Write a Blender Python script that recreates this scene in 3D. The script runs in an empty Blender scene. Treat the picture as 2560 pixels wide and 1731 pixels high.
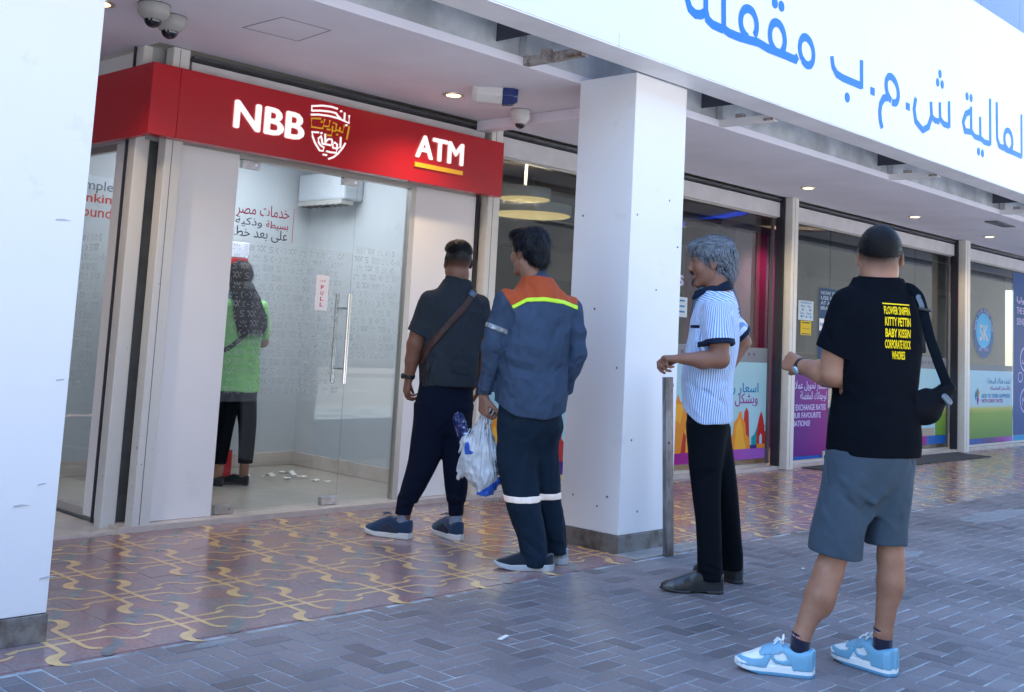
import bpy, math, random
import numpy as np
from mathutils import Vector, Matrix
random.seed(7); RNG = np.random.default_rng(7)
S = bpy.context.scene; COL = S.collection
def rad(a): return math.radians(a)

# ------------------------------------------------------------- camera
_a, _b, _c = 0.808573562, 0.113053960, 0.0531963386
_f = np.array([math.cos(_b)*math.sin(_a), math.cos(_b)*math.cos(_a), math.sin(_b)])
_r = np.array([math.cos(_a), -math.sin(_a), 0.0]); _u = np.cross(_r, _f)
_r2, _u2 = _r*math.cos(_c)+_u*math.sin(_c), -_r*math.sin(_c)+_u*math.cos(_c)
cam_d = bpy.data.cameras.new('camera'); cam = bpy.data.objects.new('camera', cam_d); COL.objects.link(cam)
cam.matrix_world = Matrix(((_r2[0], _u2[0], -_f[0], 0), (_r2[1], _u2[1], -_f[1], 0), (_r2[2], _u2[2], -_f[2], 1.17), (0, 0, 0, 1)))
cam_d.sensor_width = 36; cam_d.lens = 2773.33/2560*36; cam_d.shift_y = -0.13327
cam_d.clip_start = 0.05; cam_d.clip_end = 500
S.camera = cam
# ------------------------------------------------------------- world, sun, exposure
SUN_EL, SUN_AZ = rad(48), rad(-55)          # azimuth measured from +Y towards +X
w = bpy.data.worlds.new('World'); S.world = w; w.use_nodes = True
nt = w.node_tree; nt.nodes.clear()
sky = nt.nodes.new('ShaderNodeTexSky'); sky.sky_type = 'NISHITA'; sky.sun_disc = False
sky.sun_elevation = SUN_EL; sky.sun_rotation = SUN_AZ
sky.air_density = 1.3; sky.dust_density = 0.5; sky.ozone_density = 5.0
bg = nt.nodes.new('ShaderNodeBackground'); bg.inputs[1].default_value = 0.11
wo = nt.nodes.new('ShaderNodeOutputWorld'); nt.links.new(sky.outputs[0], bg.inputs[0]); nt.links.new(bg.outputs[0], wo.inputs[0])
sd = bpy.data.lights.new('sun', 'SUN'); sd.energy = 5.0; sd.angle = rad(0.5); sd.color = (1, 0.96, 0.9)
so = bpy.data.objects.new('sun', sd); COL.objects.link(so)
sv = Vector((math.cos(SUN_EL)*math.sin(SUN_AZ), math.cos(SUN_EL)*math.cos(SUN_AZ), math.sin(SUN_EL)))
so.rotation_euler = sv.to_track_quat('Z', 'Y').to_euler(); so.location = (0, 10, 20)
S.view_settings.view_transform = 'Standard'; S.view_settings.look = 'None'
S.view_settings.exposure = 2.72; S.view_settings.gamma = 1.0; S.view_settings.use_curve_mapping = False
S.cycles.max_bounces = 8; S.cycles.diffuse_bounces = 4; S.cycles.glossy_bounces = 4; S.cycles.transparent_max_bounces = 16
S.cycles.caustics_reflective = False; S.cycles.caustics_refractive = False
S.cycles.use_denoising = True

# ------------------------------------------------------------- materials
MATS = {}
def mat(name, col, rough=0.6, metal=0.0, var=0.0, vscale=6.0, col2=None, bump=0.0, bscale=60.0, spec=0.5,
        dirt=None, dscale=2.0, dlo=0.55, dhi=0.7, coords='Object', emit=None, estr=0.0, sheen=0.0, sss=0.0, coat=0.0, stretch=None):
    if name in MATS: return MATS[name]
    if name.split('_')[0] in ('film', 'art', 'sticker', 'notice', 'print', 'purple', 'mauve', 'plum', 'magenta') and spec == 0.5: spec = 0.12
    m = bpy.data.materials.new(name); m.use_nodes = True; t = m.node_tree; N = t.nodes; L = t.links
    b = N['Principled BSDF']; b.inputs['Roughness'].default_value = rough; b.inputs['Metallic'].default_value = metal
    b.inputs['Specular IOR Level'].default_value = spec
    if sheen: b.inputs['Sheen Weight'].default_value = sheen
    if coat: b.inputs['Coat Weight'].default_value = coat; b.inputs['Coat Roughness'].default_value = 0.08
    if sss:
        b.inputs['Subsurface Weight'].default_value = sss; b.inputs['Subsurface Radius'].default_value = (0.012, 0.004, 0.002); b.inputs['Subsurface Scale'].default_value = 1.0
    b.inputs['Base Color'].default_value = (*col, 1)
    tc = N.new('ShaderNodeTexCoord'); src = tc.outputs[coords]
    if stretch:
        mp = N.new('ShaderNodeMapping'); mp.inputs['Scale'].default_value = stretch; L.new(src, mp.inputs[0]); src = mp.outputs[0]
    cur = None
    def noise(sc, det=4, ro=0.55):
        n = N.new('ShaderNodeTexNoise'); n.inputs['Scale'].default_value = sc; n.inputs['Detail'].default_value = det; n.inputs['Roughness'].default_value = ro
        L.new(src, n.inputs['Vector']); return n.outputs[0]
    if var or col2:
        r = N.new('ShaderNodeValToRGB'); c2 = col2 or tuple(c*(1-var) for c in col); c1 = col if col2 else tuple(min(1, c*(1+var)) for c in col)
        r.color_ramp.elements[0].position = 0.38; r.color_ramp.elements[1].position = 0.62
        r.color_ramp.elements[0].color = (*c2, 1); r.color_ramp.elements[1].color = (*c1, 1)
        L.new(noise(vscale), r.inputs[0]); cur = r.outputs[0]
    if dirt:
        r = N.new('ShaderNodeValToRGB'); r.color_ramp.elements[0].position = dlo; r.color_ramp.elements[1].position = dhi
        L.new(noise(dscale, 8, 0.68), r.inputs[0])
        mx = N.new('ShaderNodeMix'); mx.data_type = 'RGBA'; L.new(r.outputs[0], mx.inputs[0])
        if cur: L.new(cur, mx.inputs[6])
        else: mx.inputs[6].default_value = (*col, 1)
        mx.inputs[7].default_value = (*dirt, 1); cur = mx.outputs[2]
    if cur: L.new(cur, b.inputs['Base Color'])
    if bump:
        bp = N.new('ShaderNodeBump'); bp.inputs['Strength'].default_value = bump; bp.inputs['Distance'].default_value = 0.004
        L.new(noise(bscale, 3), bp.inputs['Height']); L.new(bp.outputs[0], b.inputs['Normal'])
    if emit: b.inputs['Emission Color'].default_value = (*emit, 1); b.inputs['Emission Strength'].default_value = estr
    MATS[name] = m; return m
def glass(name, tint=(0.86, 0.93, 0.92), ior=1.5, rough=0.0):
    if name in MATS: return MATS[name]
    m = bpy.data.materials.new(name); m.use_nodes = True; t = m.node_tree; N = t.nodes; L = t.links; N.clear()
    o = N.new('ShaderNodeOutputMaterial'); mx = N.new('ShaderNodeMixShader'); fr = N.new('ShaderNodeFresnel'); fr.inputs[0].default_value = ior
    tr = N.new('ShaderNodeBsdfTransparent'); tr.inputs[0].default_value = (*tint, 1); gl = N.new('ShaderNodeBsdfGlossy'); gl.inputs['Roughness'].default_value = rough
    ge = N.new('ShaderNodeNewGeometry'); mr = N.new('ShaderNodeMapRange'); mr.inputs[3].default_value = ior; mr.inputs[4].default_value = 1/ior   # thin pane: no total reflection at the rear face
    L.new(ge.outputs['Backfacing'], mr.inputs[0]); L.new(mr.outputs[0], fr.inputs[0])
    L.new(fr.outputs[0], mx.inputs[0]); L.new(tr.outputs[0], mx.inputs[1]); L.new(gl.outputs[0], mx.inputs[2]); L.new(mx.outputs[0], o.inputs[0])
    MATS[name] = m; return m
def film(name, col, alpha, rough=0.4):
    if name in MATS: return MATS[name]
    m = mat(name, col, rough); m.node_tree.nodes['Principled BSDF'].inputs['Alpha'].default_value = alpha; return m
def emis(name, col, s):
    if name in MATS: return MATS[name]
    m = bpy.data.materials.new(name); m.use_nodes = True; t = m.node_tree; t.nodes.clear()
    o = t.nodes.new('ShaderNodeOutputMaterial'); e = t.nodes.new('ShaderNodeEmission'); e.inputs[0].default_value = (*col, 1); e.inputs[1].default_value = s
    t.links.new(e.outputs[0], o.inputs[0]); MATS[name] = m; return m

# ------------------------------------------------------------- object helpers
def wloc(o):
    v = Vector((0, 0, 0))
    while o is not None: v = v + Vector(o.location); o = o.parent
    return v
def tag(o, label=None, cat=None, group=None, kind=None):
    if label: o['label'] = label
    if cat: o['category'] = cat
    if group: o['group'] = group
    if kind: o['kind'] = kind
    return o
def empty(name, loc, label=None, cat=None, group=None, kind=None):
    o = bpy.data.objects.new(name, None); COL.objects.link(o); o.location = loc; o.empty_display_size = 0.1
    return tag(o, label, cat, group, kind)
def link_mesh(name, me, m, parent=None, smooth=False, loc=None):
    o = bpy.data.objects.new(name, me); COL.objects.link(o)
    if isinstance(m, (list, tuple)):
        for k in m: me.materials.append(k)
    elif m is not None and not me.materials: me.materials.append(m)
    if parent is not None: o.parent = parent
    if loc is not None: o.location = loc
    if smooth and me.polygons: me.polygons.foreach_set('use_smooth', [True]*len(me.polygons))
    return o
class MB:
    def __init__(s): s.v = []; s.f = []
    def add(s, vs, fs):
        n = len(s.v); s.v += [tuple(map(float, v)) for v in vs]; s.f += [tuple(i+n for i in f) for f in fs]; return s
    def box(s, x0, x1, y0, y1, z0, z1, ch=0.0):
        if ch:
            import itertools
            vs = []; c = ch
            for z, k in ((z0, c), (z0+c, 0), (z1-c, 0), (z1, c)):
                vs += [(x0+k+ (c if k==0 else 0), y0+k, z), (x1-k-(c if k==0 else 0), y0+k, z), (x1-k, y0+k+(c if k==0 else 0), z), (x1-k, y1-k-(c if k==0 else 0), z),
                       (x1-k-(c if k==0 else 0), y1-k, z), (x0+k+(c if k==0 else 0), y1-k, z), (x0+k, y1-k-(c if k==0 else 0), z), (x0+k, y0+k+(c if k==0 else 0), z)]
            fs = [tuple(range(7, -1, -1)), tuple(range(24, 32))]
            for l in range(3):
                for i in range(8): j = (i+1) % 8; fs.append((l*8+i, l*8+j, l*8+8+j, l*8+8+i))
            return s.add(vs, fs)
        return s.add([(x0, y0, z0), (x1, y0, z0), (x1, y1, z0), (x0, y1, z0), (x0, y0, z1), (x1, y0, z1), (x1, y1, z1), (x0, y1, z1)],
                     [(3, 2, 1, 0), (4, 5, 6, 7), (0, 1, 5, 4), (1, 2, 6, 5), (2, 3, 7, 6), (3, 0, 4, 7)])
    def quad(s, a, b, c, d): return s.add([a, b, c, d], [(0, 1, 2, 3)])
    def prism(s, poly, f0, f1):
        n = len(poly); return s.add([f0(p) for p in poly]+[f1(p) for p in poly], [tuple(range(n-1, -1, -1)), tuple(range(n, 2*n))]+[(i, (i+1) % n, n+(i+1) % n, n+i) for i in range(n)])
    def xz(s, poly, y0, y1): return s.prism(poly, lambda p: (p[0], y0, p[1]), lambda p: (p[0], y1, p[1]))
    def yz(s, poly, x0, x1): return s.prism(poly, lambda p: (x0, p[0], p[1]), lambda p: (x1, p[0], p[1]))
    def lathe(s, c, prof, n=24, axis='z'):
        vs = []; fs = []
        for r, h in prof:
            for i in range(n):
                a = 2*math.pi*i/n; p = (r*math.cos(a), r*math.sin(a), h)
                if axis == 'y': p = (p[0], p[2], p[1])
                if axis == 'x': p = (p[2], p[0], p[1])
                vs.append((c[0]+p[0], c[1]+p[1], c[2]+p[2]))
        for l in range(len(prof)-1):
            for i in range(n): j = (i+1) % n; fs.append((l*n+i, l*n+j, l*n+n+j, l*n+n+i))
        fs += [tuple(range(n-1, -1, -1)), tuple(range((len(prof)-1)*n, len(prof)*n))]
        return s.add(vs, fs)
    def tube(s, pts, r, n=8, flat=None):
        P = [Vector(p) for p in pts]; rs = r if isinstance(r, (list, tuple)) else [r]*len(P); vs = []; fs = []
        up = Vector((0, 0, 1)) if flat is None else Vector(flat[0]); k = 1.0 if flat is None else flat[1]
        for i, p in enumerate(P):
            t = (P[min(i+1, len(P)-1)]-P[max(i-1, 0)]).normalized()
            u = up if abs(t.dot(up)) < 0.95 else Vector((1, 0, 0))
            a = t.cross(u).normalized(); b = a.cross(t).normalized()
            for j in range(n):
                th = 2*math.pi*j/n; vs.append(tuple(p + a*math.cos(th)*rs[i] + b*math.sin(th)*rs[i]*k))
        for l in range(len(P)-1):
            for i in range(n): j = (i+1) % n; fs.append((l*n+i, l*n+j, l*n+n+j, l*n+n+i))
        fs += [tuple(range(n-1, -1, -1)), tuple(range((len(P)-1)*n, len(P)*n))]
        return s.add(vs, fs)
    def stroke(s, pts, w, to3, h=0.0004):
        """flat ribbon along a 2-D polyline; to3(u,v,d) lifts it into space"""
        P = [Vector(p) for p in pts]; L_ = []; R_ = []
        ws = w if isinstance(w, (list, tuple)) else [w]*len(P)
        for i, p in enumerate(P):
            t0 = (P[i]-P[i-1]).normalized() if i else None; t1 = (P[i+1]-P[i]).normalized() if i < len(P)-1 else None
            if t0 is None: n = Vector((-t1.y, t1.x)); k = 1
            elif t1 is None: n = Vector((-t0.y, t0.x)); k = 1
            else:
                m = (t0+t1).normalized() if (t0+t1).length > 1e-6 else t0; n = Vector((-m.y, m.x)); k = min(1.8, 1/max(0.3, m.dot(t1)))
            L_.append(p+n*ws[i]/2*k); R_.append(p-n*ws[i]/2*k)
        vs = [to3(q.x, q.y, h) for q in L_]+[to3(q.x, q.y, h) for q in R_]; m = len(P)
        return s.add(vs, [(i, i+1, m+i+1, m+i) for i in range(m-1)])
    def mesh(s, name, off=Vector((0, 0, 0))):
        me = bpy.data.meshes.new(name); me.from_pydata([(v[0]-off.x, v[1]-off.y, v[2]-off.z) for v in s.v], [], s.f); me.update(); return me
    def build(s, name, m, parent=None, smooth=False, kind=None, bevel=0):
        o = link_mesh(name, s.mesh(name, wloc(parent) if parent else Vector((0, 0, 0))), m, parent, smooth)
        if kind: o['kind'] = kind
        if bevel: bv = o.modifiers.new('bevel', 'BEVEL'); bv.width = bevel; bv.segments = 2; bv.limit_method = 'ANGLE'
        if smooth: 
            try: o.data.set_sharp_from_angle(angle=rad(40))
            except Exception: pass
        return o
def arc(cx, cy, r, a0, a1, n=10, ry=None):
    ry = ry or r
    return [(cx+r*math.cos(rad(a0+(a1-a0)*i/n)), cy+ry*math.sin(rad(a0+(a1-a0)*i/n))) for i in range(n+1)]

# arabic shaping with presentation forms (Blender does not shape by itself)
_AR = {'ء':(0xFE80,1),'أ':(0xFE83,2),'إ':(0xFE87,2),'ا':(0xFE8D,2),'ب':(0xFE8F,4),'ة':(0xFE93,2),'ت':(0xFE95,4),'ث':(0xFE99,4),'ج':(0xFE9D,4),'ح':(0xFEA1,4),
 'خ':(0xFEA5,4),'د':(0xFEA9,2),'ذ':(0xFEAB,2),'ر':(0xFEAD,2),'ز':(0xFEAF,2),'س':(0xFEB1,4),'ش':(0xFEB5,4),'ص':(0xFEB9,4),'ض':(0xFEBD,4),'ط':(0xFEC1,4),'ظ':(0xFEC5,4),
 'ع':(0xFEC9,4),'غ':(0xFECD,4),'ف':(0xFED1,4),'ق':(0xFED5,4),'ك':(0xFED9,4),'ل':(0xFEDD,4),'م':(0xFEE1,4),'ن':(0xFEE5,4),'ه':(0xFEE9,4),'و':(0xFEED,2),'ى':(0xFEEF,2),'ي':(0xFEF1,4),'ئ':(0xFE89,4)}
def ar(s):
    s = s.replace('لا', '\uFEFB'); out = []
    for i, ch in enumerate(s):
        if ch == '\uFEFB':
            pv = s[i-1] if i else ' '; out.append(chr(0xFEFB + (1 if _AR.get(pv, (0, 0))[1] == 4 else 0))); continue
        if ch not in _AR: out.append(ch); continue
        b, k = _AR[ch]; pv = s[i-1] if i else ' '; nx = s[i+1] if i+1 < len(s) else ' '
        jp = k >= 2 and _AR.get(pv, (0, 0))[1] == 4; jn = k == 4 and (_AR.get(nx, (0, 0))[1] >= 2 or nx == '\uFEFB')
        out.append(chr(b + (3 if jp and jn else 2 if jn else 1 if jp else 0)))
    return ''.join(out)[::-1]
def text(body, name, m, parent, x0, x1, z0, z1, y, thick=0.0006, bold=0.0, plane='y', kind=None, res=3, arabic=False, shear=0.0, fitz=True):
    """lettering on a plane facing -Y: bounding box fitted to x0..x1, z0..z1 (real-world metres)"""
    c = bpy.data.curves.new(name, 'FONT'); c.body = ar(body) if arabic else body; c.size = 1; c.resolution_u = res; c.shear = shear
    tmp = bpy.data.objects.new(name, c); COL.objects.link(tmp)
    dg = bpy.context.evaluated_depsgraph_get(); me = bpy.data.meshes.new_from_object(tmp.evaluated_get(dg)); bpy.data.objects.remove(tmp); bpy.data.curves.remove(c)
    n = len(me.vertices); co = np.empty(n*3); me.vertices.foreach_get('co', co); co = co.reshape(-1, 3)
    faces = [tuple(p.vertices) for p in me.polygons]
    # islands (overlapping joined glyphs) each get their own hair of depth, heavier weights come from shifted copies
    par = list(range(n))
    def fnd(a):
        while par[a] != a: par[a] = par[par[a]]; a = par[a]
        return a
    for f in faces:
        r0 = fnd(f[0])
        for q in f[1:]: par[fnd(q)] = r0
    ids = {}; dep = np.array([ids.setdefault(fnd(i), len(ids)) for i in range(n)], float); dep = (dep % 4)
    if bold:
        cs, ds, fs0 = [], [], []
        for q, (sx_, sy_) in enumerate(((0, 0), (1, 0), (-1, 0), (0, .8), (0, -.8))):
            cs.append(co+np.array([sx_*bold, sy_*bold, 0])); ds.append(dep+q*4); fs0 += [tuple(i+q*n for i in f) for f in faces]
        co = np.vstack(cs); dep = np.concatenate(ds); faces = fs0; n = len(co)
    dep = dep*(0.00004 if thick < 0.002 else 0.0001)
    lo, hi = co.min(0), co.max(0); sx = (x1-x0)/(hi[0]-lo[0]); sz = (z1-z0)/(hi[1]-lo[1]) if fitz else sx
    U = x0+(co[:, 0]-lo[0])*sx; Wz = z0+(co[:, 1]-lo[1])*sz
    off = wloc(parent) if parent else Vector((0, 0, 0))
    if plane == 'y': P0 = np.stack([U, y-thick-dep, Wz], 1); P1 = P0 + np.array([0, thick, 0])
    elif plane == 'x-':                                            # on a plane facing -X, reading towards -Y
        P0 = np.stack([y-thick-dep, -U, Wz], 1); P1 = P0 + np.array([thick, 0, 0])
    # border edges give the letters their thickness
    from collections import Counter
    cnt = {}
    for f in faces:
        for i in range(len(f)): e = (f[i], f[(i+1) % len(f)]); cnt[e] = 1
    bd = [e for e in cnt if (e[1], e[0]) not in cnt]
    fs = list(faces)+[(e[1], e[0], e[0]+n, e[1]+n) for e in bd]
    nm = bpy.data.meshes.new(name); nm.from_pydata((np.vstack([P0, P1])-np.array(off)).tolist(), [], fs); nm.update(); bpy.data.meshes.remove(me)
    o = link_mesh(name, nm, m, parent)
    if kind: o['kind'] = kind
    return o
# ------------------------------------------------------------- palette
WHITE = mat('white_paint', (0.80, 0.80, 0.80), 0.45, dirt=(0.55, 0.54, 0.52), dscale=1.6, dlo=0.62, dhi=0.80, bump=0.05, bscale=90)
WHITE_D = mat('scuffed_white_panel', (0.80, 0.79, 0.79), 0.4, dirt=(0.62, 0.61, 0.62), dscale=3.1, dlo=0.62, dhi=0.84)
CEIL = mat('ceiling_paint', (0.79, 0.78, 0.86), 0.6, var=0.04, vscale=1.5, bump=0.08, bscale=40)
FASC = mat('fascia_acrylic', (0.69, 0.71, 0.73), 0.25, var=0.02, vscale=0.8)
SILV = mat('brushed_steel', (0.55, 0.55, 0.56), 0.32, 0.9, var=0.12, vscale=30)
CHROME = mat('chrome', (0.7, 0.7, 0.7), 0.12, 1.0)
GALV = mat('galvanised_steel', (0.46, 0.48, 0.50), 0.55, 0.1, var=0.25, vscale=3)
PLINTH = mat('plinth_metal', (0.26, 0.26, 0.25), 0.35, 0.55, dirt=(0.13, 0.10, 0.09), dscale=9, dlo=0.45, dhi=0.65)
POSTM = mat('chipped_white_post', (0.62, 0.61, 0.58), 0.45, dirt=(0.16, 0.08, 0.06), dscale=26, dlo=0.655, dhi=0.68)
POSTC = mat('post_cream', (0.66, 0.65, 0.60), 0.4, var=0.03, vscale=12)
RUBBER = mat('black_rubber', (0.02, 0.02, 0.03), 0.5)
RED = mat('red_sign', (0.43, 0.004, 0.012), 0.28, var=0.05, vscale=1.0, spec=0.45)
LETW = mat('white_letters', (0.82, 0.80, 0.80), 0.35, emit=(1, 0.97, 0.96), estr=0.09)  # emission added to lift the letters' brightness; they are no lamp
LETY = mat('amber_letters', (0.80, 0.42, 0.02), 0.35, emit=(1, 0.5, 0.02), estr=0.02)  # slight glow put into the colour, not a lamp
BLUEL = mat('sign_blue', (0.015, 0.165, 0.56), 0.4, spec=.2)
SHUT = mat('shutter_metal', (0.13, 0.14, 0.15), 0.45, 0.4, var=0.15, vscale=8)
SHUTW = mat('shutter_bar', (0.56, 0.55, 0.56), 0.4, var=0.05, vscale=5)
FRAME = mat('aluminium_frame', (0.48, 0.46, 0.43), 0.35, 0.5)
SILL = mat('beige_marble', (0.55, 0.48, 0.43), 0.25, var=0.08, vscale=7)
ROOMF = mat('beige_room_floor', (0.42, 0.38, 0.33), 0.22, var=0.05, vscale=3)
ROOMW = mat('room_wall', (0.50, 0.54, 0.57), 0.5, dirt=(0.36, 0.39, 0.41), dscale=2.2, dlo=0.62, dhi=0.8)
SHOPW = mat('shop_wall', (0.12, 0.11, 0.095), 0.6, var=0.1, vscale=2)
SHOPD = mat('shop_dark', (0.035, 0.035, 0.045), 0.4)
GLASS = glass('clear_glass', (0.90, 0.925, 0.93))
GLASS2 = glass('shop_glass', (0.62, 0.66, 0.66), 1.55)
LAMPW = emis('lamp_warm', (1.0, 0.66, 0.30), 1.2)
LAMPR = emis('lamp_round', (1.0, 0.70, 0.28), 0.20)
COVE = emis('cove_light', (1.0, 0.62, 0.38), 0.085)
BLUELED = emis('blue_led', (0.0, 0.06, 0.95), 0.17)
CAMW = mat('camera_white', (0.66, 0.66, 0.66), 0.4)
CAMG = mat('camera_grey', (0.36, 0.36, 0.34), 0.5)
DOME = mat('camera_dome', (0.006, 0.007, 0.012), 0.06, spec=0.8)
ASPH = mat('asphalt', (0.30, 0.28, 0.27), 0.85, var=0.2, vscale=20)

# ------------------------------------------------------------- ground
g = MB().box(-150, 150, -150, 150, -0.30, -0.15).build('ground', mat('far_ground', (0.22, 0.19, 0.16), 0.9, var=0.15, vscale=0.3), kind='structure')
MB().box(-150, 150, -11, -1.6, -0.15, -0.12).build('road', ASPH, kind='structure')
mk = MB()
for i in range(-12, 14): mk.box(i*6, i*6+3, -6.37, -6.25, -0.12, -0.116)
mk.build('road_marking', mat('road_paint', (0.7, 0.7, 0.68), 0.7), kind='structure')
MB().box(-150, 150, -1.6, -1.45, -0.15, 0.0).build('kerb', mat('kerb_concrete', (0.42, 0.41, 0.39), 0.8, var=0.1), kind='structure')
MB().box(-150, 150, -14, -11, -0.15, 0.0).build('far_pavement', mat('far_paving', (0.32, 0.29, 0.27), 0.8, var=0.1), kind='structure')

def brick_mat(name, use_attr):
    m = bpy.data.materials.new(name); m.use_nodes = True; t = m.node_tree; N = t.nodes; L = t.links; b = N['Principled BSDF']
    if use_attr: rn = N.new('ShaderNodeAttribute'); rn.attribute_name = 'rnd'; ro = rn.outputs['Fac']
    else: rn = N.new('ShaderNodeObjectInfo'); ro = rn.outputs['Random']
    r = N.new('ShaderNodeValToRGB'); e = r.color_ramp.elements
    e[0].position = 0.0; e[0].color = (0.105, 0.092, 0.100, 1); e[1].position = 1.0; e[1].color = (0.180, 0.160, 0.168, 1)
    x = e.new(0.2); x.color = (0.145, 0.130, 0.140, 1); L.new(ro, r.inputs[0])
    ge = N.new('ShaderNodeNewGeometry')
    n1 = N.new('ShaderNodeTexNoise'); n1.inputs['Scale'].default_value = 1.3; n1.inputs['Detail'].default_value = 6; L.new(ge.outputs['Position'], n1.inputs['Vector'])
    n2 = N.new('ShaderNodeTexNoise'); n2.inputs['Scale'].default_value = 90; n2.inputs['Detail'].default_value = 4; L.new(ge.outputs['Position'], n2.inputs['Vector'])
    m1 = N.new('ShaderNodeMapRange'); m1.inputs[1].default_value = 0.3; m1.inputs[2].default_value = 0.7; m1.inputs[3].default_value = 0.74; m1.inputs[4].default_value = 1.28; L.new(n1.outputs[0], m1.inputs[0])
    m2 = N.new('ShaderNodeMapRange'); m2.inputs[1].default_value = 0.3; m2.inputs[2].default_value = 0.7; m2.inputs[3].default_value = 0.86; m2.inputs[4].default_value = 1.14; L.new(n2.outputs[0], m2.inputs[0])
    mm = N.new('ShaderNodeMath'); mm.operation = 'MULTIPLY'; L.new(m1.outputs[0], mm.inputs[0]); L.new(m2.outputs[0], mm.inputs[1])
    hs = N.new('ShaderNodeMix'); hs.data_type = 'RGBA'; hs.blend_type = 'MULTIPLY'; hs.inputs[0].default_value = 1; L.new(r.outputs[0], hs.inputs[6]); L.new(mm.outputs[0], hs.inputs[7])
    # pale specks and scuffs
    n3 = N.new('ShaderNodeTexNoise'); n3.inputs['Scale'].default_value = 26; n3.inputs['Detail'].default_value = 5; n3.inputs['Roughness'].default_value = 0.75; L.new(ge.outputs['Position'], n3.inputs['Vector'])
    r3 = N.new('ShaderNodeValToRGB'); r3.color_ramp.elements[0].position = 0.68; r3.color_ramp.elements[1].position = 0.8; L.new(n3.outputs[0], r3.inputs[0])
    mx = N.new('ShaderNodeMix'); mx.data_type = 'RGBA'; L.new(r3.outputs[0], mx.inputs[0]); L.new(hs.outputs[2], mx.inputs[6]); mx.inputs[7].default_value = (0.38, 0.38, 0.38, 1)
    L.new(mx.outputs[2], b.inputs['Base Color']); b.inputs['Roughness'].default_value = 0.55
    bp = N.new('ShaderNodeBump'); bp.inputs['Strength'].default_value = 0.5; bp.inputs['Distance'].default_value = 0.002; L.new(n2.outputs[0], bp.inputs['Height']); L.new(bp.outputs[0], b.inputs['Normal'])
    return m
BR_O, BR_A = brick_mat('paving_brick', False), brick_mat('paving_brick_far', True)
def in_view(x, y, z=0.0, m=0.02):
    d = np.array([x, y, z-1.17]); zz = d@_f
    if zz < 0.3: return False
    px = 0.5+2773.3*(d@_r2)/zz/2560; py = (524.32-2773.3*(d@_u2)/zz)/1731
    return -m < px < 1+m and -m < py < 1+m
pave = MB().box(-150, 150, -1.45, 3.696, -0.15, -0.0019).build('pavement', mat('joint_sand', (0.38, 0.43, 0.45), 0.9, var=0.2, vscale=9, dirt=(0.09, 0.09, 0.10), dscale=2.4, dlo=0.42, dhi=0.66), kind='structure')
def brick_mesh(lx, ly, name):
    hx, hy, b_ = lx/2-0.0026, ly/2-0.0026, 0.0026
    v = [(-hx, -hy, -0.03), (hx, -hy, -0.03), (hx, hy, -0.03), (-hx, hy, -0.03), (-hx, -hy, -b_), (hx, -hy, -b_), (hx, hy, -b_), (-hx, hy, -b_),
         (-hx+b_, -hy+b_, 0), (hx-b_, -hy+b_, 0), (hx-b_, hy-b_, 0), (-hx+b_, hy-b_, 0)]
    f = [(0, 1, 5, 4), (1, 2, 6, 5), (2, 3, 7, 6), (3, 0, 4, 7), (4, 5, 9, 8), (5, 6, 10, 9), (6, 7, 11, 10), (7, 4, 8, 11), (8, 9, 10, 11)]
    return v, f
BW = 0.087
bh = brick_mesh(2*BW, BW, 'h'); bv_ = brick_mesh(BW, 2*BW, 'v'); cells = []
for j in range(6, 43):
    for i in range(-5, 172):
        s_ = (i-j) % 4; x0, y0 = i*BW, j*BW+0.02
        if s_ == 0: cells.append((x0+BW, y0+BW/2, 0))
        elif s_ == 3: cells.append((x0+BW/2, y0+BW, 1))
mh = bpy.data.meshes.new('paving_brick'); mh.from_pydata(*[bh[0], [], bh[1]]); mh.materials.append(BR_O)
mv = bpy.data.meshes.new('paving_brick'); mv.from_pydata(*[bv_[0], [], bv_[1]]); mv.materials.append(BR_O)
def yok(c): return c[1]+(BW/2 if c[2] == 0 else BW) < 3.70
all_cells = cells; cells = [c for c in cells if yok(c)]
vis = sorted([c for c in cells if in_view(c[0], c[1])], key=lambda c: c[0]**2+c[1]**2)
near = set(vis[:290]); FV = []; FF = []; FR = []
for c in cells:
    dz = min(.0008, max(-.0004, random.gauss(0, 0.0005))); tx, ty = random.gauss(0, 0.001), random.gauss(0, 0.001)
    if c in near:
        o = bpy.data.objects.new('paving_brick', mh if c[2] == 0 else mv); COL.objects.link(o); o.parent = pave
        o.location = (c[0], c[1], dz); o.rotation_euler = (tx, ty, random.gauss(0, 0.006))
    else:
        vs, fs = bh if c[2] == 0 else bv_; n = len(FV); FV += [(x+c[0], y+c[1], z+dz+x*ty+y*tx) for x, y, z in vs]; FF += [tuple(k+n for k in f) for f in fs]; FR += [random.random()]*len(fs)
# bricks cut short against the tile edge
for c in [q for q in all_cells if not yok(q) and q[1]-(BW/2 if q[2] == 0 else BW) < 3.66]:
    vs, fs = bh if c[2] == 0 else bv_; n = len(FV); FV += [(x+c[0], min(y+c[1], 3.6965 - (.0028 if z == 0 else 0)), z) for x, y, z in vs]; FF += [tuple(k+n for k in f) for f in fs]; FR += [random.random()]*len(fs)
me = bpy.data.meshes.new('paving_bricks'); me.from_pydata(FV, [], FF); at = me.attributes.new('rnd', 'FLOAT', 'FACE'); at.data.foreach_set('value', FR)
o = link_mesh('paving_brick_field', me, BR_A, pave); o['kind'] = 'stuff'

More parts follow.
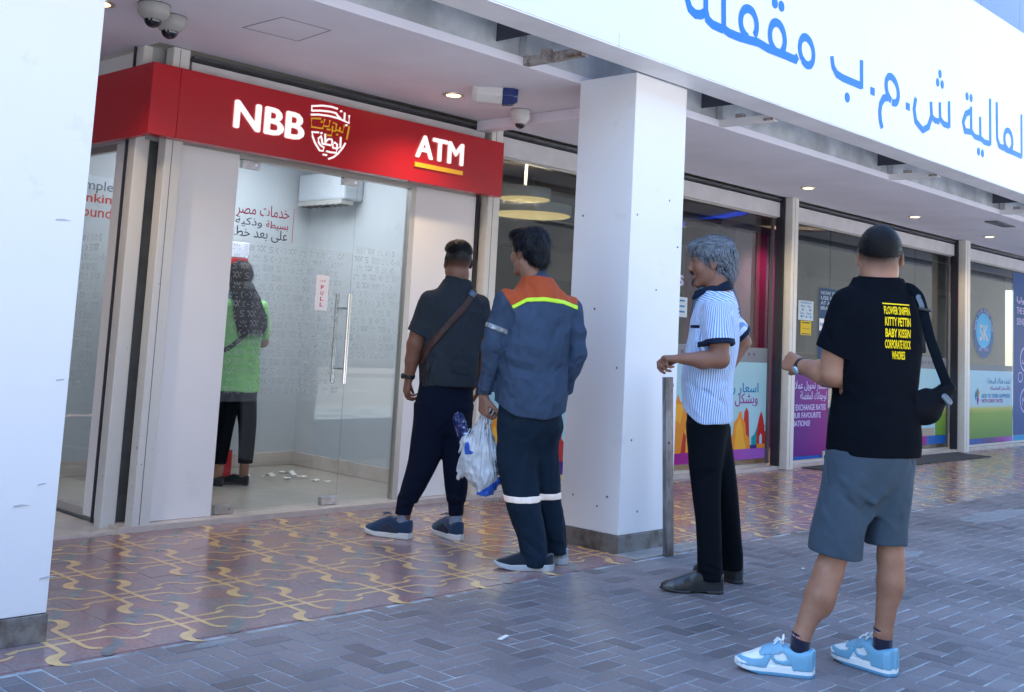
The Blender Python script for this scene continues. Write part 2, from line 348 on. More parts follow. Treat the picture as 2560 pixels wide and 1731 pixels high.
# ------------------------------------------------------------- patterned tile floor of the arcade
def tile_mat():
    m = bpy.data.materials.new('terrazzo_tile'); m.use_nodes = True; t = m.node_tree; N = t.nodes; L = t.links; b = N['Principled BSDF']
    ge = N.new('ShaderNodeNewGeometry')
    def no(sc, d=5, r=0.6):
        n = N.new('ShaderNodeTexNoise'); n.inputs['Scale'].default_value = sc; n.inputs['Detail'].default_value = d; n.inputs['Roughness'].default_value = r; L.new(ge.outputs['Position'], n.inputs['Vector']); return n.outputs[0]
    r = N.new('ShaderNodeValToRGB'); e = r.color_ramp.elements; e[0].position = 0.36; e[0].color = (0.245, 0.170, 0.180, 1); e[1].position = 0.72; e[1].color = (0.36, 0.175, 0.145, 1)
    x = e.new(0.5); x.color = (0.275, 0.182, 0.182, 1); L.new(no(3.2), r.inputs[0])
    r2 = N.new('ShaderNodeValToRGB'); r2.color_ramp.elements[0].position = 0.58; r2.color_ramp.elements[1].position = 0.74; L.new(no(5.5, 6, 0.7), r2.inputs[0])
    mx = N.new('ShaderNodeMix'); mx.data_type = 'RGBA'; L.new(r2.outputs[0], mx.inputs[0]); L.new(r.outputs[0], mx.inputs[6]); mx.inputs[7].default_value = (0.25, 0.235, 0.235, 1)
    mm = N.new('ShaderNodeMapRange'); mm.inputs[1].default_value = 0.3; mm.inputs[2].default_value = 0.7; mm.inputs[3].default_value = 0.8; mm.inputs[4].default_value = 1.2; L.new(no(60, 3), mm.inputs[0])
    hs = N.new('ShaderNodeMix'); hs.data_type = 'RGBA'; hs.blend_type = 'MULTIPLY'; hs.inputs[0].default_value = 1; L.new(mx.outputs[2], hs.inputs[6]); L.new(mm.outputs[0], hs.inputs[7])
    L.new(hs.outputs[2], b.inputs['Base Color'])
    mr = N.new('ShaderNodeMapRange'); mr.inputs[1].default_value = 0.35; mr.inputs[2].default_value = 0.65; mr.inputs[3].default_value = 0.13; mr.inputs[4].default_value = 0.30; L.new(no(2.2), mr.inputs[0]); L.new(mr.outputs[0], b.inputs['Roughness'])
    bp = N.new('ShaderNodeBump'); bp.inputs['Strength'].default_value = 0.08; bp.inputs['Distance'].default_value = 0.003; L.new(no(14, 2), bp.inputs['Height']); L.new(bp.outputs[0], b.inputs['Normal'])
    return m
TILE = tile_mat()
INY = mat('tile_yellow', (0.70, 0.46, 0.21), 0.2, var=0.12, vscale=9, dirt=(0.22, 0.16, 0.12), dscale=7, dlo=0.6, dhi=0.72)
INB = mat('tile_grey_blue', (0.195, 0.19, 0.19), 0.2, var=0.2, vscale=14)
tf = MB().box(-150, 150, 3.70, 5.71, -0.15, -0.003).build('tile_floor', TILE, kind='structure')
PX, PY, CX0, CY0 = 0.505, 0.484, 2.425, 3.958
H1 = [(.31, -.086), (.28, -.105), (.25, -.112), (.222, -.105), (.198, -.085), (.185, -.052), (.158, -.038), (0, -.034), (-.165, -.036), (-.178, -.048), (-.205, -.055)]
V1 = [(-.085, .165), (-.055, .145), (-.046, .12), (-.046, 0), (-.046, -.14), (-.06, -.155), (-.088, -.168), (-.112, -.195), (-.120, -.23), (-.115, -.26), (-.090, -.29)]
W1 = [.012, .015, .017, .018, .018, .017, .017, .018, .018, .024, .022]; W2 = [.018, .022, .02, .02, .022, .03, .042, .044, .040, .030, .012]
B1 = [(-.05, .25), (-.072, .235), (-.075, .205), (-.10, .19), (-.125, .165), (-.15, .155), (-.165, .12), (-.175, .095), (-.205, .085)]; WB = [.02, .045, .035, .05, .035, .05, .035, .04, .015]
up = lambda x, y, h: (x, y, h)
yb = MB(); bb = MB()
for s_ in (1, -1):
    yb.stroke([(x*s_, y*s_) for x, y in H1], W1, up, 0.0007 if s_ > 0 else 0.0008); yb.stroke([(x*s_, y*s_) for x, y in V1], W2, up, 0.0010 if s_ > 0 else 0.0011)
    bb.stroke([(x*s_, y*s_) for x, y in B1], WB, up, 0.00045 if s_ > 0 else 0.00055)
ty_, tb_ = yb.mesh('tile_inlay'), bb.mesh('tile_inlay'); ty_.materials.append(INY); tb_.materials.append(INB)
hx, hy = PX/2-0.0007, PY/2-0.0007
tm = bpy.data.meshes.new('floor_tile'); tm.from_pydata([(-hx, -hy, -0.03), (hx, -hy, -0.03), (hx, hy, -0.03), (-hx, hy, -0.03), (-hx, -hy, 0), (hx, -hy, 0), (hx, hy, 0), (-hx, hy, 0)], [], [(0, 1, 5, 4), (1, 2, 6, 5), (2, 3, 7, 6), (3, 0, 4, 7), (4, 5, 6, 7)]); tm.materials.append(TILE)
for i in range(-3, 29):
    for j in range(4):
        t_ = bpy.data.objects.new('floor_tile', tm); COL.objects.link(t_); t_.parent = tf; t_.location = (CX0+i*PX, CY0+j*PY, random.gauss(0, 0.0003))
        for mm_ in (ty_, tb_):
            q = bpy.data.objects.new('tile_inlay', mm_); COL.objects.link(q); q.parent = t_

# ------------------------------------------------------------- sills, rooms, ceiling
MB().box(3.05, 150, 5.71, 5.92, -0.15, 0.030).box(2.45, 3.05, 5.71, 12, -0.15, 0.012).build('threshold', SILL, kind='structure')
MB().box(-150, 2.45, 5.71, 14, -0.15, 0.0).build('alley_floor', TILE, kind='structure')
MB().box(3.09, 5.85, 5.92, 7.75, -0.15, 0.024).build('room_floor', ROOMF, kind='structure')
MB().box(5.85, 24, 5.92, 12.6, -0.15, 0.024).build('shop_floor', mat('shop_floor', (0.3, 0.27, 0.24), 0.25, var=0.06), kind='structure')
MB().box(-12, 24, 4.29, 5.71, 2.71, 2.76).box(-12, 3.03, 5.71, 12, 2.71, 2.76).build('ceiling', CEIL, kind='structure')
ch = empty('ceiling_hatch', (3.28, 4.83, 2.71), 'square access hatch outlined in the white arcade ceiling', 'hatch')
hb = MB()
for a, b_ in (((3.122, 5.014), (3.125, 4.663)), ((3.125, 4.663), (3.42, 4.647)), ((3.42, 4.647), (3.456, 4.986)), ((3.456, 4.986), (3.122, 5.014))):
    P, Q = Vector((*a, 0)), Vector((*b_, 0)); d = (Q-P).normalized(); n = Vector((-d.y, d.x, 0))*0.0018
    hb.add([(*(P-n).xy, 2.7085), (*(Q-n).xy, 2.7085), (*(Q+n).xy, 2.7085), (*(P+n).xy, 2.7085), (*(P-n).xy, 2.7125), (*(Q-n).xy, 2.7125), (*(Q+n).xy, 2.7125), (*(P+n).xy, 2.7125)],
           [(3, 2, 1, 0), (4, 5, 6, 7), (0, 1, 5, 4), (1, 2, 6, 5), (2, 3, 7, 6), (3, 0, 4, 7)])
hb.build('frame_gap', mat('gap_dark', (0.12, 0.11, 0.12), 0.8), ch)
MB().add([(3.13, 5.0, 2.7095), (3.133, 4.672, 2.7095), (3.413, 4.656, 2.7095), (3.446, 4.977, 2.7095)], [(0, 1, 2, 3)]).build('hatch_panel', CEIL, ch)

# roof mass and the void behind the fascia
MB().box(-12, 30, 4.33, 14, 3.30, 4.20).build('roof', mat('roof_concrete', (0.4, 0.4, 0.4), 0.9), kind='structure')
MB().box(-12, 30, 4.293, 4.33, 2.7605, 4.20).build('inner_fascia_wall', GALV, kind='structure')
uw = empty('upper_storey_wall', (10, 4.6, 4.2), 'pale blue clad wall rising behind the top edge of the white fascia', 'wall'); CLAD = mat('blue_cladding', (0.19, 0.26, 0.50), 0.5, var=0.03, vscale=1)
for i in range(-6, 26): MB().box(i*1.22+.004, i*1.22+1.216, 4.60, 4.66, 4.201, 8.5).build('cladding_panel', CLAD, uw)
MB().box(-7.4, 31.8, 4.665, 5.2, 4.201, 8.4).build('wall_core', SHUT, uw)
fa = empty('shop_sign_fascia', (4.0, 3.63, 2.73), 'long white illuminated-style fascia with blue Arabic lettering above the arcade', 'fascia sign')
MB().box(-12, 30, 3.63, 3.67, 2.81, 4.272).build('fascia_panel', FASC, fa)
MB().box(-12, 30, 3.66, 3.70, 4.20, 4.268).build('top_rail', FASC, fa)
xs = [-12, 0.2, 2.2, 4.55, 6.92, 9.3, 12.0, 15, 18, 22, 30]
for a, b_ in zip(xs[:-1], xs[1:]):
    MB().box(a+.0015, b_-.0015, 3.618, 3.668, 2.735, 2.806).build('lower_trim', FASC, fa, bevel=0.003)
    MB().box(a+.0015, b_-.0015, 3.622, 3.845, 2.728, 2.7345).box(a+.0015, b_-.0015, 3.841, 3.845, 2.7345, 2.77).build('soffit_panel', mat('soffit_grey', (0.80, 0.80, 0.83), 0.45, var=0.05, vscale=3, dirt=(0.2, 0.18, 0.17), dscale=5, dlo=0.66, dhi=0.8), fa)
MB().box(-12, 30, 3.80, 3.84, 2.7346, 4.20).build('back_sheet', GALV, fa)
SIGN_S = [[(5.168, 3.222), (5.179, 3.157), (5.208, 3.111), (5.264, 3.093), (5.323, 3.104), (5.356, 3.126)], [(5.361, 3.274), (5.37, 3.147), (5.392, 3.093), (5.446, 3.075), (5.556, 3.073)], [(5.552, 3.326), (5.567, 3.091)], [(5.555, 3.081), (5.625, 3.067), (5.735, 3.067), (5.867, 3.077), (5.963, 3.085), (6.082, 3.074), (6.204, 3.076), (6.307, 3.078), (6.43, 3.077), (6.459, 3.108)], [(5.916, 3.118), (5.93, 3.136), (5.938, 3.158), (5.941, 3.18), (5.938, 3.203), (5.929, 3.225), (5.915, 3.243), (5.898, 3.258), (5.877, 3.268), (5.854, 3.272), (5.831, 3.271), (5.809, 3.265), (5.789, 3.253), (5.773, 3.237), (5.761, 3.218), (5.754, 3.196), (5.753, 3.174), (5.757, 3.152), (5.767, 3.131), (5.781, 3.114), (5.799, 3.1), (5.82, 3.091), (5.843, 3.087)], [(6.255, 3.093), (6.271, 3.109), (6.282, 3.129), (6.288, 3.152), (6.289, 3.176), (6.283, 3.2), (6.273, 3.222), (6.257, 3.24), (6.238, 3.255), (6.217, 3.264), (6.194, 3.268), (6.171, 3.266), (6.15, 3.259), (6.131, 3.246), (6.117, 3.228), (6.107, 3.208), (6.102, 3.185), (6.103, 3.161), (6.11, 3.138), (6.121, 3.117), (6.137, 3.099), (6.156, 3.086), (6.178, 3.077)], [(6.523, 3.1), (6.506, 3.119), (6.493, 3.14), (6.486, 3.164), (6.486, 3.188), (6.492, 3.21), (6.503, 3.23), (6.52, 3.245), (6.541, 3.256), (6.564, 3.26), (6.588, 3.258), (6.612, 3.25), (6.634, 3.236), (6.652, 3.217), (6.665, 3.195), (6.672, 3.171), (6.672, 3.147), (6.667, 3.124), (6.655, 3.104), (6.637, 3.089), (6.616, 3.079), (6.593, 3.075), (6.568, 3.077), (6.545, 3.086), (6.523, 3.1)], [(6.929, 3.213), (6.951, 3.143), (7.005, 3.102), (7.097, 3.092), (7.382, 3.093)], [(7.377, 3.283), (7.385, 3.074)], [(7.867, 3.077), (7.841, 3.09), (7.819, 3.107), (7.801, 3.128), (7.788, 3.152), (7.782, 3.176), (7.782, 3.2), (7.789, 3.221), (7.803, 3.239), (7.821, 3.253), (7.844, 3.26), (7.87, 3.262), (7.897, 3.257), (7.923, 3.247), (7.947, 3.231), (7.968, 3.211), (7.983, 3.188), (7.991, 3.163), (7.993, 3.138), (7.988, 3.116), (7.977, 3.096), (7.959, 3.081), (7.937, 3.072), (7.912, 3.069), (7.885, 3.071)], [(7.811, 3.093), (7.743, 3.071), (7.696, 3.019), (7.682, 2.955), (7.697, 2.89), (7.726, 2.842)], [(8.307, 3.184), (8.277, 3.09), (8.31, 2.999), (8.442, 2.951), (8.549, 2.996), (8.609, 3.093), (8.591, 3.209)], [(8.609, 3.093), (8.673, 3.071), (8.76, 3.076)], [(8.769, 3.239), (8.776, 3.076)], [(8.785, 3.098), (8.851, 3.073), (8.951, 3.073)], [(8.953, 3.282), (8.961, 3.061)], [(9.421, 3.325), (9.428, 3.104)], [(9.422, 3.287), (9.308, 3.241), (9.25, 3.16), (9.293, 3.091), (9.428, 3.104)], [(9.428, 3.114), (9.501, 3.079), (9.629, 3.081)], [(9.626, 3.273), (9.633, 3.07)], [(9.633, 3.087), (9.723, 3.067), (9.851, 3.071)], [(9.854, 3.478), (9.863, 3.061)], [(10.01, 3.478), (10.025, 3.15), (10.077, 3.092), (10.176, 3.082)], [(10.345, 3.094), (10.369, 3.107), (10.388, 3.126), (10.4, 3.15), (10.403, 3.176), (10.398, 3.202), (10.385, 3.226), (10.365, 3.246), (10.34, 3.26), (10.312, 3.268), (10.283, 3.268), (10.255, 3.26), (10.232, 3.246), (10.214, 3.227), (10.204, 3.203), (10.201, 3.177), (10.207, 3.152), (10.22, 3.128), (10.24, 3.109), (10.265, 3.095), (10.293, 3.088)], [(10.156, 3.097), (10.237, 3.08), (10.401, 3.083), (10.637, 3.079)], [(10.635, 3.481), (10.641, 3.07)], [(10.827, 3.488), (10.832, 3.073)]]
SIGN_D = [(6.151, 3.39), (6.235, 3.39), (7.168, 2.966), (8.764, 3.472), (8.72, 3.393), (8.811, 3.394), (9.33, 3.397), (9.42, 3.399), (9.594, 2.961), (9.683, 2.959)]
# each run of the blue vinyl lettering: a ribbon following the letter's own stroke
for k, s_ in enumerate(SIGN_S):
    b_ = MB(); w_ = 0.050 if s_[0][0] < 8.2 else 0.046; n = len(s_); y0 = 3.6275-.00025*(k % 6)
    ws = [w_*(1.12 if abs(s_[min(i+1, n-1)][1]-s_[max(i-1, 0)][1]) < abs(s_[min(i+1, n-1)][0]-s_[max(i-1, 0)][0]) else 1.0) for i in range(n)]
    b_.stroke(s_, ws, lambda x, z, h, y0=y0: (x, y0, z)); b_.build('lettering', BLUEL, fa)
for k, (x, z) in enumerate(SIGN_D): MB().xz(arc(x, z, .036 if x < 8 else .030, 0, 360, 18, .036)[:-1], 3.6262, 3.6285).build('lettering_dot', BLUEL, fa)
for x_ in (7.527, 8.130): MB().box(x_, x_+.066, 3.6262, 3.6285, 3.06, 3.117).build('lettering_dot', BLUEL, fa)
RUST = mat('rusty_angle', (0.42, 0.40, 0.38), 0.6, 0.2, dirt=(0.16, 0.09, 0.06), dscale=16, dlo=0.45, dhi=0.62)
for k, (bx, lab) in enumerate(((4.54, 'rusty white angle bracket bridging the gap left of the square pillar'), (6.58, 'steel angle bracket in the soffit gap just right of the square pillar'),
                  (9.30, 'steel angle bracket in the soffit gap above the man in the black shirt'), (11.97, 'steel angle bracket in the soffit gap at the right edge'))):
    br = empty('angle_bracket', (bx, 4.28, 2.72), lab, 'bracket', 'angle brackets in the soffit gap')
    MB().box(bx-.02, bx+.025, 3.846, 4.288, 2.712, 2.718).box(bx-.02, bx-.014, 3.846, 4.288, 2.7181, 2.76).build('angle_bar', WHITE_D if k else RUST, br)
    MB().box(bx-.055, bx-.015, 4.235, 4.288, 2.7605, 4.10).build('upright', GALV, br)
    MB().box(bx-.03, bx+.03, 3.86, 3.93, 2.719, 2.735).build('packing_block', RUST, br); MB().box(bx-.02, bx+.02, 4.10, 4.16, 2.7605, 2.79).build('packing_block', RUST, br)
    MB().box(bx-.25, bx-.245, 3.846, 4.288, 2.80, 3.10).build('baffle', SHOPD, br)

# pillars
def pillar(x0, x1, y0, y1, lab, zs=0.10):
    p = empty('pillar', ((x0+x1)/2, (y0+y1)/2, 0), lab, 'pillar', 'square white pillars')
    MB().box(x0, x1, y0, y1, zs, 2.727).build('shaft', WHITE_D, p, bevel=0.003)
    MB().box(x0-.006, x1+.006, y0-.006, y1+.006, 0.0, zs-0.002).build('plinth', PLINTH, p, bevel=0.002)
    return p
pil_c = pillar(5.035, 5.545, 3.862, 4.288, 'square white pillar between the man in uniform and the man in the striped shirt')
pil_l = pillar(1.36, 1.879, 3.985, 4.415, 'broad white pillar filling the left edge of the photo')
MB().box(5.0, 5.72, 3.71, 3.86, -0.01, 0.004).build('pillar_apron', mat('apron', (0.30, 0.28, 0.27), 0.4, var=0.2, vscale=8), kind='structure')
bo = empty('steel_post', (5.26, 3.68, 0), 'weathered flat steel post standing against the square white pillar', 'post')
q = MB().box(-.028, .028, -.012, .012, 0.0, 0.985).box(-.028, -.022, -.03, -.012, 0.0, 0.985).mesh('post'); q = link_mesh('channel', q, mat('weathered_steel', (0.26, 0.26, 0.27), 0.45, 0.6, dirt=(0.07, 0.06, 0.055), dscale=7, dlo=0.42, dhi=0.6, stretch=(1, 1, 0.3)), bo)
q = MB().lathe((0, -.013, 0.62), [(0.008, 0), (0.008, 0.003)], 12, 'y').mesh('hole'); link_mesh('bolt_hole', q, mat('rust', (0.16, 0.05, 0.03), 0.8), bo)
q = MB().box(.028, .034, -.008, .008, 0.93, 0.95).mesh('t'); link_mesh('latch_tab', q, PLINTH, bo)
bo.rotation_euler = (0, rad(-2.6), rad(-25))

# ------------------------------------------------------------- things on the arcade ceiling
def downlight(x, y, lab, z=2.71, power=3.0, r=0.055, grp='recessed downlights in the arcade ceiling', trim=True, spill=8.0):
    e = empty('downlight', (x, y, z), lab, 'downlight', grp)
    MB().lathe((x, y, z), [(r*1.30, 0.0), (r*1.28, -0.006), (r, -0.006), (r*0.98, 0.0)], 28).build('trim_ring', mat('ring_metal', (0.5, 0.48, 0.44), 0.3, 0.6), e, smooth=True)
    MB().lathe((x, y, z), [(r*0.86, -0.0075), (r*0.86, -0.0065)], 24).build('lens', LAMPW, e)
    l = bpy.data.lights.new('downlight_bulb', 'SPOT'); l.energy = power if power != 3.0 else spill; l.color = (1, 0.76, 0.52); l.spot_size = rad(130); l.spot_blend = 0.8; l.shadow_soft_size = 0.05
    lo = bpy.data.objects.new('bulb', l); COL.objects.link(lo); lo.parent = e; lo.location = (0, 0, -0.03)
for a in ((2.45, 5.25, 'recessed downlight beside the two dome cameras at top left'), (4.851, 5.212, 'recessed downlight above the ATM lettering, left of the siren box'),
          (9.46, 5.17, 'recessed downlight above the grey-haired man, first to the right of the pillar'), (11.87, 5.18, 'tilted bright downlight above the head of the man in black'),
          (14.06, 5.18, 'recessed downlight farthest right along the arcade ceiling')): downlight(*a)
def dome_cam(x, y, lab, r=0.075, body=CAMG, drop=0.10):
    e = empty('dome_camera', (x, y, 2.71), lab, 'security camera', 'dome security cameras')
    MB().lathe((x, y, 2.71), [(r*.97, 0), (r, -.004), (r, -drop*.42), (r*.93, -drop*.55), (r*.62, -drop*.78), (r*.55, -drop*.80)], 28).build('housing', body, e, smooth=True)
    MB().lathe((x, y, 2.71-drop*.78), [(r*.55, 0)]+[(r*.55*math.cos(rad(t)), -r*.52*math.sin(rad(t))) for t in range(15, 91, 15)], 24).build('dome', DOME, e, smooth=True)
    MB().lathe((x, y, 2.71), [(r*1.01, 0), (r*1.03, -.003), (r*.99, -.0035)], 24).build('base_ring', RUBBER, e, smooth=True)
dome_cam(2.625, 5.035, 'grey dome camera nearest the top edge, left of its twin', 0.078)
dome_cam(2.79, 5.165, 'grey dome camera on the ceiling above the corner of the red sign', 0.078)
dome_cam(5.43, 5.15, 'white dome camera with dark eye beside the square pillar', 0.066, CAMW, 0.125)
sb = empty('siren_box', (4.83, 4.80, 2.71), 'white wedge shaped alarm siren with dark blue end cap on the ceiling', 'alarm siren')
ca, sa = math.cos(rad(-43)), math.sin(rad(-43))
def sirn(pts, name, m):
    b = MB(); sec = [(-.09, 0), (.07, 0), (.075, -.05), (.02, -.10), (-.05, -.10), (-.095, -.055)]
    vs = []
    for t, sc in pts:
        for u_, z_ in sec:
            uu, zz = u_*sc, z_*(0.35+0.65*sc); vs.append((4.90+t*ca-uu*sa, 4.86+t*sa+uu*ca, 2.71+zz))
    fs = [tuple(range(5, -1, -1)), tuple(range((len(pts)-1)*6, len(pts)*6))]
    for l in range(len(pts)-1):
        for i in range(6): j = (i+1) % 6; fs.append((l*6+i, l*6+j, l*6+6+j, l*6+6+i))
    b.add(vs, fs).build(name, m, sb, bevel=0.006)
sirn([(-.16, .72), (-.13, .9), (.03, 1.0)], 'cover', CAMW); sirn([(.032, 1.0), (.10, .92), (.13, .62)], 'strobe_cap', mat('blue_cap', (0.012, 0.03, 0.16), 0.15, spec=0.7))
MB().box(5.56, 5.66, 4.33, 5.71, 2.635, 2.712).build('cable_trunking', CEIL, tag(empty('ceiling_trunking', (5.6, 5.0, 2.7), 'white square cable trunking crossing the ceiling behind the dome camera', 'trunking')), bevel=0.01)
vt = empty('ceiling_vent', (12.77, 4.56, 2.71), 'thin dark slotted vent in the ceiling near the right edge', 'vent')
MB().box(12.45, 13.0, 4.50, 4.64, 2.695, 2.709).build('grille', SHUT, vt)

nb_ = empty('reflection_blocker', (-9, 14, 0), 'unseen plain building added beyond the alley to darken the side pane reflection', 'building')  # unseen building added to block bright reflections in the side pane
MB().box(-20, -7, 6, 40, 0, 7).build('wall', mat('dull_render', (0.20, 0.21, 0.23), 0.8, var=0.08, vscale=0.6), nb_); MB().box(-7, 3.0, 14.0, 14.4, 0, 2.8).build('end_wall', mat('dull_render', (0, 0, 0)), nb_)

for k, (cx, cy, rx, ry) in enumerate(((8.95, 3.22, .62, .13), (2.35, 3.62, .10, .03), (6.6, 2.9, .22, .06))):
    rs_ = random.Random(k+4); pts = [(cx+rx*math.cos(a)*rs_.uniform(.75, 1.15), cy+ry*math.sin(a)*rs_.uniform(.7, 1.2)) for a in [i*math.pi/14 for i in range(28)]]
    MB().add([(x, y, .0016) for x, y in pts], [tuple(range(28))]).build('paving_stain', film('cement_stain', (0.42, 0.46, 0.48), .38, .7), None, kind='structure')

SPK = mat('paint_chip', (0.16, 0.15, 0.17), .8)
for k, (x, z) in enumerate(((5.30, 1.48), (5.12, .62), (5.46, .95), (5.40, 2.02), (5.2, .22), (5.50, 1.75), (5.09, 1.90))):
    MB().xz(arc(x, z, .004+.0015*(k % 3), 0, 360, 7, .006)[:-1], 3.8585, 3.8618).build('chip_mark', SPK, pil_c)
for k, (y, z) in enumerate(((4.02, .24), (3.95, .30), (4.2, .28), (4.1, 1.35), (3.92, 1.02), (4.22, 1.9))):
    MB().yz(arc(y, z, .005+.002*(k % 2), 0, 360, 7, .007)[:-1], 5.0318, 5.0348).build('chip_mark', SPK, pil_c)
for k, (x, z) in enumerate(((1.80, .55), (1.72, .48), (1.83, .92), (1.77, 1.5), (1.66, .30), (1.84, .22))):
    MB().xz([(x, z), (x+.03*(1+k % 2), z+.004), (x+.028, z+.008), (x+.004, z+.005)], 3.9818, 3.9848).build('scuff_mark', mat('scuff', (.45, .46, .5), .8), pil_l)
# ------------------------------------------------------------- ATM kiosk: corner posts, panels, glass front
WY = 5.80
at_ = empty('atm_room_front', (4.4, WY, 0), 'white panelled glass front of the ATM room under the red sign', 'shopfront')
MB().box(3.262, 3.664, WY, WY+.05, 0.031, 2.17).build('wall_panel', WHITE_D, at_, bevel=0.002)
MB().box(5.100, 5.688, WY, WY+.05, 0.031, 2.17).build('wall_panel', WHITE_D, at_, bevel=0.002)
MB().box(3.664, 5.100, WY+.005, WY+.055, 2.150, 2.1705).box(3.25, 5.70, WY+.004, WY+.055, 2.171, 2.2195).build('head_frame', FRAME, at_, kind='stuff'); MB().box(3.095, 3.245, 5.87, 5.91, 0.031, 2.709).build('light_block_sheet', SHUT, at_)  # dark sheet added to block room light; stands in for recess shade
MB().box(5.055, 5.0995, WY+.002, WY+.052, 0.031, 2.149).build('side_frame', FRAME, at_)
MB().box(3.235, 3.2615, WY-.01, WY+.03, 0.0305, 2.71).box(5.6885, 5.714, WY-.01, WY+.03, 0.0305, 2.71).build('rubber_seal', RUBBER, at_)
MB().box(3.06, 3.25, WY+.03, WY+.06, 2.17, 2.71).box(3.262, 5.69, WY+.03, WY+.06, 2.2205, 2.71).build('upper_panel', mat('upper_grey', (0.34, 0.35, 0.36), 0.5, var=0.1), at_)
# side wall of the room (faces the alley)
MB().box(3.066, 3.10, 5.925, 6.175, 0.0305, 2.17).build('wall_panel', WHITE_D, at_, bevel=0.002)
MB().box(3.066, 3.10, 6.175, 7.75, 2.13, 2.17).box(3.066, 3.10, 6.1755, 7.75, 0.0255, 0.07).build('side_frame', FRAME, at_)
MB().box(3.075, 3.083, 6.1755, 7.75, 0.071, 2.129).build('side_pane', GLASS, at_)
MB().box(3.066, 3.10, 7.75, 12, 0.0, 2.71).box(3.066, 3.10, 5.925, 7.75, 2.171, 2.71).build('side_wall', WHITE, at_)
MB().box(3.052, 3.0655, 5.90, 5.922, 0.0305, 2.71).build('rubber_seal', RUBBER, at_)
def post(x0, x1, y0, y1, lab, name='corner_post', m=POSTM, groove=True):
    e = empty(name, ((x0+x1)/2, (y0+y1)/2, 0), lab, 'post', 'steel shopfront posts')
    MB().box(x0, x1, y0, y1, 0.0, 2.709).build('post', m, e, bevel=0.006)
    if groove: MB().box(x0+(x1-x0)*.38, x0+(x1-x0)*.42, y0-.0008, y0+.001, 0.02, 2.70).build('groove', SHUT, e)
    return e
post(3.005, 3.092, 5.835, 5.915, 'chipped white steel post, left one of the pair at the kiosk corner', groove=False)
MB().box(2.992, 3.0045, 5.915, 5.93, 0.03, 2.709).build('rubber_strip', RUBBER, at_)
post(3.125, 3.232, 5.715, 5.80, 'chipped white steel post, right one of the pair at the kiosk corner')
post(5.735, 5.858, 5.72, 5.80, 'cream steel post at the right end of the red sign', 'shopfront_post', POSTC)
post(9.985, 10.11, 5.62, 5.72, 'pale steel post between the striped-shirt man and the purple door', 'shopfront_post', POSTC)
post(14.42, 14.58, 5.61, 5.71, 'pale steel post to the right of the black sling bag', 'shopfront_post', POSTC)
for x in (9.955, 14.39): MB().box(x, x+.026, 5.70, 5.79, 0.031, 2.709).build('dark_channel', RUBBER, tag(empty('post_channel', (x, 5.75, 0)), 'dark shutter guide channel left of the pale post %s' % ('by the purple door' if x < 12 else 'beside the sling bag'), 'shutter guide'))
# doors
def patch(x0, x1, z0, z1, par): 
    MB().box(x0, x1, 5.812, 5.852, z0, z1).build('patch_fitting', SILV, par, bevel=0.002)
    MB().lathe(((x0+x1)/2+.03, 5.8125, (z0+z1)/2), [(0.011, -.003), (0.011, 0.0)], 16, 'y').build('screw_cover', CHROME, par)
d1 = empty('glass_door', (4.15, 5.83, 0), 'frameless glass ATM door with steel pull handles and white PULL sticker', 'door', 'glass doors')
MB().box(3.668, 4.602, 5.825, 5.837, 0.035, 2.145).build('pane', GLASS, d1)
patch(4.475, 4.60, 0.033, 0.083, d1); patch(4.475, 4.60, 2.10, 2.149, d1); patch(3.70, 3.825, 2.10, 2.149, d1); patch(3.70, 3.825, 0.033, 0.083, d1)
hd = MB()
for yy in (5.765, 5.893): hd.tube([(4.55, yy, 0.805), (4.55, yy, 1.385)], 0.0125, 14)
hd.tube([(4.55, 5.765, 0.90), (4.55, 5.893, 0.90)], 0.008, 8).tube([(4.55, 5.765, 1.29), (4.55, 5.893, 1.29)], 0.008, 8)
hd.build('pull_handle', CHROME, d1, smooth=True)
st = MB().xz([(4.315+.008+a*.0, 0) for a in ()] or [(4.317, 1.27), (4.322, 1.266), (4.413, 1.266), (4.418, 1.27), (4.418, 1.488), (4.413, 1.493), (4.322, 1.493), (4.317, 1.488)], 5.8236, 5.8247).build('pull_sticker', mat('sticker_white', (0.82, 0.80, 0.82), 0.35), d1)
REDP = mat('print_red', (0.55, 0.01, 0.05), 0.4)
for k, chh in enumerate('PULL'): text(chh, 'sticker_letter', REDP, d1, 4.356, 4.379, 1.402-k*.037, 1.428-k*.037, 5.8234, 0.0004, 0.02)
text('اسحب', 'sticker_letter', REDP, d1, 4.345, 4.39, 1.450, 1.466, 5.8234, 0.0004, 0.02, arabic=True)
d2 = empty('glass_sidelight', (4.83, 5.83, 0), 'narrow fixed glass pane right of the ATM door', 'window')
MB().box(4.6045, 5.054, 5.825, 5.837, 0.035, 2.149).build('pane', GLASS, d2)
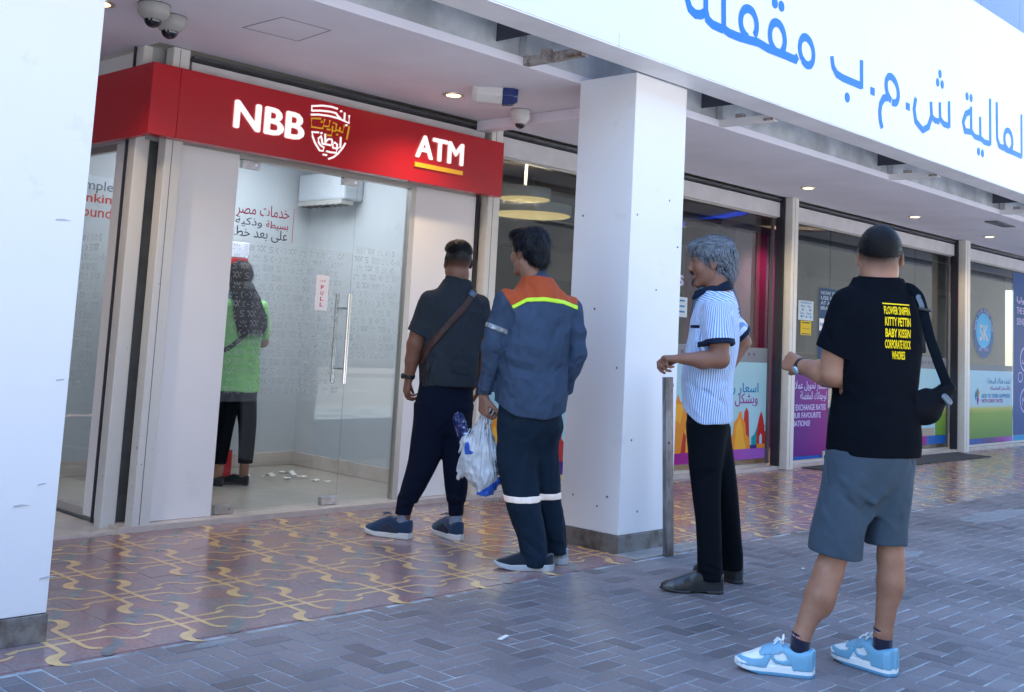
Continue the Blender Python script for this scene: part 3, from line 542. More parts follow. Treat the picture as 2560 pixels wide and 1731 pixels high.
# printed words on the door
DKP, RDP = mat('print_dark', (0.05, 0.055, 0.08), 0.5), mat('print_crimson', (0.35, 0.01, 0.06), 0.5)
text('خدمات مصر', 'door_lettering', RDP, d1, 3.685, 4.072, 1.800, 1.893, 5.8234, 0.0004, 0.006, arabic=True)
text('بسيطة', 'door_lettering', RDP, d1, 3.905, 4.070, 1.742, 1.80, 5.8234, 0.0004, 0.012, arabic=True)
text('وذكية', 'door_lettering', DKP, d1, 3.685, 3.875, 1.742, 1.805, 5.8234, 0.0004, 0.006, arabic=True)
text('على بعد خط', 'door_lettering', DKP, d1, 3.685, 4.068, 1.665, 1.745, 5.8234, 0.0004, 0.006, arabic=True)
MB().box(4.104, 4.108, 5.8230, 5.8236, 1.675, 1.895).build('accent_line', mat('print_orange', (0.5, 0.08, 0.03), 0.5), d1)
def symbol(kind, x, z, h, mb, to3, wd):
    def st(pts, w_=1.0): mb.stroke([(x+p[0]*h, z+p[1]*h) for p in pts], wd*w_, to3, 0)
    if kind == 0: st(arc(.45, .5, .42, 100, 260, 8)); st(arc(1.35, .5, .42, 80, -80, 8)); st([(.7, .5), (1.1, .5)]); return 1.95
    if kind == 1: st([(.1, .1)]+arc(.55, .28, .2, -100, 80, 6)+arc(.4, .72, .2, 260, 60, 6)+[(.85, .9)]); return 1.15
    if kind == 2:
        st([(0, .1), (.35, .1)]); st([(1.05, .1), (1.4, .1)]); st([(.2, .8), (.45, .45)]); st([(.7, .95), (.7, .5)]); st([(1.2, .8), (.95, .45)]); return 1.65
    if kind == 3: st([(.45, .1), (.85, .5), (.45, .9), (.05, .5), (.45, .1)]); return 1.1
    if kind == 4:
        st([(.1, .1), (.6, .95), (.8, .95), (1.3, .1)]); st([(.42, .45), (.7, .1), (.98, .45)]); st(arc(.1, .85, .1, 0, 360, 8)); st(arc(1.3, .85, .1, 0, 360, 8)); return 1.65
    for k in range(4): st([(0, .1+k*.27), (.75, .1+k*.27)], .9)
    for k in range(4): st([(.95+k*.24, .05), (.95+k*.24, .95)], .9)
    return 2.05
def pattern(x0, x1, z0, z1, to3, h=.041, pitch=.0575, wd=.0046, seed=3):
    r = random.Random(seed); mb = MB(); z = z1-h
    while z > z0:
        x = x0 + r.random()*.03
        last = -1
        while x < x1-.10:
            k = r.choice([0, 1, 2, 3, 4, 5, 1, 4, 2]); 
            if k == last: continue
            last = k; x += symbol(k, x, z, h, mb, to3, wd)*h+.012
        z -= pitch
    return mb
FROST = film('frosted_print', (0.40, 0.42, 0.43), 0.50)
pattern(3.675, 4.60, .70, 1.64, lambda x, z, h: (x, 5.8242, z)).build('frosted_pattern', FROST, d1, kind='stuff')
pattern(4.61, 5.05, .95, 1.70, lambda x, z, h: (x, 5.8242, z), seed=9).build('frosted_pattern', FROST, d2, kind='stuff')
pattern(-7.6, -6.2, .70, 1.64, lambda u, z, h: (3.0742, -u, z), seed=5).build('frosted_pattern', FROST, at_, kind='stuff')
MB().box(3.67, 4.60, 5.8237, 5.8240, .69, 1.66).build('frost_film', film('frost_film', (0.55, 0.60, 0.64), .045, .6), d1)  # haze over the door glass, painted as an added translucent sheet
# interior of the room
rm = empty('atm_room_wall', (5.58, 7.7, 0), 'pale grey interior walls of the ATM room behind the glass', 'wall')
MB().box(3.10, 5.64, 7.68, 7.75, 0.025, 2.56).build('back_wall', ROOMW, rm); MB().box(5.58, 5.70, 5.86, 7.68, 0.025, 2.56).build('right_wall', ROOMW, rm)
MB().box(3.10, 5.58, 7.665, 7.68, 0.025, 0.13).box(5.565, 5.58, 5.90, 7.665, 0.025, 0.13).build('skirting', SILL, rm, bevel=0.003)
MB().box(3.07, 5.72, 5.86, 7.75, 2.56, 2.62).build('room_ceiling', CEIL, rm)
lp = empty('room_light_panel', (4.4, 6.8, 2.55), 'flat ceiling light inside the ATM room', 'light')
MB().box(3.9, 5.1, 6.3, 7.2, 2.548, 2.559).build('light_panel', emis('panel_light', (0.90, 0.94, 1.0), 1.8), lp)
text('Simple', 'wall_lettering', mat('print_grey', (0.12, 0.12, 0.13), 0.5), rm, 3.52, 3.815, 2.035, 2.125, 7.6795, 0.0005, 0.004)
text('Banking', 'wall_lettering', mat('print_tomato', (0.55, 0.06, 0.03), 0.5), rm, 3.50, 3.87, 1.945, 2.03, 7.6795, 0.0005, 0.012)
text('around', 'wall_lettering', MATS['print_tomato'], rm, 3.50, 3.82, 1.86, 1.935, 7.6795, 0.0005, 0.004)
ac = empty('air_conditioner', (5.48, 7.2, 2.1), 'white split air conditioner on the right wall inside the ATM room', 'air conditioner')
MB().yz([(6.98, 2.17), (6.98, 2.40), (7.60, 2.40), (7.60, 2.17)], 5.38, 5.58).build('casing', mat('ac_grey', (0.44, 0.48, 0.52), .4), ac, bevel=0.02)
MB().box(5.372, 5.50, 7.0, 7.58, 2.135, 2.172).build('louvre', CAMG, ac, bevel=0.004)
lv = MB()
for k in range(7): lv.box(5.375, 5.48, 7.04+k*.08, 7.047+k*.08, 2.128, 2.136)
lv.build('vane', RUBBER, ac)
am = empty('cash_machine', (4.44, 7.4, 0), 'red and white cash machine in front of the woman in lime green', 'cash machine')
MB().box(4.20, 4.70, 7.26, 7.66, 0.24, 1.52).build('cabinet', mat('atm_grey', (0.35, 0.37, 0.42), 0.4), am, bevel=0.01)
MB().box(4.60, 4.715, 7.23, 7.66, 0.025, 0.22).build('base', mat('atm_red', (0.5, 0.01, 0.02), 0.35), am, bevel=0.01)
MB().box(4.18, 4.71, 7.22, 7.66, 1.525, 1.64).build('red_band', MATS['atm_red'], am, bevel=0.006)
MB().box(4.18, 4.71, 7.22, 7.66, 1.642, 1.76).build('header', mat('atm_white', (0.7, 0.72, 0.85), 0.3), am, bevel=0.006)
MB().box(4.26, 4.64, 7.245, 7.26, 1.05, 1.40).build('screen', emis('atm_screen', (0.2, 0.35, 0.6), 0.08), am)
MB().box(4.26, 4.64, 7.14, 7.26, 0.86, 0.90).build('key_shelf', PLINTH, am, bevel=0.004)
for k in range(4): 
    for j in range(3): MB().box(4.34+k*.04, 4.365+k*.04, 7.155+j*.03, 7.175+j*.03, 0.90, 0.907).build('key', CAMW, am)
PAP = mat('receipt_paper', (0.75, 0.75, 0.73), 0.7)
rp = random.Random(5)
for k, (x, y, s, lab) in enumerate(((4.60, 7.10, .05, 'crumpled receipt slip on the floor next to the dark shoe'), (4.80, 7.15, .05, 'small torn receipt near the cash machine'), (4.87, 6.98, .085, 'largest folded receipt standing up on the ATM room floor'),
          (4.96, 7.08, .06, 'folded receipt behind the largest one on the ATM floor'), (5.00, 6.93, .07, 'flat receipt in the middle of the litter row'), (5.12, 7.05, .075, 'arched white receipt near the far wall skirting'),
          (5.13, 6.93, .07, 'long flat receipt in front of the arched one'), (5.16, 7.22, .05, 'small receipt right by the back skirting'), (5.13, 6.76, .06, 'receipt toward the right end of the litter'), (5.17, 6.66, .05, 'rightmost receipt nearest the glass door'))):
    vs = []; n = 4
    for i in range(n+1):
        for j in range(n+1):
            u, v = (i/n-.5), (j/n-.5); ang = rp.random()*.2+k; vs.append((s*(u*math.cos(ang)-v*.8*math.sin(ang)), s*(u*math.sin(ang)+v*.8*math.cos(ang)), 0.004+s*(.45*abs(math.sin(u*3+k))*(1 if k in (2, 5) else .35)+rp.random()*.10)))
    fs = [(i*(n+1)+j, i*(n+1)+j+1, (i+1)*(n+1)+j+1, (i+1)*(n+1)+j) for i in range(n) for j in range(n)]
    me = bpy.data.meshes.new('receipt'); me.from_pydata(vs, [], fs); o = link_mesh('paper_receipt', me, PAP, None, loc=(x, y, 0.026)); md = o.modifiers.new('s', 'SOLIDIFY'); md.thickness = 0.0008
    tag(o, lab, 'paper', 'receipts littering the ATM room floor')

# ------------------------------------------------------------- red NBB sign
sg = empty('bank_sign', (4.36, 5.66, 2.165), 'glossy red box sign with white NBB ATM lettering round the kiosk corner', 'sign')
MB().box(2.958, 3.128, 5.62, 5.705, 2.170, 2.572).build('end_cap', RED, sg, bevel=0.002); MB().box(3.130, 5.768, 5.62, 5.705, 2.170, 2.572).build('sign_face', RED, sg, bevel=0.002)
MB().box(2.958, 2.995, 5.7065, 10, 2.165, 2.572).build('side_face', RED, sg, bevel=0.002)
MB().box(3.14, 5.75, 5.705, 5.76, 2.185, 2.22).box(2.995, 3.06, 5.94, 9.9, 2.185, 2.22).build('support_rail', FRAME, sg)
text('NBB', 'sign_lettering', LETW, sg, 3.483, 3.985, 2.291, 2.458, 5.616, 0.010, 0.026)
text('ATM', 'sign_lettering', LETW, sg, 4.903, 5.352, 2.337, 2.495, 5.616, 0.010, 0.026)
MB().box(4.902, 5.352, 5.606, 5.6195, 2.272, 2.302).build('underline', LETY, sg)
EW = [[(4.2293, 2.5414), (4.1799, 2.5455), (4.1088, 2.5394), (4.0309, 2.5218), (4.0319, 2.4915)], [(4.0318, 2.4929), (4.0976, 2.5051), (4.1684, 2.5124), (4.2192, 2.5114), (4.2351, 2.4965), (4.2582, 2.4829)], [(4.0289, 2.4671), (4.0859, 2.4776), (4.1638, 2.4836), (4.2364, 2.4819), (4.2847, 2.4743), (4.3261, 2.4653), (4.3254, 2.516)], [(4.2883, 2.4749), (4.2874, 2.5269)], [(4.0959, 2.3662), (4.0454, 2.3605), (4.0512, 2.3354), (4.074, 2.2958), (4.113, 2.2542), (4.1394, 2.2555), (4.1445, 2.2782), (4.117, 2.2883), (4.0995, 2.3058), (4.0975, 2.3287), (4.1154, 2.3462), (4.1244, 2.3244), (4.13, 2.302), (4.1515, 2.2997)], [(4.1301, 2.3006), (4.1944, 2.3008), (4.2068, 2.3234), (4.1982, 2.3396), (4.1733, 2.3369), (4.157, 2.3182)], [(4.1528, 2.3058), (4.1456, 2.366)], [(4.2685, 2.3661), (4.2708, 2.2984), (4.2462, 2.2886), (4.2137, 2.2863), (4.2081, 2.3089), (4.2249, 2.3234), (4.2439, 2.3147), (4.2464, 2.2857), (4.2414, 2.2599), (4.1984, 2.256), (4.1642, 2.2579)], [(4.3082, 2.3326), (4.2891, 2.2984), (4.2562, 2.2578), (4.2224, 2.229), (4.1844, 2.2114)]]
EY = [[(4.1039, 2.4551), (4.0344, 2.4441), (4.0392, 2.3913), (4.1251, 2.3961), (4.1339, 2.4576)], [(4.1342, 2.4137), (4.1699, 2.4156), (4.1752, 2.4562)], [(4.2014, 2.4461), (4.2289, 2.4421), (4.2249, 2.406), (4.2804, 2.3978), (4.2908, 2.4471)], [(4.2541, 2.4051), (4.2577, 2.4265)], [(4.2257, 2.3973), (4.1986, 2.3956), (4.198, 2.4234)], [(4.1997, 2.3957), (4.1926, 2.3622), (4.1622, 2.36)], [(4.3279, 2.4447), (4.3152, 2.3576)]]
def emblem(lines, dots, m, dy):
    b = MB()
    for i, l in enumerate(lines): b.tube([(x, 5.614-dy-i*.0003, z) for x, z in l], 0.0064, 8)
    for x, z in dots: b.lathe((x, 5.612-dy, z), [(.0068, -.004), (.0068, .006)], 12, 'y')
    b.build('sign_emblem', m, sg)
emblem(EW, [(4.2577, 2.5304), (4.3072, 2.4485), (4.1172, 2.3655), (4.1468, 2.2333), (4.1646, 2.2332)], LETW, 0)
emblem(EY, [(4.1126, 2.4362), (4.1608, 2.3964), (4.1768, 2.3977), (4.2377, 2.3757)], LETY, .001)

# ------------------------------------------------------------- shutters above each bay
def shutter(x0, x1, lab, zb=2.505):
    e = empty('roller_shutter', ((x0+x1)/2, 5.78, 2.6), lab, 'roller shutter', 'roller shutters over the shop bays')
    MB().yz([(5.745, zb), (5.745, 2.652), (5.775, 2.652), (5.775, zb)], x0, x1).build('bottom_bar', SHUTW, e, bevel=0.003)
    r_ = MB()
    for k in range(5):
        a0, a1 = rad(200+k*28), rad(222+k*28); c_ = (5.80, 2.70)
        r_.yz([(5.80+.085*math.cos(a), 2.705+.048*math.sin(a)) for a in (a0, (a0+a1)/2, a1)]+[(5.80+.075*math.cos(a1), 2.705+.038*math.sin(a1)), (5.80+.075*math.cos(a0), 2.705+.038*math.sin(a0))], x0, x1)
    r_.build('rolled_slats', SHUT, e)
    MB().box(x0, x1, 5.776, 5.80, zb-.012, 2.60).build('guide_trim', FRAME, e)
shutter(3.262, 5.688, 'rolled-up shutter half hidden behind the red ATM sign')
shutter(5.862, 9.953, 'rolled-up shutter over the bay with the city skyline poster')
shutter(10.113, 14.388, 'rolled-up shutter over the bay with the purple door')
shutter(14.585, 19.2, 'rolled-up shutter over the bay with the green field poster')

# ------------------------------------------------------------- exchange shop: shell and interior
sh = empty('exchange_shop_interior', (12, 9, 0), 'dim interior walls of the money exchange shop behind the glass', 'shop interior')
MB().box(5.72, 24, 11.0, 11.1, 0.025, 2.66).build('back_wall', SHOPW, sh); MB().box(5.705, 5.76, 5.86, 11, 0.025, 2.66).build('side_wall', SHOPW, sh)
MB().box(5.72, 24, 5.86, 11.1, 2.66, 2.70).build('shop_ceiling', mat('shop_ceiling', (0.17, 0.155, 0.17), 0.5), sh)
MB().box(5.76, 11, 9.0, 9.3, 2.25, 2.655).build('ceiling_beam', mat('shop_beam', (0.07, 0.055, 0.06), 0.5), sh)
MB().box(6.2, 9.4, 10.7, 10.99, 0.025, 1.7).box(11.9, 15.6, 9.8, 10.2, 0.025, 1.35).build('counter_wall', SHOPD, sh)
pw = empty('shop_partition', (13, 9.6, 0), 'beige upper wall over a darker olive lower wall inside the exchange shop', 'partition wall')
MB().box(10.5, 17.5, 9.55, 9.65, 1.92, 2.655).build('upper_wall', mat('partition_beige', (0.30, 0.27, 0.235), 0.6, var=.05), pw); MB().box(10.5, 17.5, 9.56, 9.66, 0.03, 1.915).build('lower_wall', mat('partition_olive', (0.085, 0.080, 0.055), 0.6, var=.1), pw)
MB().box(15.7, 17.3, 9.50, 9.548, 2.14, 2.40).build('dark_board', SHOPD, pw)
fc_ = empty('filing_cabinets', (8.2, 10.2, 0), 'row of grey cabinets at the back of the exchange shop', 'cabinet')
for k in range(5): MB().box(6.4+k*.75, 7.1+k*.75, 9.9, 10.5, 0.03, 1.25+.22*(k % 2)).build('cabinet', mat('cabinet_grey', (0.16+.03*(k % 3), 0.19+.03*(k % 3), 0.21+.03*(k % 3)), .5), fc_, bevel=.01)
for k in range(3): MB().box(7.0+k*1.3, 7.9+k*1.3, 10.60, 10.64, 1.55, 2.15).build('wall_poster', (BLUEL, mat('poster_teal', (0.02, 0.16, 0.18), .5), mat('poster_cream', (0.35, 0.33, 0.28), .5))[k], fc_)
co = empty('service_counter', (12.8, 8.2, 0), 'long pale service counter inside the exchange shop', 'counter')
MB().box(10.6, 16, 8.3, 8.8, 0.025, 1.12).build('counter_body', mat('counter_body', (0.35, 0.30, 0.24), 0.4), co, bevel=0.01); MB().box(10.5, 16.1, 8.2, 8.85, 1.122, 1.16).build('counter_top', SILL, co, bevel=0.006)
def roundlamp(x, y, z, r, lab):
    e = empty('round_ceiling_lamp', (x, y, z), lab, 'ceiling lamp', 'large round lamps in the exchange shop')
    MB().lathe((x, y, z), [(r*.97, 0), (r*.97, .004)], 48).build('diffuser', LAMPR, e); MB().lathe((x, y, z+.005), [(r, 0), (r, .09)], 48).build('rim', CAMW, e, smooth=True)
    MB().tube([(x, y, z+.09), (x, y, 2.66)], .012, 8).build('stem', CAMG, e)
    l = bpy.data.lights.new('lamp_glow', 'AREA'); l.shape = 'DISK'; l.size = r*1.8; l.energy = 14; l.color = (1, .8, .55); lo = bpy.data.objects.new('glow', l); COL.objects.link(lo); lo.parent = e; lo.location = (0, 0, -.02)
roundlamp(7.62, 7.02, 2.30, .375, 'large glowing round lamp just above the head of the uniformed man')
roundlamp(6.82, 5.99+.38, 2.32, .22, 'round glowing lamp farther back, half behind the pillar')
cv = empty('cove_light_strip', (11, 8, 2.6), 'long warm cove light strip running across the shop ceiling', 'light strip')
P, Q = Vector((10.39, 10.12, 2.64)), Vector((12.5, 5.95, 2.64)); d_ = (Q-P).normalized(); n_ = Vector((-d_.y, d_.x, 0))*.10
P = P-d_*0.9
MB().add([P-n_, Q-n_, Q+n_, P+n_, P-n_+Vector((0, 0, .018)), Q-n_+Vector((0, 0, .018)), Q+n_+Vector((0, 0, .018)), P+n_+Vector((0, 0, .018))], [(3, 2, 1, 0), (4, 5, 6, 7), (0, 1, 5, 4), (1, 2, 6, 5), (2, 3, 7, 6), (3, 0, 4, 7)]).build('strip', COVE, cv)
bl = empty('blue_light_strip', (10.8, 7, 2.6), 'straight blue LED strip on the shop ceiling above the grey-haired man', 'light strip')
P, Q = Vector((11.253, 7.844, 2.615)), Vector((10.3, 6.244, 2.615)); d_ = (Q-P).normalized(); n_ = Vector((-d_.y, d_.x, 0))*.018; P = P+(P-Q)*1.2
MB().add([P-n_, Q-n_, Q+n_, P+n_, P-n_+Vector((0, 0, .04)), Q-n_+Vector((0, 0, .04)), Q+n_+Vector((0, 0, .04)), P+n_+Vector((0, 0, .04))], [(3, 2, 1, 0), (4, 5, 6, 7), (0, 1, 5, 4), (1, 2, 6, 5), (2, 3, 7, 6), (3, 0, 4, 7)]).build('strip', BLUELED, bl)
for a in ((6.812, 6.335, 'small downlight inside the shop right of the red sign'), (9.01, 6.26, 'small downlight inside the shop at the right edge of the square pillar'), (11.44, 6.38, 'small downlight inside above the purple door'),
          (15.31, 6.22, 'small downlight inside the shop beside the post near the man in black'), (17.21, 6.19, 'small downlight inside the shop farthest right')): downlight(*a, z=2.658, power=14.0, r=.05, grp='small downlights inside the exchange shop')
pc = empty('purple_column', (11.2, 6.9, 0), 'purple and magenta clad column inside the shop behind the grey-haired man', 'column')
PUR = [mat('purple_dark', (0.10, 0.02, 0.13), 0.3), mat('mauve', (0.42, 0.28, 0.50), 0.4), mat('magenta_dark', (0.34, 0.01, 0.12), 0.35), mat('plum', (0.26, 0.03, 0.2), 0.35)]
for x0, x1, y0, mi in ((10.56, 10.90, 6.86, 0), (10.90, 11.34, 6.90, 1), (11.34, 11.57, 6.84, 2), (11.57, 11.72, 6.90, 1), (11.72, 11.90, 6.86, 3)):
    MB().box(x0+.001, x1-.001, y0, 7.3, 0.025, 2.52).build('clad_panel', PUR[mi], pc)
MB().box(10.56, 11.90, 6.83, 7.32, 2.522, 2.60).build('cornice', PUR[0], pc)
ch_ = empty('office_chair', (11.9, 7.2, 0), 'grey mesh office chair behind the glass door', 'chair')
MB().box(11.7, 12.15, 7.0, 7.06, 0.75, 1.38).build('backrest', mat('chair_grey', (0.30, 0.33, 0.38), 0.6), ch_, bevel=0.02); MB().box(11.7, 12.15, 7.06, 7.5, 0.50, 0.56).build('seat', SHOPD, ch_, bevel=0.02)
MB().tube([(11.92, 7.25, 0.1), (11.92, 7.25, 0.5)], .025).build('stem', PLINTH, ch_)
lb_ = MB()
for k in range(5): lb_.tube([(11.92, 7.25, .1), (11.92+.28*math.cos(k*1.256), 7.25+.28*math.sin(k*1.256), .05)], .018)
lb_.build('base', PLINTH, ch_)

# ------------------------------------------------------------- glazing and window graphics
def bay(name, x0, x1, lab, doors=()):
    e = empty(name, ((x0+x1)/2, 5.83, 0), lab, 'shopfront')
    edges = [x0]+list(doors)+[x1]
    for a, b_ in zip(edges[:-1], edges[1:]): MB().box(a+.002, b_-.002, 5.831, 5.841, 0.05, 2.50).build('pane', GLASS2, e)
    MB().box(x0, x1, 5.82, 5.86, 0.0305, 0.049).build('frame_rail', FRAME, e); MB().box(x0, x1, 5.80, 5.86, 2.501, 2.66).build('frame_rail', FRAME, e)
    for xa in (x0, x1-.03): MB().box(xa, xa+.03, 5.805, 5.83, 0.05, 2.5).build('frame_stile', mat('dark_stile', (0.10, 0.09, 0.10), 0.4), e)
    return e
bA = bay('shopfront_bay', 5.862, 9.953, 'glazed shop bay with pale blue city skyline film'); bB = bay('shopfront_bay', 10.113, 14.388, 'glazed shop bay with purple door film and notices', (11.205, 12.3, 13.4)); bC = bay('shopfront_bay', 14.585, 19.2, 'glazed shop bay with boy in green field film', (16.74,))
VY = 5.8302
def film_quad(e, name, x0, x1, z0, z1, m, dy=0.0): return MB().box(x0, x1, VY-.0006-dy, VY-dy, z0, z1).build(name, m, e)
def grad(name, stops, axis=0, x0=0, x1=1, rough=0.35):
    m = bpy.data.materials.new(name); m.use_nodes = True; t = m.node_tree; N = t.nodes; L = t.links; b = N['Principled BSDF']; b.inputs['Roughness'].default_value = rough; b.inputs['Specular IOR Level'].default_value = 0.15
    ge = N.new('ShaderNodeNewGeometry'); sp = N.new('ShaderNodeSeparateXYZ'); L.new(ge.outputs['Position'], sp.inputs[0])
    mr = N.new('ShaderNodeMapRange'); mr.inputs[1].default_value = x0; mr.inputs[2].default_value = x1; L.new(sp.outputs[axis], mr.inputs[0])
    r = N.new('ShaderNodeValToRGB'); e = r.color_ramp.elements
    for i, (p, c) in enumerate(stops):
        el = e[i] if i < 2 else e.new(p); el.position = p; el.color = (*c, 1)
    L.new(mr.outputs[0], r.inputs[0]); L.new(r.outputs[0], b.inputs['Base Color']); return m
PALE = mat('film_pale_blue', (0.34, 0.58, 0.66), 0.35, var=0.06, vscale=0.8)
FROSTB = film('film_frost_band', (0.26, 0.30, 0.33), 0.75)
STRIPE = grad('film_stripe', [(0, (0.05, 0.02, 0.16)), (1, (0.32, 0.12, 0.50)), (0.35, (0.07, 0.02, 0.18)), (0.60, (0.32, 0.01, 0.20)), (0.78, (0.32, 0.03, 0.30))], 0, 5.9, 9.9)
for e, x0, x1 in ((bA, 5.895, 9.92), (bB, 12.35, 14.36)):
    film_quad(e, 'pale_film', x0, x1, 0.205, 1.035, PALE); film_quad(e, 'frosted_band', x0, x1, 1.037, 1.178, FROSTB)
    tri = MB(); x = x1-.25
    while x > x0+.05: tri.xz([(x-.022, 1.125), (x+.022, 1.125), (x, 1.085)], VY-.0012, VY-.0007); x -= .095
    tri.build('triangle_row', mat('film_plum', (0.16, 0.07, 0.12), 0.5), e, kind='stuff')
film_quad(bA, 'gradient_stripe', 5.895, 9.92, 0.10, 0.203, STRIPE)
film_quad(bB, 'gradient_stripe', 12.35, 14.36, 0.10, 0.203, grad('film_stripe_b', [(0, (0.05, 0.02, 0.16)), (1, (0.01, 0.10, 0.40)), (0.45, (0.06, 0.02, 0.18)), (0.62, (0.30, 0.01, 0.18)), (0.70, (0.3, 0.02, 0.3)), (0.73, (0.01, 0.12, 0.42))], 0, 12.35, 14.36))
BLT, PLT = mat('film_text_blue', (0.01, 0.19, 0.46), 0.4), mat('film_text_purple', (0.27, 0.02, 0.27), 0.4)
ORG, ORG2, REDC, TEAL, NVY = mat('art_orange', (0.72, 0.26, 0.03), 0.4), mat('art_amber', (0.80, 0.40, 0.04), 0.4), mat('art_red', (0.45, 0.03, 0.03), 0.4), mat('art_teal', (0.01, 0.28, 0.32), 0.4), mat('art_navy', (0.04, 0.03, 0.2), 0.4)
text('اسعار رائعة ت', 'film_lettering', BLT, bA, 8.82, 9.77, 0.715, 0.838, VY-.0008, 0.0006, 0.014, arabic=True)
text('وبشكل مضمون', 'film_lettering', PLT, bA, 8.82, 9.76, 0.605, 0.735, VY-.0008, 0.0006, 0.014, arabic=True)
_art = [0]
def art(polys, e=bA, dx=0.0, name='skyline_art'):
    for k, (m, pl) in enumerate(polys): _art[0] += 1; d_ = .0008+.00008*_art[0]; MB().xz([(x+dx, z) for x, z in pl], VY-d_-.00006, VY-d_).build(name, m, e)
SKY_ART = [(REDC, [(9.50, .20), (9.52, .55), (9.56, .60), (9.60, .55), (9.63, .20)]), 
 (TEAL, [(9.66, .20), (9.66, .31), (9.72, .34), (9.78, .44), (9.82, .34), (9.87, .32), (9.87, .20)]), (NVY, [(9.6, .20), (9.6, .235), (9.87, .235), (9.87, .20)]),
 (ORG, [(9.22, .20), (9.24, .30), (9.32, .34), (9.34, .46), (9.40, .50), (9.43, .56), (9.47, .56), (9.49, .50), (9.54, .45), (9.56, .34), (9.63, .30), (9.64, .20)]),
 (ORG2, [(9.36, .20), (9.38, .42), (9.44, .50), (9.50, .40), (9.53, .28), (9.58, .20)]),
 (REDC, [(9.88, .20), (9.88, .42), (9.90, .42), (9.90, .36), (9.918, .36), (9.918, .20)]), ]
art(SKY_ART)
def dome_art(cx, w_, h_, zb, m=REDC): return (m, [(cx-w_, zb), (cx-w_, zb+h_*.45), (cx-w_*.8, zb+h_*.52), (cx-w_*.8, zb+h_*.62), (cx-w_*.5, zb+h_*.82), (cx, zb+h_), (cx+w_*.5, zb+h_*.82), (cx+w_*.8, zb+h_*.62), (cx+w_*.8, zb+h_*.52), (cx+w_, zb+h_*.45), (cx+w_, zb)])
for dx, cx in ((-2.3, 7.2), (-0.9, 8.1), (-3.4, 6.4)):
    art([(m, [(x+dx*1.0, z) for x, z in pl]) for m, pl in SKY_ART[:5]]); art([dome_art(cx+.3, .14, .34, .20), (ORG, [(cx, .2), (cx, .42), (cx+.05, .45), (cx+.05, .54), (cx+.11, .54), (cx+.11, .2)])])
art([dome_art(9.83, .075, .36, .20), (ORG, [(9.76, .20), (9.76, .24), (9.91, .24), (9.91, .20)]), (PALE, [(9.805, .24), (9.805, .31), (9.83, .345), (9.855, .31), (9.855, .24)])])
art([(ORG, [(8.30, .30), (8.30, .56), (8.36, .56), (8.36, .66), (8.40, .72), (8.43, .66), (8.52, .66), (8.52, .56), (8.60, .52), (8.60, .44), (8.50, .40), (8.46, .20), (8.36, .20), (8.36, .34)]), (ORG2, [(8.36, .5), (8.36, .64), (8.5, .64), (8.44, .46)])])
# purple door film and notices
PDOOR = grad('film_purple', [(0, (0.09, 0.012, 0.22)), (1, (0.24, 0.012, 0.20)), (0.5, (0.15, 0.012, 0.21))], 0, 10.35, 11.2)
film_quad(bB, 'purple_film', 10.15, 11.20, 0.085, 0.99, PDOOR); film_quad(bB, 'blue_strip', 10.15, 11.20, 0.052, 0.083, mat('film_blue', (0.01, 0.10, 0.45), 0.35))
LAV = mat('film_lilac', (0.52, 0.50, 0.78), 0.4)
text('اسعار تحويل عملات رائعة', 'film_lettering', LAV, bB, 10.17, 11.17, 0.755, 0.865, VY-.0008, 0.0006, 0.014, arabic=True)
text('لوجهاتك المفضلة', 'film_lettering', LAV, bB, 10.60, 11.17, 0.645, 0.755, VY-.0008, 0.0006, 0.014, arabic=True)
text('T EXCHANGE RATES', 'film_lettering', LAV, bB, 10.44, 11.155, 0.555, 0.618, VY-.0008, 0.0006, 0.028)
text('OUR FAVOURITE', 'film_lettering', LAV, bB, 10.44, 11.05, 0.475, 0.535, VY-.0008, 0.0006, 0.028)
text('NATIONS!', 'film_lettering', LAV, bB, 10.44, 10.82, 0.392, 0.452, VY-.0008, 0.0006, 0.028)
MB().box(11.08, 11.19, 5.812, 5.858, 0.052, 0.12).build('patch_fitting', SILV, bB, bevel=0.002)
MB().tube([(11.14, 5.775, 1.0), (11.14, 5.775, 1.42)], .012, 10).build('door_handle', CHROME, bB, smooth=True)
nw = film_quad(bB, 'white_notice', 10.52, 10.84, 1.495, 1.70, mat('notice_white', (0.55, 0.66, 0.72), 0.5))
for k, s_ in enumerate(('Opening hours', 'Mon - Thu', '8 - 8', 'Sat - Sun', 'Fri')): text(s_, 'notice_lettering', BLT, bB, 10.56+.012*(k % 3), 10.80-.015*(k % 2), 1.665-k*.036, 1.690-k*.036, VY-.0008, 0.0005, 0.01)
film_quad(bB, 'yellow_notice', 10.575, 10.80, 1.34, 1.488, mat('notice_yellow', (0.72, 0.50, 0.02), 0.5), 0)
text('WARNING', 'notice_lettering', DKP, bB, 10.60, 10.77, 1.462, 1.478, VY-.0008, 0.0005, 0.05); text('CCTV in operation', 'notice_lettering', DKP, bB, 10.61, 10.76, 1.40, 1.412, VY-.0008, 0.0005, 0.01)
film_quad(bB, 'black_bar', 10.60, 10.775, 1.348, 1.358, RUBBER, .0008)
film_quad(bB, 'navy_notice', 10.96, 11.75, 1.10, 1.86, mat('notice_navy', (0.01, 0.06, 0.15), 0.4))
NT = mat('notice_print', (0.42, 0.50, 0.58), 0.5)
for k, s_ in enumerate(('NOW YOU CAN', 'USE BENEFIT', 'AT ANY', 'BRANCH')): text(s_, 'notice_lettering', NT, bB, 11.0, 11.0+(.62, .60, .33, .36)[k], 1.79-k*.055, 1.83-k*.055, VY-.0008, 0.0005, 0.02)
film_quad(bB, 'push_sticker', 10.975, 11.075, 1.40, 1.53, MATS['sticker_white'], .0016); text('PUSH', 'notice_lettering', BLT, bB, 10.985, 11.065, 1.45, 1.485, VY-.0024, 0.0005, 0.02)
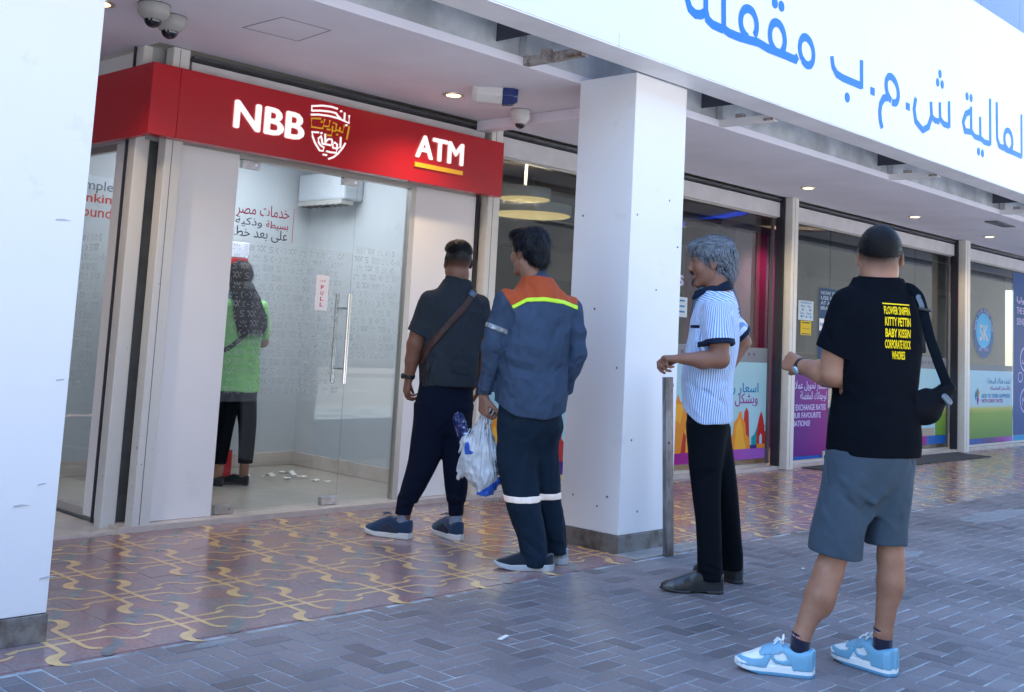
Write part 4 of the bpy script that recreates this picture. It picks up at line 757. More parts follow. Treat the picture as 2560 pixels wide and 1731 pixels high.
text('الأقرب من', 'film_lettering', BLT, bB, 13.72, 14.20, 0.70, 0.84, VY-.0008, 0.0006, 0.014, arabic=True); text('بأسعار', 'film_lettering', PLT, bB, 13.55, 14.05, 0.58, 0.70, VY-.0008, 0.0006, 0.014, arabic=True)
film_quad(bB, 'beige_base', 13.2, 14.0, 0.205, 0.30, mat('art_beige', (0.42, 0.36, 0.28), 0.5), .0008)
# field poster across the post
FIELD = grad('field_film', [(0, (0.10, 0.24, 0.04)), (1, (0.32, 0.58, 0.74)), (0.36, (0.20, 0.36, 0.05)), (0.43, (0.45, 0.46, 0.10)), (0.47, (0.36, 0.58, 0.66))], 2, 0.12, 1.06)
film_quad(bC, 'field_film', 14.62, 16.735, 0.125, 1.035, FIELD); film_quad(bC, 'frosted_band', 14.62, 16.735, 1.037, 1.115, FROSTB)
film_quad(bB, 'field_film', 14.03, 14.36, 0.205, 1.035, FIELD, .0008)
film_quad(bC, 'gradient_stripe', 14.62, 16.735, 0.052, 0.124, grad('film_stripe_c', [(0, (0.01, 0.09, 0.42)), (1, (0.36, 0.10, 0.55)), (0.35, (0.01, 0.07, 0.35)), (0.6, (0.08, 0.03, 0.2)), (0.8, (0.25, 0.02, 0.28))], 0, 14.62, 16.735))
text('اضف هناك السعادة', 'film_lettering', BLT, bC, 15.75, 16.64, 0.86, 0.94, VY-.0008, 0.0006, 0.012, arabic=True); text('بالأسعار المفضلة', 'film_lettering', PLT, bC, 15.88, 16.64, 0.76, 0.84, VY-.0008, 0.0006, 0.012, arabic=True)
text('ADD TO THEIR HAPPINESS', 'film_lettering', BLT, bC, 15.56, 16.63, 0.665, 0.72, VY-.0008, 0.0006, 0.03); text('WITH GREAT RATES', 'film_lettering', PLT, bC, 15.56, 16.35, 0.60, 0.65, VY-.0008, 0.0006, 0.03)
for dx_, m_, z_ in ((0, BLT, .70), (.05, TEAL, .74), (.09, ORG, .73), (.07, PLT, .64)): MB().xz([(15.32+dx_, z_), (15.36+dx_, z_+.07), (15.40+dx_, z_), (15.36+dx_, z_-.08)], VY-.0014, VY-.0008).build('burst_logo', m_, bC)
BOYS, BOYD = mat('boy_skin', (0.28, 0.17, 0.12), 0.5), mat('boy_clothes', (0.16, 0.14, 0.13), 0.5)
art([(BOYD, [(14.78, .56), (14.82, .60), (14.92, .62), (15.04, .57), (15.06, .44), (15.02, .38), (15.04, .13), (14.96, .13), (14.93, .27), (14.90, .13), (14.80, .13), (14.82, .38)]), (BOYS, [(14.86, .60), (14.84, .70), (14.87, .75), (14.96, .75), (14.99, .69), (14.95, .62)]),
     (BOYS, [(15.03, .46), (15.12, .39), (15.22, .47), (15.25, .52), (15.19, .48), (15.12, .43), (15.05, .50)]), (RUBBER, [(14.84, .70), (14.84, .77), (14.90, .80), (14.97, .78), (14.95, .74), (14.88, .74), (14.87, .68)])], bC, name='boy_art')
film_quad(bC, 'blue_panel_film', 16.755, 19.16, 0.13, 2.48, mat('film_royal', (0.012, 0.075, 0.28), 0.4, var=0.1, vscale=1)); film_quad(bC, 'cyan_base', 16.755, 19.16, 0.052, 0.128, mat('film_cyan', (0.02, 0.32, 0.62), 0.4))
for s_, z0, z1, a_ in (('أموال دوليا', 2.02, 2.16, True), ('THE EASY WAY TO', 1.88, 1.98, False), ('SEND ABROAD', 1.72, 1.82, False)): text(s_, 'film_lettering', LAV, bC, 16.90, 17.9, z0, z1, VY-.0008, 0.0006, 0.02, arabic=a_)
rg = MB()
for cz in (1.22, .62): rg.stroke([(x, z) for x, z in arc(17.25, cz, .20, 0, 360, 28, .17)], .022, lambda x, z, h: (x, VY-.0010, z))
rg.stroke(arc(17.05, .96, .09, 0, 360, 20, .07), .014, lambda x, z, h: (x, VY-.0010, z)); rg.build('ring_icon', LAV, bC)
text('ريال', 'film_lettering', LAV, bC, 17.12, 17.38, 1.15, 1.29, VY-.0012, 0.0005, 0.015, arabic=True); text('درهم', 'film_lettering', LAV, bC, 17.12, 17.38, .55, .69, VY-.0012, 0.0005, 0.015, arabic=True)
# round stickers
def disc_sticker(e, cx, cz, rx, rz, m, dy=0): return MB().xz(arc(cx, cz, rx, 0, 360, 40, rz)[:-1], VY-.0006-dy, VY-dy).build('round_sticker', m, e)
SB, SB2 = mat('sticker_blue', (0.008, 0.10, 0.26), 0.3), grad('sticker_glow', [(0, (0.02, 0.40, 0.75)), (1, (0.02, 0.40, 0.75))], 0, 0, 1)
disc_sticker(bC, 15.63, 1.545, .365, .345, SB); disc_sticker(bC, 15.63, 1.58, .27, .24, SB2, .0008)
text('5K', 'sticker_lettering', mat('sticker_silver', (0.5, 0.55, 0.6), 0.3), bC, 15.47, 15.79, 1.44, 1.66, VY-.0016, 0.0006, 0.03); text('BFC  WIRE', 'sticker_lettering', LAV, bC, 15.47, 15.80, 1.30, 1.345, VY-.0010, 0.0005, 0.01)
disc_sticker(bA, 8.99, 1.38, .43, .46, SB)
def ring_text(e, s, cx, cz, r, a0, a1, h, m):
    for i, c_ in enumerate(s):
        if c_ == ' ': continue
        a = rad(a0+(a1-a0)*i/(len(s)-1)); q = text(c_, 'sticker_lettering', m, e, -h*.42, h*.42, -h/2, h/2, 0, 0.0005, 0.02)
        me = q.data; me.transform(Matrix.Translation(wloc(e))); me.transform(Matrix.Rotation(-(a-math.pi/2), 4, 'Y')); me.transform(Matrix.Translation(Vector((cx+r*math.cos(a), VY-.0010, cz+r*math.sin(a)))-wloc(e)))
ring_text(bA, 'FOR REMITTANCE', 8.98, 1.38, .385, 105, -5, .075, LAV)
ring_text(bC, 'SEND YOUR MONEY HOME', 15.63, 1.545, .315, 170, 10, .045, LAV)
film_quad(bA, 'white_notice', 8.20, 8.49, 1.42, 1.60, MATS['notice_white'], .0)
for k in range(3): film_quad(bA, 'notice_line', 8.30, 8.45, 1.56-k*.05, 1.575-k*.05, BLT, .0008)
text('as', 'wall_lettering', LAV, bA, 8.24, 8.42, 1.70, 1.80, VY-.0008, .0005, .02)
disc_sticker(bA, 7.15, 1.62, .30, .33, mat('sticker_azure', (0.01, 0.16, 0.42), 0.3)); ring_text(bA, 'FOR REMITTANCE', 7.15, 1.62, .25, 165, 60, .06, LAV)
bw = empty('corporate_wall_sign', (17.9, 7.0, 2.2), 'dark interior partition with faint grey corporate services wording', 'wall sign')
MB().box(15.6, 19.8, 7.02, 7.08, 0.025, 2.64).build('partition', SHOPD, bw)
for k, s_ in enumerate(('BFC Corporate Business', 'Services, connecting', 'globally to over 200', 'countries and territories')): text(s_, 'lettering', mat('dim_print', (0.12, 0.13, 0.15), 0.5), bw, 16.56, 16.56+(2.75, 2.35, 2.2, 2.75)[k], 2.36-k*.155, 2.47-k*.155, 7.0185, 0.001, 0.01)
mtt = empty('door_mat', (11.9, 5.4, 0), 'flat dark doormat on the patterned tiles outside the purple door', 'doormat')
MB().box(10.35, 14.2, 5.20, 5.66, 0.0015, 0.010).build('mat_pile', mat('mat_dark', (0.035, 0.035, 0.045), 0.9, bump=0.5, bscale=300), mtt)
# small litter on the paving
for k, (x, y, lab, s) in enumerate(((3.272, 3.048, 'small white paper scrap on the brick paving in the foreground', .035), (10.60, 3.55, 'tiny white scrap on the paving at the right edge', .05), (5.62, 3.05, 'tiny white speck of litter beside the black shoes', .007))):
    q = MB().box(-s, s, -.008, .008, .0, .004).mesh('scrap'); o = link_mesh('paper_scrap', q, PAP, None, loc=(x, y, .0025)); o.rotation_euler = (0, 0, rad(18+40*k)); tag(o, lab, 'litter')
# opposite side of the street, seen only as reflections in the glass
ob = empty('opposite_building', (5, -18, 0), 'cream building across the street mirrored in the shop glass', 'building')
MB().box(-90, 140, -24, -14, 0, 9.5).build('wall', mat('cream_render', (0.13, 0.13, 0.13), 0.8, var=0.06, vscale=0.5), ob); MB().box(-90.2, 140.2, -24.2, -13.8, 9.501, 9.8).build('roof', SHUTW, ob)
for i in range(10):
    x = -12+i*5; f_ = MB().box(x, x+2.4, -13.99, -13.93, 5.2, 7.2).build('window', mat('far_frame', (0.2, 0.2, 0.2), 0.5), ob); MB().box(x+.1, x+2.3, -13.929, -13.91, 5.3, 7.1).build('pane', mat('far_pane', (0.12, 0.13, 0.14), 0.3), f_)
# ------------------------------------------------------------- people: smooth solids blended from tapered limbs, meshed on a fine grid
F4 = np.float32
def V(*a): return np.array(a, F4)
def nrm(v): v = np.asarray(v, F4); return v/np.linalg.norm(v)
def smin(a, b, k):
    if k <= 0: return np.minimum(a, b)
    h = np.clip(0.5+0.5*(b-a)/k, 0, 1); return b+(a-b)*h-k*h*(1-h)
def smax(a, b, k): return -smin(-a, -b, k)
class Cone:                                   # tapered capsule, optionally flattened along an axis
    def __init__(s, a, b, ra, rb, fl=None, fs=1.0):
        s.a, s.b, s.ra, s.rb = V(*a), V(*b), ra, rb; s.fl = nrm(fl) if fl is not None else None; s.fs = fs
        s.c = (s.a+s.b)/2; s.R = np.linalg.norm(s.b-s.a)/2+max(ra, rb)
    def __call__(s, P):
        ab = s.b-s.a; pa = P-s.a; L = float(ab@ab)+1e-9; t = np.clip(pa@ab/L, 0, 1)
        q = pa-t[:, None]*ab; d2 = (q*q).sum(1)
        if s.fl is not None: f = q@s.fl; d2 = d2+f*f*(1/s.fs**2-1)
        return np.sqrt(d2)-(s.ra+(s.rb-s.ra)*t)
class Ell:
    def __init__(s, c, r, M=None): s.c = V(*c); s.r = V(*r); s.M = M; s.R = float(max(r))
    def __call__(s, P):
        q = P-s.c
        if s.M is not None: q = q@s.M
        k = np.sqrt(((q/s.r)**2).sum(1))+1e-6; k2 = np.sqrt(((q/(s.r*s.r))**2).sum(1))+1e-6
        return k*(k-1)/k2
class Loft:                                   # stacked elliptic sections: rows (z, cx, cy, half width, half depth), turned by phi
    def __init__(s, rows, phi=0.0, p=2.3, zr=0.02):
        A = np.array(rows, float); A = A[np.argsort(A[:, 0])]; s.A = A; s.cs, s.sn = math.cos(phi), math.sin(phi); s.p = p; s.zr = zr
        s.c = V(A[:, 1].mean(), A[:, 2].mean(), A[:, 0].mean()); s.R = 9
        zz = np.linspace(A[0, 0], A[-1, 0], 64); s.zz = zz; s.T = []
        for k in range(1, 5):                 # softened interpolation
            y = np.interp(zz, A[:, 0], A[:, k]); m = max(1, int(64*0.035/(A[-1, 0]-A[0, 0]+1e-6))); ker = np.ones(2*m+1)/(2*m+1)
            s.T.append(np.convolve(np.pad(y, m, 'edge'), ker, 'valid'))
    def par(s, z): return [np.interp(z, s.zz, t).astype(F4) for t in s.T]
    def __call__(s, P):
        z = P[:, 2]; cx, cy, w_, d_ = s.par(z); x = P[:, 0]-cx; y = P[:, 1]-cy
        X = np.abs(x*s.cs+y*s.sn)/w_; Y = np.abs(-x*s.sn+y*s.cs)/d_
        k = (X**s.p+Y**s.p)**(1/s.p); d = (k-1)*np.minimum(w_, d_)*0.92
        return smax(d, np.maximum(s.A[0, 0]-z, z-s.A[-1, 0]), s.zr)
class Plane:                                  # keeps the side n points away from
    def __init__(s, p, n): s.p = V(*p); s.n = nrm(n); s.R = 9; s.c = s.p
    def __call__(s, P): return (P-s.p)@s.n
class Fn:
    def __init__(s, f): s.f = f; s.R = 9; s.c = V(0, 0, 0)
    def __call__(s, P): return s.f(P)
def _hash(i, j, k, sd):
    h = (i.astype(np.int64)*374761393+j.astype(np.int64)*668265263+k.astype(np.int64)*2147483647+sd*97531) & 0xffffffff
    h = ((h ^ (h >> 13))*1274126177) & 0xffffffff; return ((h ^ (h >> 16)) & 0xffff).astype(F4)/65535.0
def vnoise(P, sc, sd=0):
    Q = P*np.asarray(sc, F4)+100; I = np.floor(Q).astype(np.int32); f = (Q-I).astype(F4); f = f*f*(3-2*f); r = 0
    for dx in (0, 1):
        wx = f[:, 0] if dx else 1-f[:, 0]
        for dy in (0, 1):
            wy = f[:, 1] if dy else 1-f[:, 1]
            for dz in (0, 1):
                wz = f[:, 2] if dz else 1-f[:, 2]; r = r+_hash(I[:, 0]+dx, I[:, 1]+dy, I[:, 2]+dz, sd)*wx*wy*wz
    return r*2-1
class Body:
    def __init__(s): s.ops = []; s.R = 9; s.c = V(0, 0, 0)
    def add(s, *fs, k=0.01):
        for f in fs: s.ops.append(('u', f, k))
        return s
    def sub(s, *fs, k=0.004):
        for f in fs: s.ops.append(('s', f, k))
        return s
    def cut(s, *fs, k=0.003):
        for f in fs: s.ops.append(('i', f, k))
        return s
    def disp(s, f): s.ops.append(('d', f, 0)); return s
    def __call__(s, P):
        d = np.full(len(P), 9.0, F4)
        for op, f, k in s.ops:
            if op == 'd': 
                m = np.abs(d) < 0.05
                if m.any(): d[m] += f(P[m])
                continue
            if f.R < 2 and op in 'us':
                m = ((P-f.c)**2).sum(1) < (f.R+0.09)**2
                if op == 'u':
                    far = ~m
                    if far.any(): d[far] = np.minimum(d[far], np.sqrt(((P[far]-f.c)**2).sum(1))-f.R+0.0)
                if not m.any(): continue
                v = f(P[m]); d[m] = smin(d[m], v, k) if op == 'u' else smax(d[m], -v, k)
            else:
                v = f(P); d = smin(d, v, k) if op == 'u' else smax(d, -v if op == 's' else v, k)
        return d
def folds(lst):
    """lst: (a, b, width, height) - raised (+) or sunk (-) cloth folds along segments"""
    def f(P):
        r = np.zeros(len(P), F4)
        for a, b, w_, h_ in lst:
            a = V(*a); ab = V(*b)-a; pa = P-a; t = np.clip(pa@ab/float(ab@ab), 0, 1); q = pa-t[:, None]*ab
            r -= h_*np.exp(-(q*q).sum(1)/(w_*w_))*(1-0.6*np.abs(2*t-1)**3)
        return r
    return f
def drape(amp, sc, sd=0, ridge=False):
    def f(P):
        n = vnoise(P, sc, sd)+0.45*vnoise(P, np.asarray(sc)*2.1, sd+5)
        return -amp*((1-2*np.abs(n)) if ridge else n)
    return f
def mesh_of(fn, lo, hi, h, B=8):
    lo = np.array(lo, F4); hi = np.array(hi, F4); nb = np.ceil((hi-lo)/(h*B)).astype(int); n = nb*B
    g_ = [lo[i]+(np.arange(nb[i])*B+B/2-.5)*h for i in range(3)]
    Cc = np.stack(np.meshgrid(*g_, indexing='ij'), -1).reshape(-1, 3).astype(F4); dc = fn(Cc)
    keep = np.abs(dc) < h*B*0.9+0.012
    D = np.repeat(np.repeat(np.repeat(np.where(dc < 0, -1, 1).astype(F4).reshape(nb), B, 0), B, 1), B, 2)
    kb = np.stack(np.unravel_index(np.nonzero(keep)[0], nb), 1)
    o = np.stack(np.meshgrid(*[np.arange(B)]*3, indexing='ij'), -1).reshape(-1, 3)
    for c0 in range(0, len(kb), 600):
        I = (kb[c0:c0+600, None, :]*B+o[None]).reshape(-1, 3); D[I[:, 0], I[:, 1], I[:, 2]] = fn((lo+I*h).astype(F4))
    Sg = D < 0; c = np.zeros(np.array(D.shape)-1, np.uint8)
    for dx in (0, 1):
        for dy in (0, 1):
            for dz in (0, 1): c += Sg[dx:n[0]-1+dx, dy:n[1]-1+dy, dz:n[2]-1+dz]
    act = (c > 0) & (c < 8); ids = np.argwhere(act); idx = np.full(act.shape, -1, np.int32); idx[act] = np.arange(len(ids))
    acc = np.zeros((len(ids), 3)); cnt = np.zeros(len(ids)); cor = [(x, y, z) for x in (0, 1) for y in (0, 1) for z in (0, 1)]
    val = {q: D[ids[:, 0]+q[0], ids[:, 1]+q[1], ids[:, 2]+q[2]] for q in cor}
    for q in cor:
        for ax in range(3):
            if q[ax]: continue
            q2 = list(q); q2[ax] = 1; q2 = tuple(q2); a, b = val[q], val[q2]; m = (a < 0) != (b < 0); t = np.where(m, a/np.where(m, a-b, 1), 0)
            p = np.zeros((len(ids), 3)); p[:] = q; p[:, ax] += t; acc[m] += p[m]; cnt[m] += 1
    vs = lo+(ids+acc/cnt[:, None])*h; quads = []
    for ax in range(3):
        sl0 = [slice(None)]*3; sl1 = [slice(None)]*3; sl0[ax] = slice(0, -1); sl1[ax] = slice(1, None)
        E_ = np.argwhere(Sg[tuple(sl0)] != Sg[tuple(sl1)]); u_, v_ = [(1, 2), (2, 0), (0, 1)][ax]
        ok = (E_[:, u_] > 0) & (E_[:, v_] > 0) & (E_[:, 0] < n[0]-1) & (E_[:, 1] < n[1]-1) & (E_[:, 2] < n[2]-1); E_ = E_[ok]
        def cid(du, dv): q = E_.copy(); q[:, u_] -= du; q[:, v_] -= dv; return idx[q[:, 0], q[:, 1], q[:, 2]]
        Q = np.stack([cid(1, 1), cid(0, 1), cid(0, 0), cid(1, 0)], 1); fl = ~Sg[E_[:, 0], E_[:, 1], E_[:, 2]]; Q[fl] = Q[fl][:, ::-1]
        quads.append(Q[(Q >= 0).all(1)])
    return vs, np.vstack(quads)
def solid(name, fn, lo, hi, h, m, parent, attrs=None, label=None):
    vs, q = mesh_of(fn, lo, hi, h); me = bpy.data.meshes.new(name)
    me.vertices.add(len(vs)); me.vertices.foreach_set('co', vs.astype(F4).ravel()); me.loops.add(q.size); me.loops.foreach_set('vertex_index', q.astype(np.int32).ravel())
    me.polygons.add(len(q)); me.polygons.foreach_set('loop_start', np.arange(0, q.size, 4, dtype=np.int32)); me.update(calc_edges=True)
    for k, f in (attrs or {}).items():
        a = me.attributes.new(k, 'FLOAT', 'POINT'); a.data.foreach_set('value', f(vs.astype(F4)).astype(F4))
    o = link_mesh(name, me, m, parent, True)
    if label: o['label'] = label
    return o
def onto(fn, P, dirv, off=0.002, steps=40):
    """slides points along dirv until they touch the solid"""
    P = np.array(P, F4); d = nrm(dirv)
    for _ in range(steps): v = fn(P); P = P+d*np.clip(v-off, -0.02, 0.02)[:, None]*0.85
    return P
# frames: person space is x = right, y = away, z = up
class Fr:
    def __init__(s, c, f, up=(0, 0, 1), s_=1.0):
        s.c = V(*c); s.f = nrm(f); u_ = V(*up); s.r = nrm(np.cross(s.f, u_)); s.u = nrm(np.cross(s.r, s.f)); s.s = s_
    def p(s, r, f, u): return s.c+s.s*(s.r*r+s.f*f+s.u*u)
    def M(s): return np.stack([s.r, s.f, s.u], 1).astype(F4)
    def ell(s, r, f, u, rr): return Ell(s.p(r, f, u), [x*s.s for x in rr], s.M())
    def cone(s, a, b, ra, rb): return Cone(s.p(*a), s.p(*b), ra*s.s, rb*s.s)
    def loc(s, P): return ((P-s.c)@s.M())/s.s
def head(B, H, neck_to, nr=0.056, nose=1.0):
    B.add(H.cone((0, -.018, -.045), (0, -.022, -.085), .058, nr), k=.01); B.add(Cone(H.p(0, -.022, -.085), neck_to, nr*H.s, nr*1.1), k=.02)
    B.add(H.ell(0, -.018, .030, (.076, .097, .088)), k=.02); B.add(H.ell(0, .028, -.018, (.063, .066, .092)), k=.03)
    for s_ in (-1, 1):
        B.add(H.cone((s_*.050, .0, -.055), (s_*.018, .068, -.098), .020, .018), k=.02); B.add(H.ell(s_*.040, .060, -.022, (.024, .024, .024)), k=.02)
        B.sub(H.ell(s_*.031, .101, .012, (.017, .014, .010)), k=.010)
    B.add(H.ell(0, .080, -.098, (.020, .017, .017)), k=.018); B.add(H.cone((-.034, .080, .030), (.034, .080, .030), .011, .011), k=.012)
    B.add(H.cone((0, .090, .020), (0, .110*nose, -.022), .0075, .0125), k=.010)
    for s_ in (-1, 1): B.add(H.ell(s_*.012, .098, -.028, (.010, .012, .009)), k=.006)
    B.add(H.cone((-.020, .086, -.054), (.020, .086, -.054), .006, .006), k=.006); B.add(H.cone((-.017, .084, -.066), (.017, .084, -.066), .008, .008), k=.006); B.sub(H.cone((-.02, .099, -.060), (.02, .099, -.060), .002, .002), k=.003)
    for s_ in (-1, 1):
        e = Fr(H.p(s_*.079, -.012, -.004), H.f*.9+H.r*s_*-.25, H.u+H.f*-.12, H.s)
        B.add(e.ell(0, 0, .004, (.0085, .018, .031)), k=.006); B.add(e.ell(0, .004, -.020, (.008, .010, .013)), k=.005); B.sub(e.ell(s_*.009, .004, .004, (.005, .010, .018)), k=.004)
def hand(B, w0, dirv, pn, side, curl=(25, 35, 25), thumb=(0.5, 0.6, 0.2), sc=1.0, spread=0.06, curls=None):
    """w0 wrist, dirv wrist-to-knuckles, pn palm normal, side = +1/-1 puts the thumb along cross(dirv, pn)*side"""
    d = nrm(dirv); n_ = nrm(np.asarray(pn, F4)-d*float(np.dot(pn, d))); t = np.cross(d, n_)*side; w0 = V(*w0)
    offs = (.029, .010, -.010, -.027); kn = (.084, .089, .084, .074); L = ((.040, .025, .020), (.044, .029, .021), (.041, .027, .020), (.032, .020, .018)); rr = (.0090, .0092, .0088, .0078)
    for i in range(4):
        k0 = w0+sc*(d*kn[i]+t*offs[i]); B.add(Cone(w0+sc*(d*.012+t*offs[i]*.55), k0, .0165*sc, .0118*sc), k=.010*sc)
    for i in range(4):
        c_ = curls[i] if curls else curl; p = w0+sc*(d*kn[i]+t*offs[i]-n_*.001); ang = 0; dd = nrm(d+t*spread*(1.5-i)*.6)
        for j in range(3):
            ang += rad(c_[j]); v = dd*math.cos(ang)+n_*math.sin(ang); q = p+v*L[i][j]*sc; B.add(Cone(p, q, rr[i]*sc*(1-.07*j), rr[i]*sc*(.93-.08*j)), k=.0025); p = q
    b = w0+sc*(d*.022+t*.022+n_*.006); v1 = nrm(d*thumb[0]+t*thumb[1]+n_*thumb[2]); B.add(Cone(b, b+v1*.045*sc, .0165*sc, .0115*sc), k=.010*sc)
    p = b+v1*.045*sc; v2 = nrm(v1+d*.35+n_*thumb[2]*.6); B.add(Cone(p, p+v2*.030*sc, .0112*sc, .0098*sc), k=.003); p = p+v2*.030*sc; v3 = nrm(v2+n_*.35*thumb[2]+d*.15); B.add(Cone(p, p+v3*.022*sc, .0098*sc, .0078*sc), k=.003)
def cloth(name, col, rough=0.85, fine=260, bump=0.25, var=0.06, sheen=0.25):
    if name in MATS: return MATS[name]
    m = mat(name, col, rough, var=var, vscale=5, bump=bump, bscale=fine, sheen=sheen, spec=0.06 if max(col) < .02 else .15)
    creases(m); return m
def creases(m, amt=.55, sc=7.5):
    N, L = m.node_tree.nodes, m.node_tree.links; b = N['Principled BSDF']; tc = N.new('ShaderNodeTexCoord')
    n = N.new('ShaderNodeTexNoise'); n.inputs['Scale'].default_value = sc; n.inputs['Detail'].default_value = 3; n.inputs['Distortion'].default_value = 1.6
    try: n.noise_type = 'RIDGED_MULTIFRACTAL'
    except Exception: pass
    L.new(tc.outputs['Object'], n.inputs['Vector']); bp = N.new('ShaderNodeBump'); bp.inputs['Strength'].default_value = amt; bp.inputs['Distance'].default_value = .012
    L.new(n.outputs[0], bp.inputs['Height'])
    if b.inputs['Normal'].is_linked: L.new(b.inputs['Normal'].links[0].from_socket, bp.inputs['Normal'])
    L.new(bp.outputs[0], b.inputs['Normal'])
def skin(name, col, hair=(0.012, 0.010, 0.010)):
    m = bpy.data.materials.new(name); m.use_nodes = True; t = m.node_tree; N = t.nodes; L = t.links; b = N['Principled BSDF']
    at = N.new('ShaderNodeAttribute'); at.attribute_name = 'stubble'; tc = N.new('ShaderNodeTexCoord')
    n = N.new('ShaderNodeTexNoise'); n.inputs['Scale'].default_value = 14; n.inputs['Detail'].default_value = 5; L.new(tc.outputs['Object'], n.inputs['Vector'])
    r = N.new('ShaderNodeValToRGB'); r.color_ramp.elements[0].position = .35; r.color_ramp.elements[1].position = .65
    r.color_ramp.elements[0].color = (col[0]*.88, col[1]*.82, col[2]*.80, 1); r.color_ramp.elements[1].color = (col[0]*1.08, col[1]*1.06, col[2]*1.05, 1); L.new(n.outputs[0], r.inputs[0])
    n2 = N.new('ShaderNodeTexNoise'); n2.inputs['Scale'].default_value = 420; L.new(tc.outputs['Object'], n2.inputs['Vector'])
    mu = N.new('ShaderNodeMath'); mu.operation = 'MULTIPLY'; ad = N.new('ShaderNodeMapRange'); ad.inputs[1].default_value = .3; ad.inputs[2].default_value = .7; ad.inputs[3].default_value = .90; ad.inputs[4].default_value = 1.08
    L.new(n2.outputs[0], ad.inputs[0]); L.new(at.outputs['Fac'], mu.inputs[0]); L.new(ad.outputs[0], mu.inputs[1]); mu.use_clamp = True
    mx = N.new('ShaderNodeMix'); mx.data_type = 'RGBA'; L.new(mu.outputs[0], mx.inputs[0]); L.new(r.outputs[0], mx.inputs[6]); mx.inputs[7].default_value = (*hair, 1); L.new(mx.outputs[2], b.inputs['Base Color'])
    b.inputs['Roughness'].default_value = 0.52; b.inputs['Specular IOR Level'].default_value = 0.35
    b.inputs['Subsurface Weight'].default_value = 0.12; b.inputs['Subsurface Radius'].default_value = (0.9, 0.35, 0.2); b.inputs['Subsurface Scale'].default_value = 0.008
    bp = N.new('ShaderNodeBump'); bp.inputs['Strength'].default_value = .15; bp.inputs['Distance'].default_value = .001; L.new(n2.outputs[0], bp.inputs['Height']); L.new(bp.outputs[0], b.inputs['Normal'])
    return m
def hairmat(name, c0, c1, st=(9, 9, 2), bm=.6):
    m = mat(name, c1, 0.45, col2=c0, vscale=16, bump=bm, bscale=40, stretch=st, spec=0.15); return m
def person(P, rot, label, grp='people queueing at the ATM'):
    e = empty('person', (P[0], P[1], 0), label, 'person', grp); e.rotation_euler = (0, 0, rad(rot)); return e
# parent offsets: geometry below is in person space already, so parts sit at the origin of their person
def shoe(par, heel, dirv, L=.285, W=.050, top=.105, mats=None, h=.004, kind='sneaker', name='shoe', toe_up=.0, label=None):
    """heel: ground point under the heel; dirv: toe direction in person space"""
    d = nrm((*dirv, 0)); n_ = V(-d[1], d[0], 0); o = V(heel[0], heel[1], 0)
    M = np.stack([d, n_, V(0, 0, 1)], 1)
    def foot(P): return (P-o)@M                       # x along the foot, y to its left, z up
    xs_ = np.array([-.006, .0, .02, .07, .13, .19, .235, .265, .285, .292])/.285*L
    ws_ = np.array([.0, .026, .038, .041, .040, .046, .046, .036, .018, .0])/.05*W
    if kind == 'dress': ws_ = np.array([.0, .022, .034, .034, .034, .042, .038, .025, .011, .0])/.05*W
    sole_t = {'sneaker': .040, 'runner': .034, 'dress': .016}[kind]
    def plan(q): x = np.clip(q[:, 0], xs_[0], xs_[-1]); w_ = np.interp(x, xs_, ws_); out = np.maximum(xs_[0]-q[:, 0], q[:, 0]-xs_[-1]); return smax(np.abs(q[:, 1])-w_, out, .004)
    def sole(P):
        q = foot(P); rise = np.interp(q[:, 0], [0, L*.7, L*1.02], [0, 0, .018 if kind != 'dress' else .012]); bt = np.maximum(rise-q[:, 2], 0)*0
        tp = np.interp(q[:, 0], [0, L*.35, L*.75, L], [sole_t*1.08, sole_t*.98, sole_t*.85, sole_t*.85+.010]); zlo = rise
        if kind == 'dress': zlo = np.where((q[:, 0] > L*.27) & (q[:, 0] < L*.55), .010, rise)
        return smax(plan(q)-.004, np.maximum(zlo-q[:, 2], q[:, 2]-tp), .004)
    zt = np.array([top*.95, top, top*.95, top*.98, top*1.12, top*.90, top*.68, top*.58, top*.46, top*.25]) if kind != 'dress' else np.array([.086, .094, .090, .088, .100, .078, .062, .052, .040, .022])
    def upper(P):
        q = foot(P); t = np.interp(q[:, 0], xs_, zt); w_ = np.interp(q[:, 0], xs_, ws_); a = np.clip((q[:, 2]-.012)/np.maximum(t-.012, .01), 0, 1.2)
        pe = np.interp(q[:, 0], [L*.30, L*.55], [9, 2.6]); ww = w_*np.sqrt(np.maximum(1-(a*.93)**pe, 0.0))+.001; side = np.abs(q[:, 1])-ww; out = np.maximum(xs_[0]-q[:, 0], q[:, 0]-xs_[-1]+.004)
        return smax(smax(side, out, .006), np.maximum(sole_t*.5-q[:, 2], q[:, 2]-t), .006)*.8
    mouth = Ell(o+d*(L*.20)+V(0, 0, top*1.16 if kind != 'dress' else .118), [L*.135, .060, top*.36 if kind != 'dress' else .040], M.astype(F4))
    U = Body().add(Fn(upper), k=0).sub(mouth, k=.008)
    lo = o+np.minimum(d*-.05, d*(L+.05))-.07; hi = o+np.maximum(d*-.05, d*(L+.05))+.07; lo[2] = -.01; hi[2] = .16
    e = solid(name, U, lo, hi, h, mats['upper'], par, label=label)
    solid('sole', Fn(sole), lo, hi, h, mats['sole'], e)
    return e, U, foot, (lo, hi), (o, d, n_)
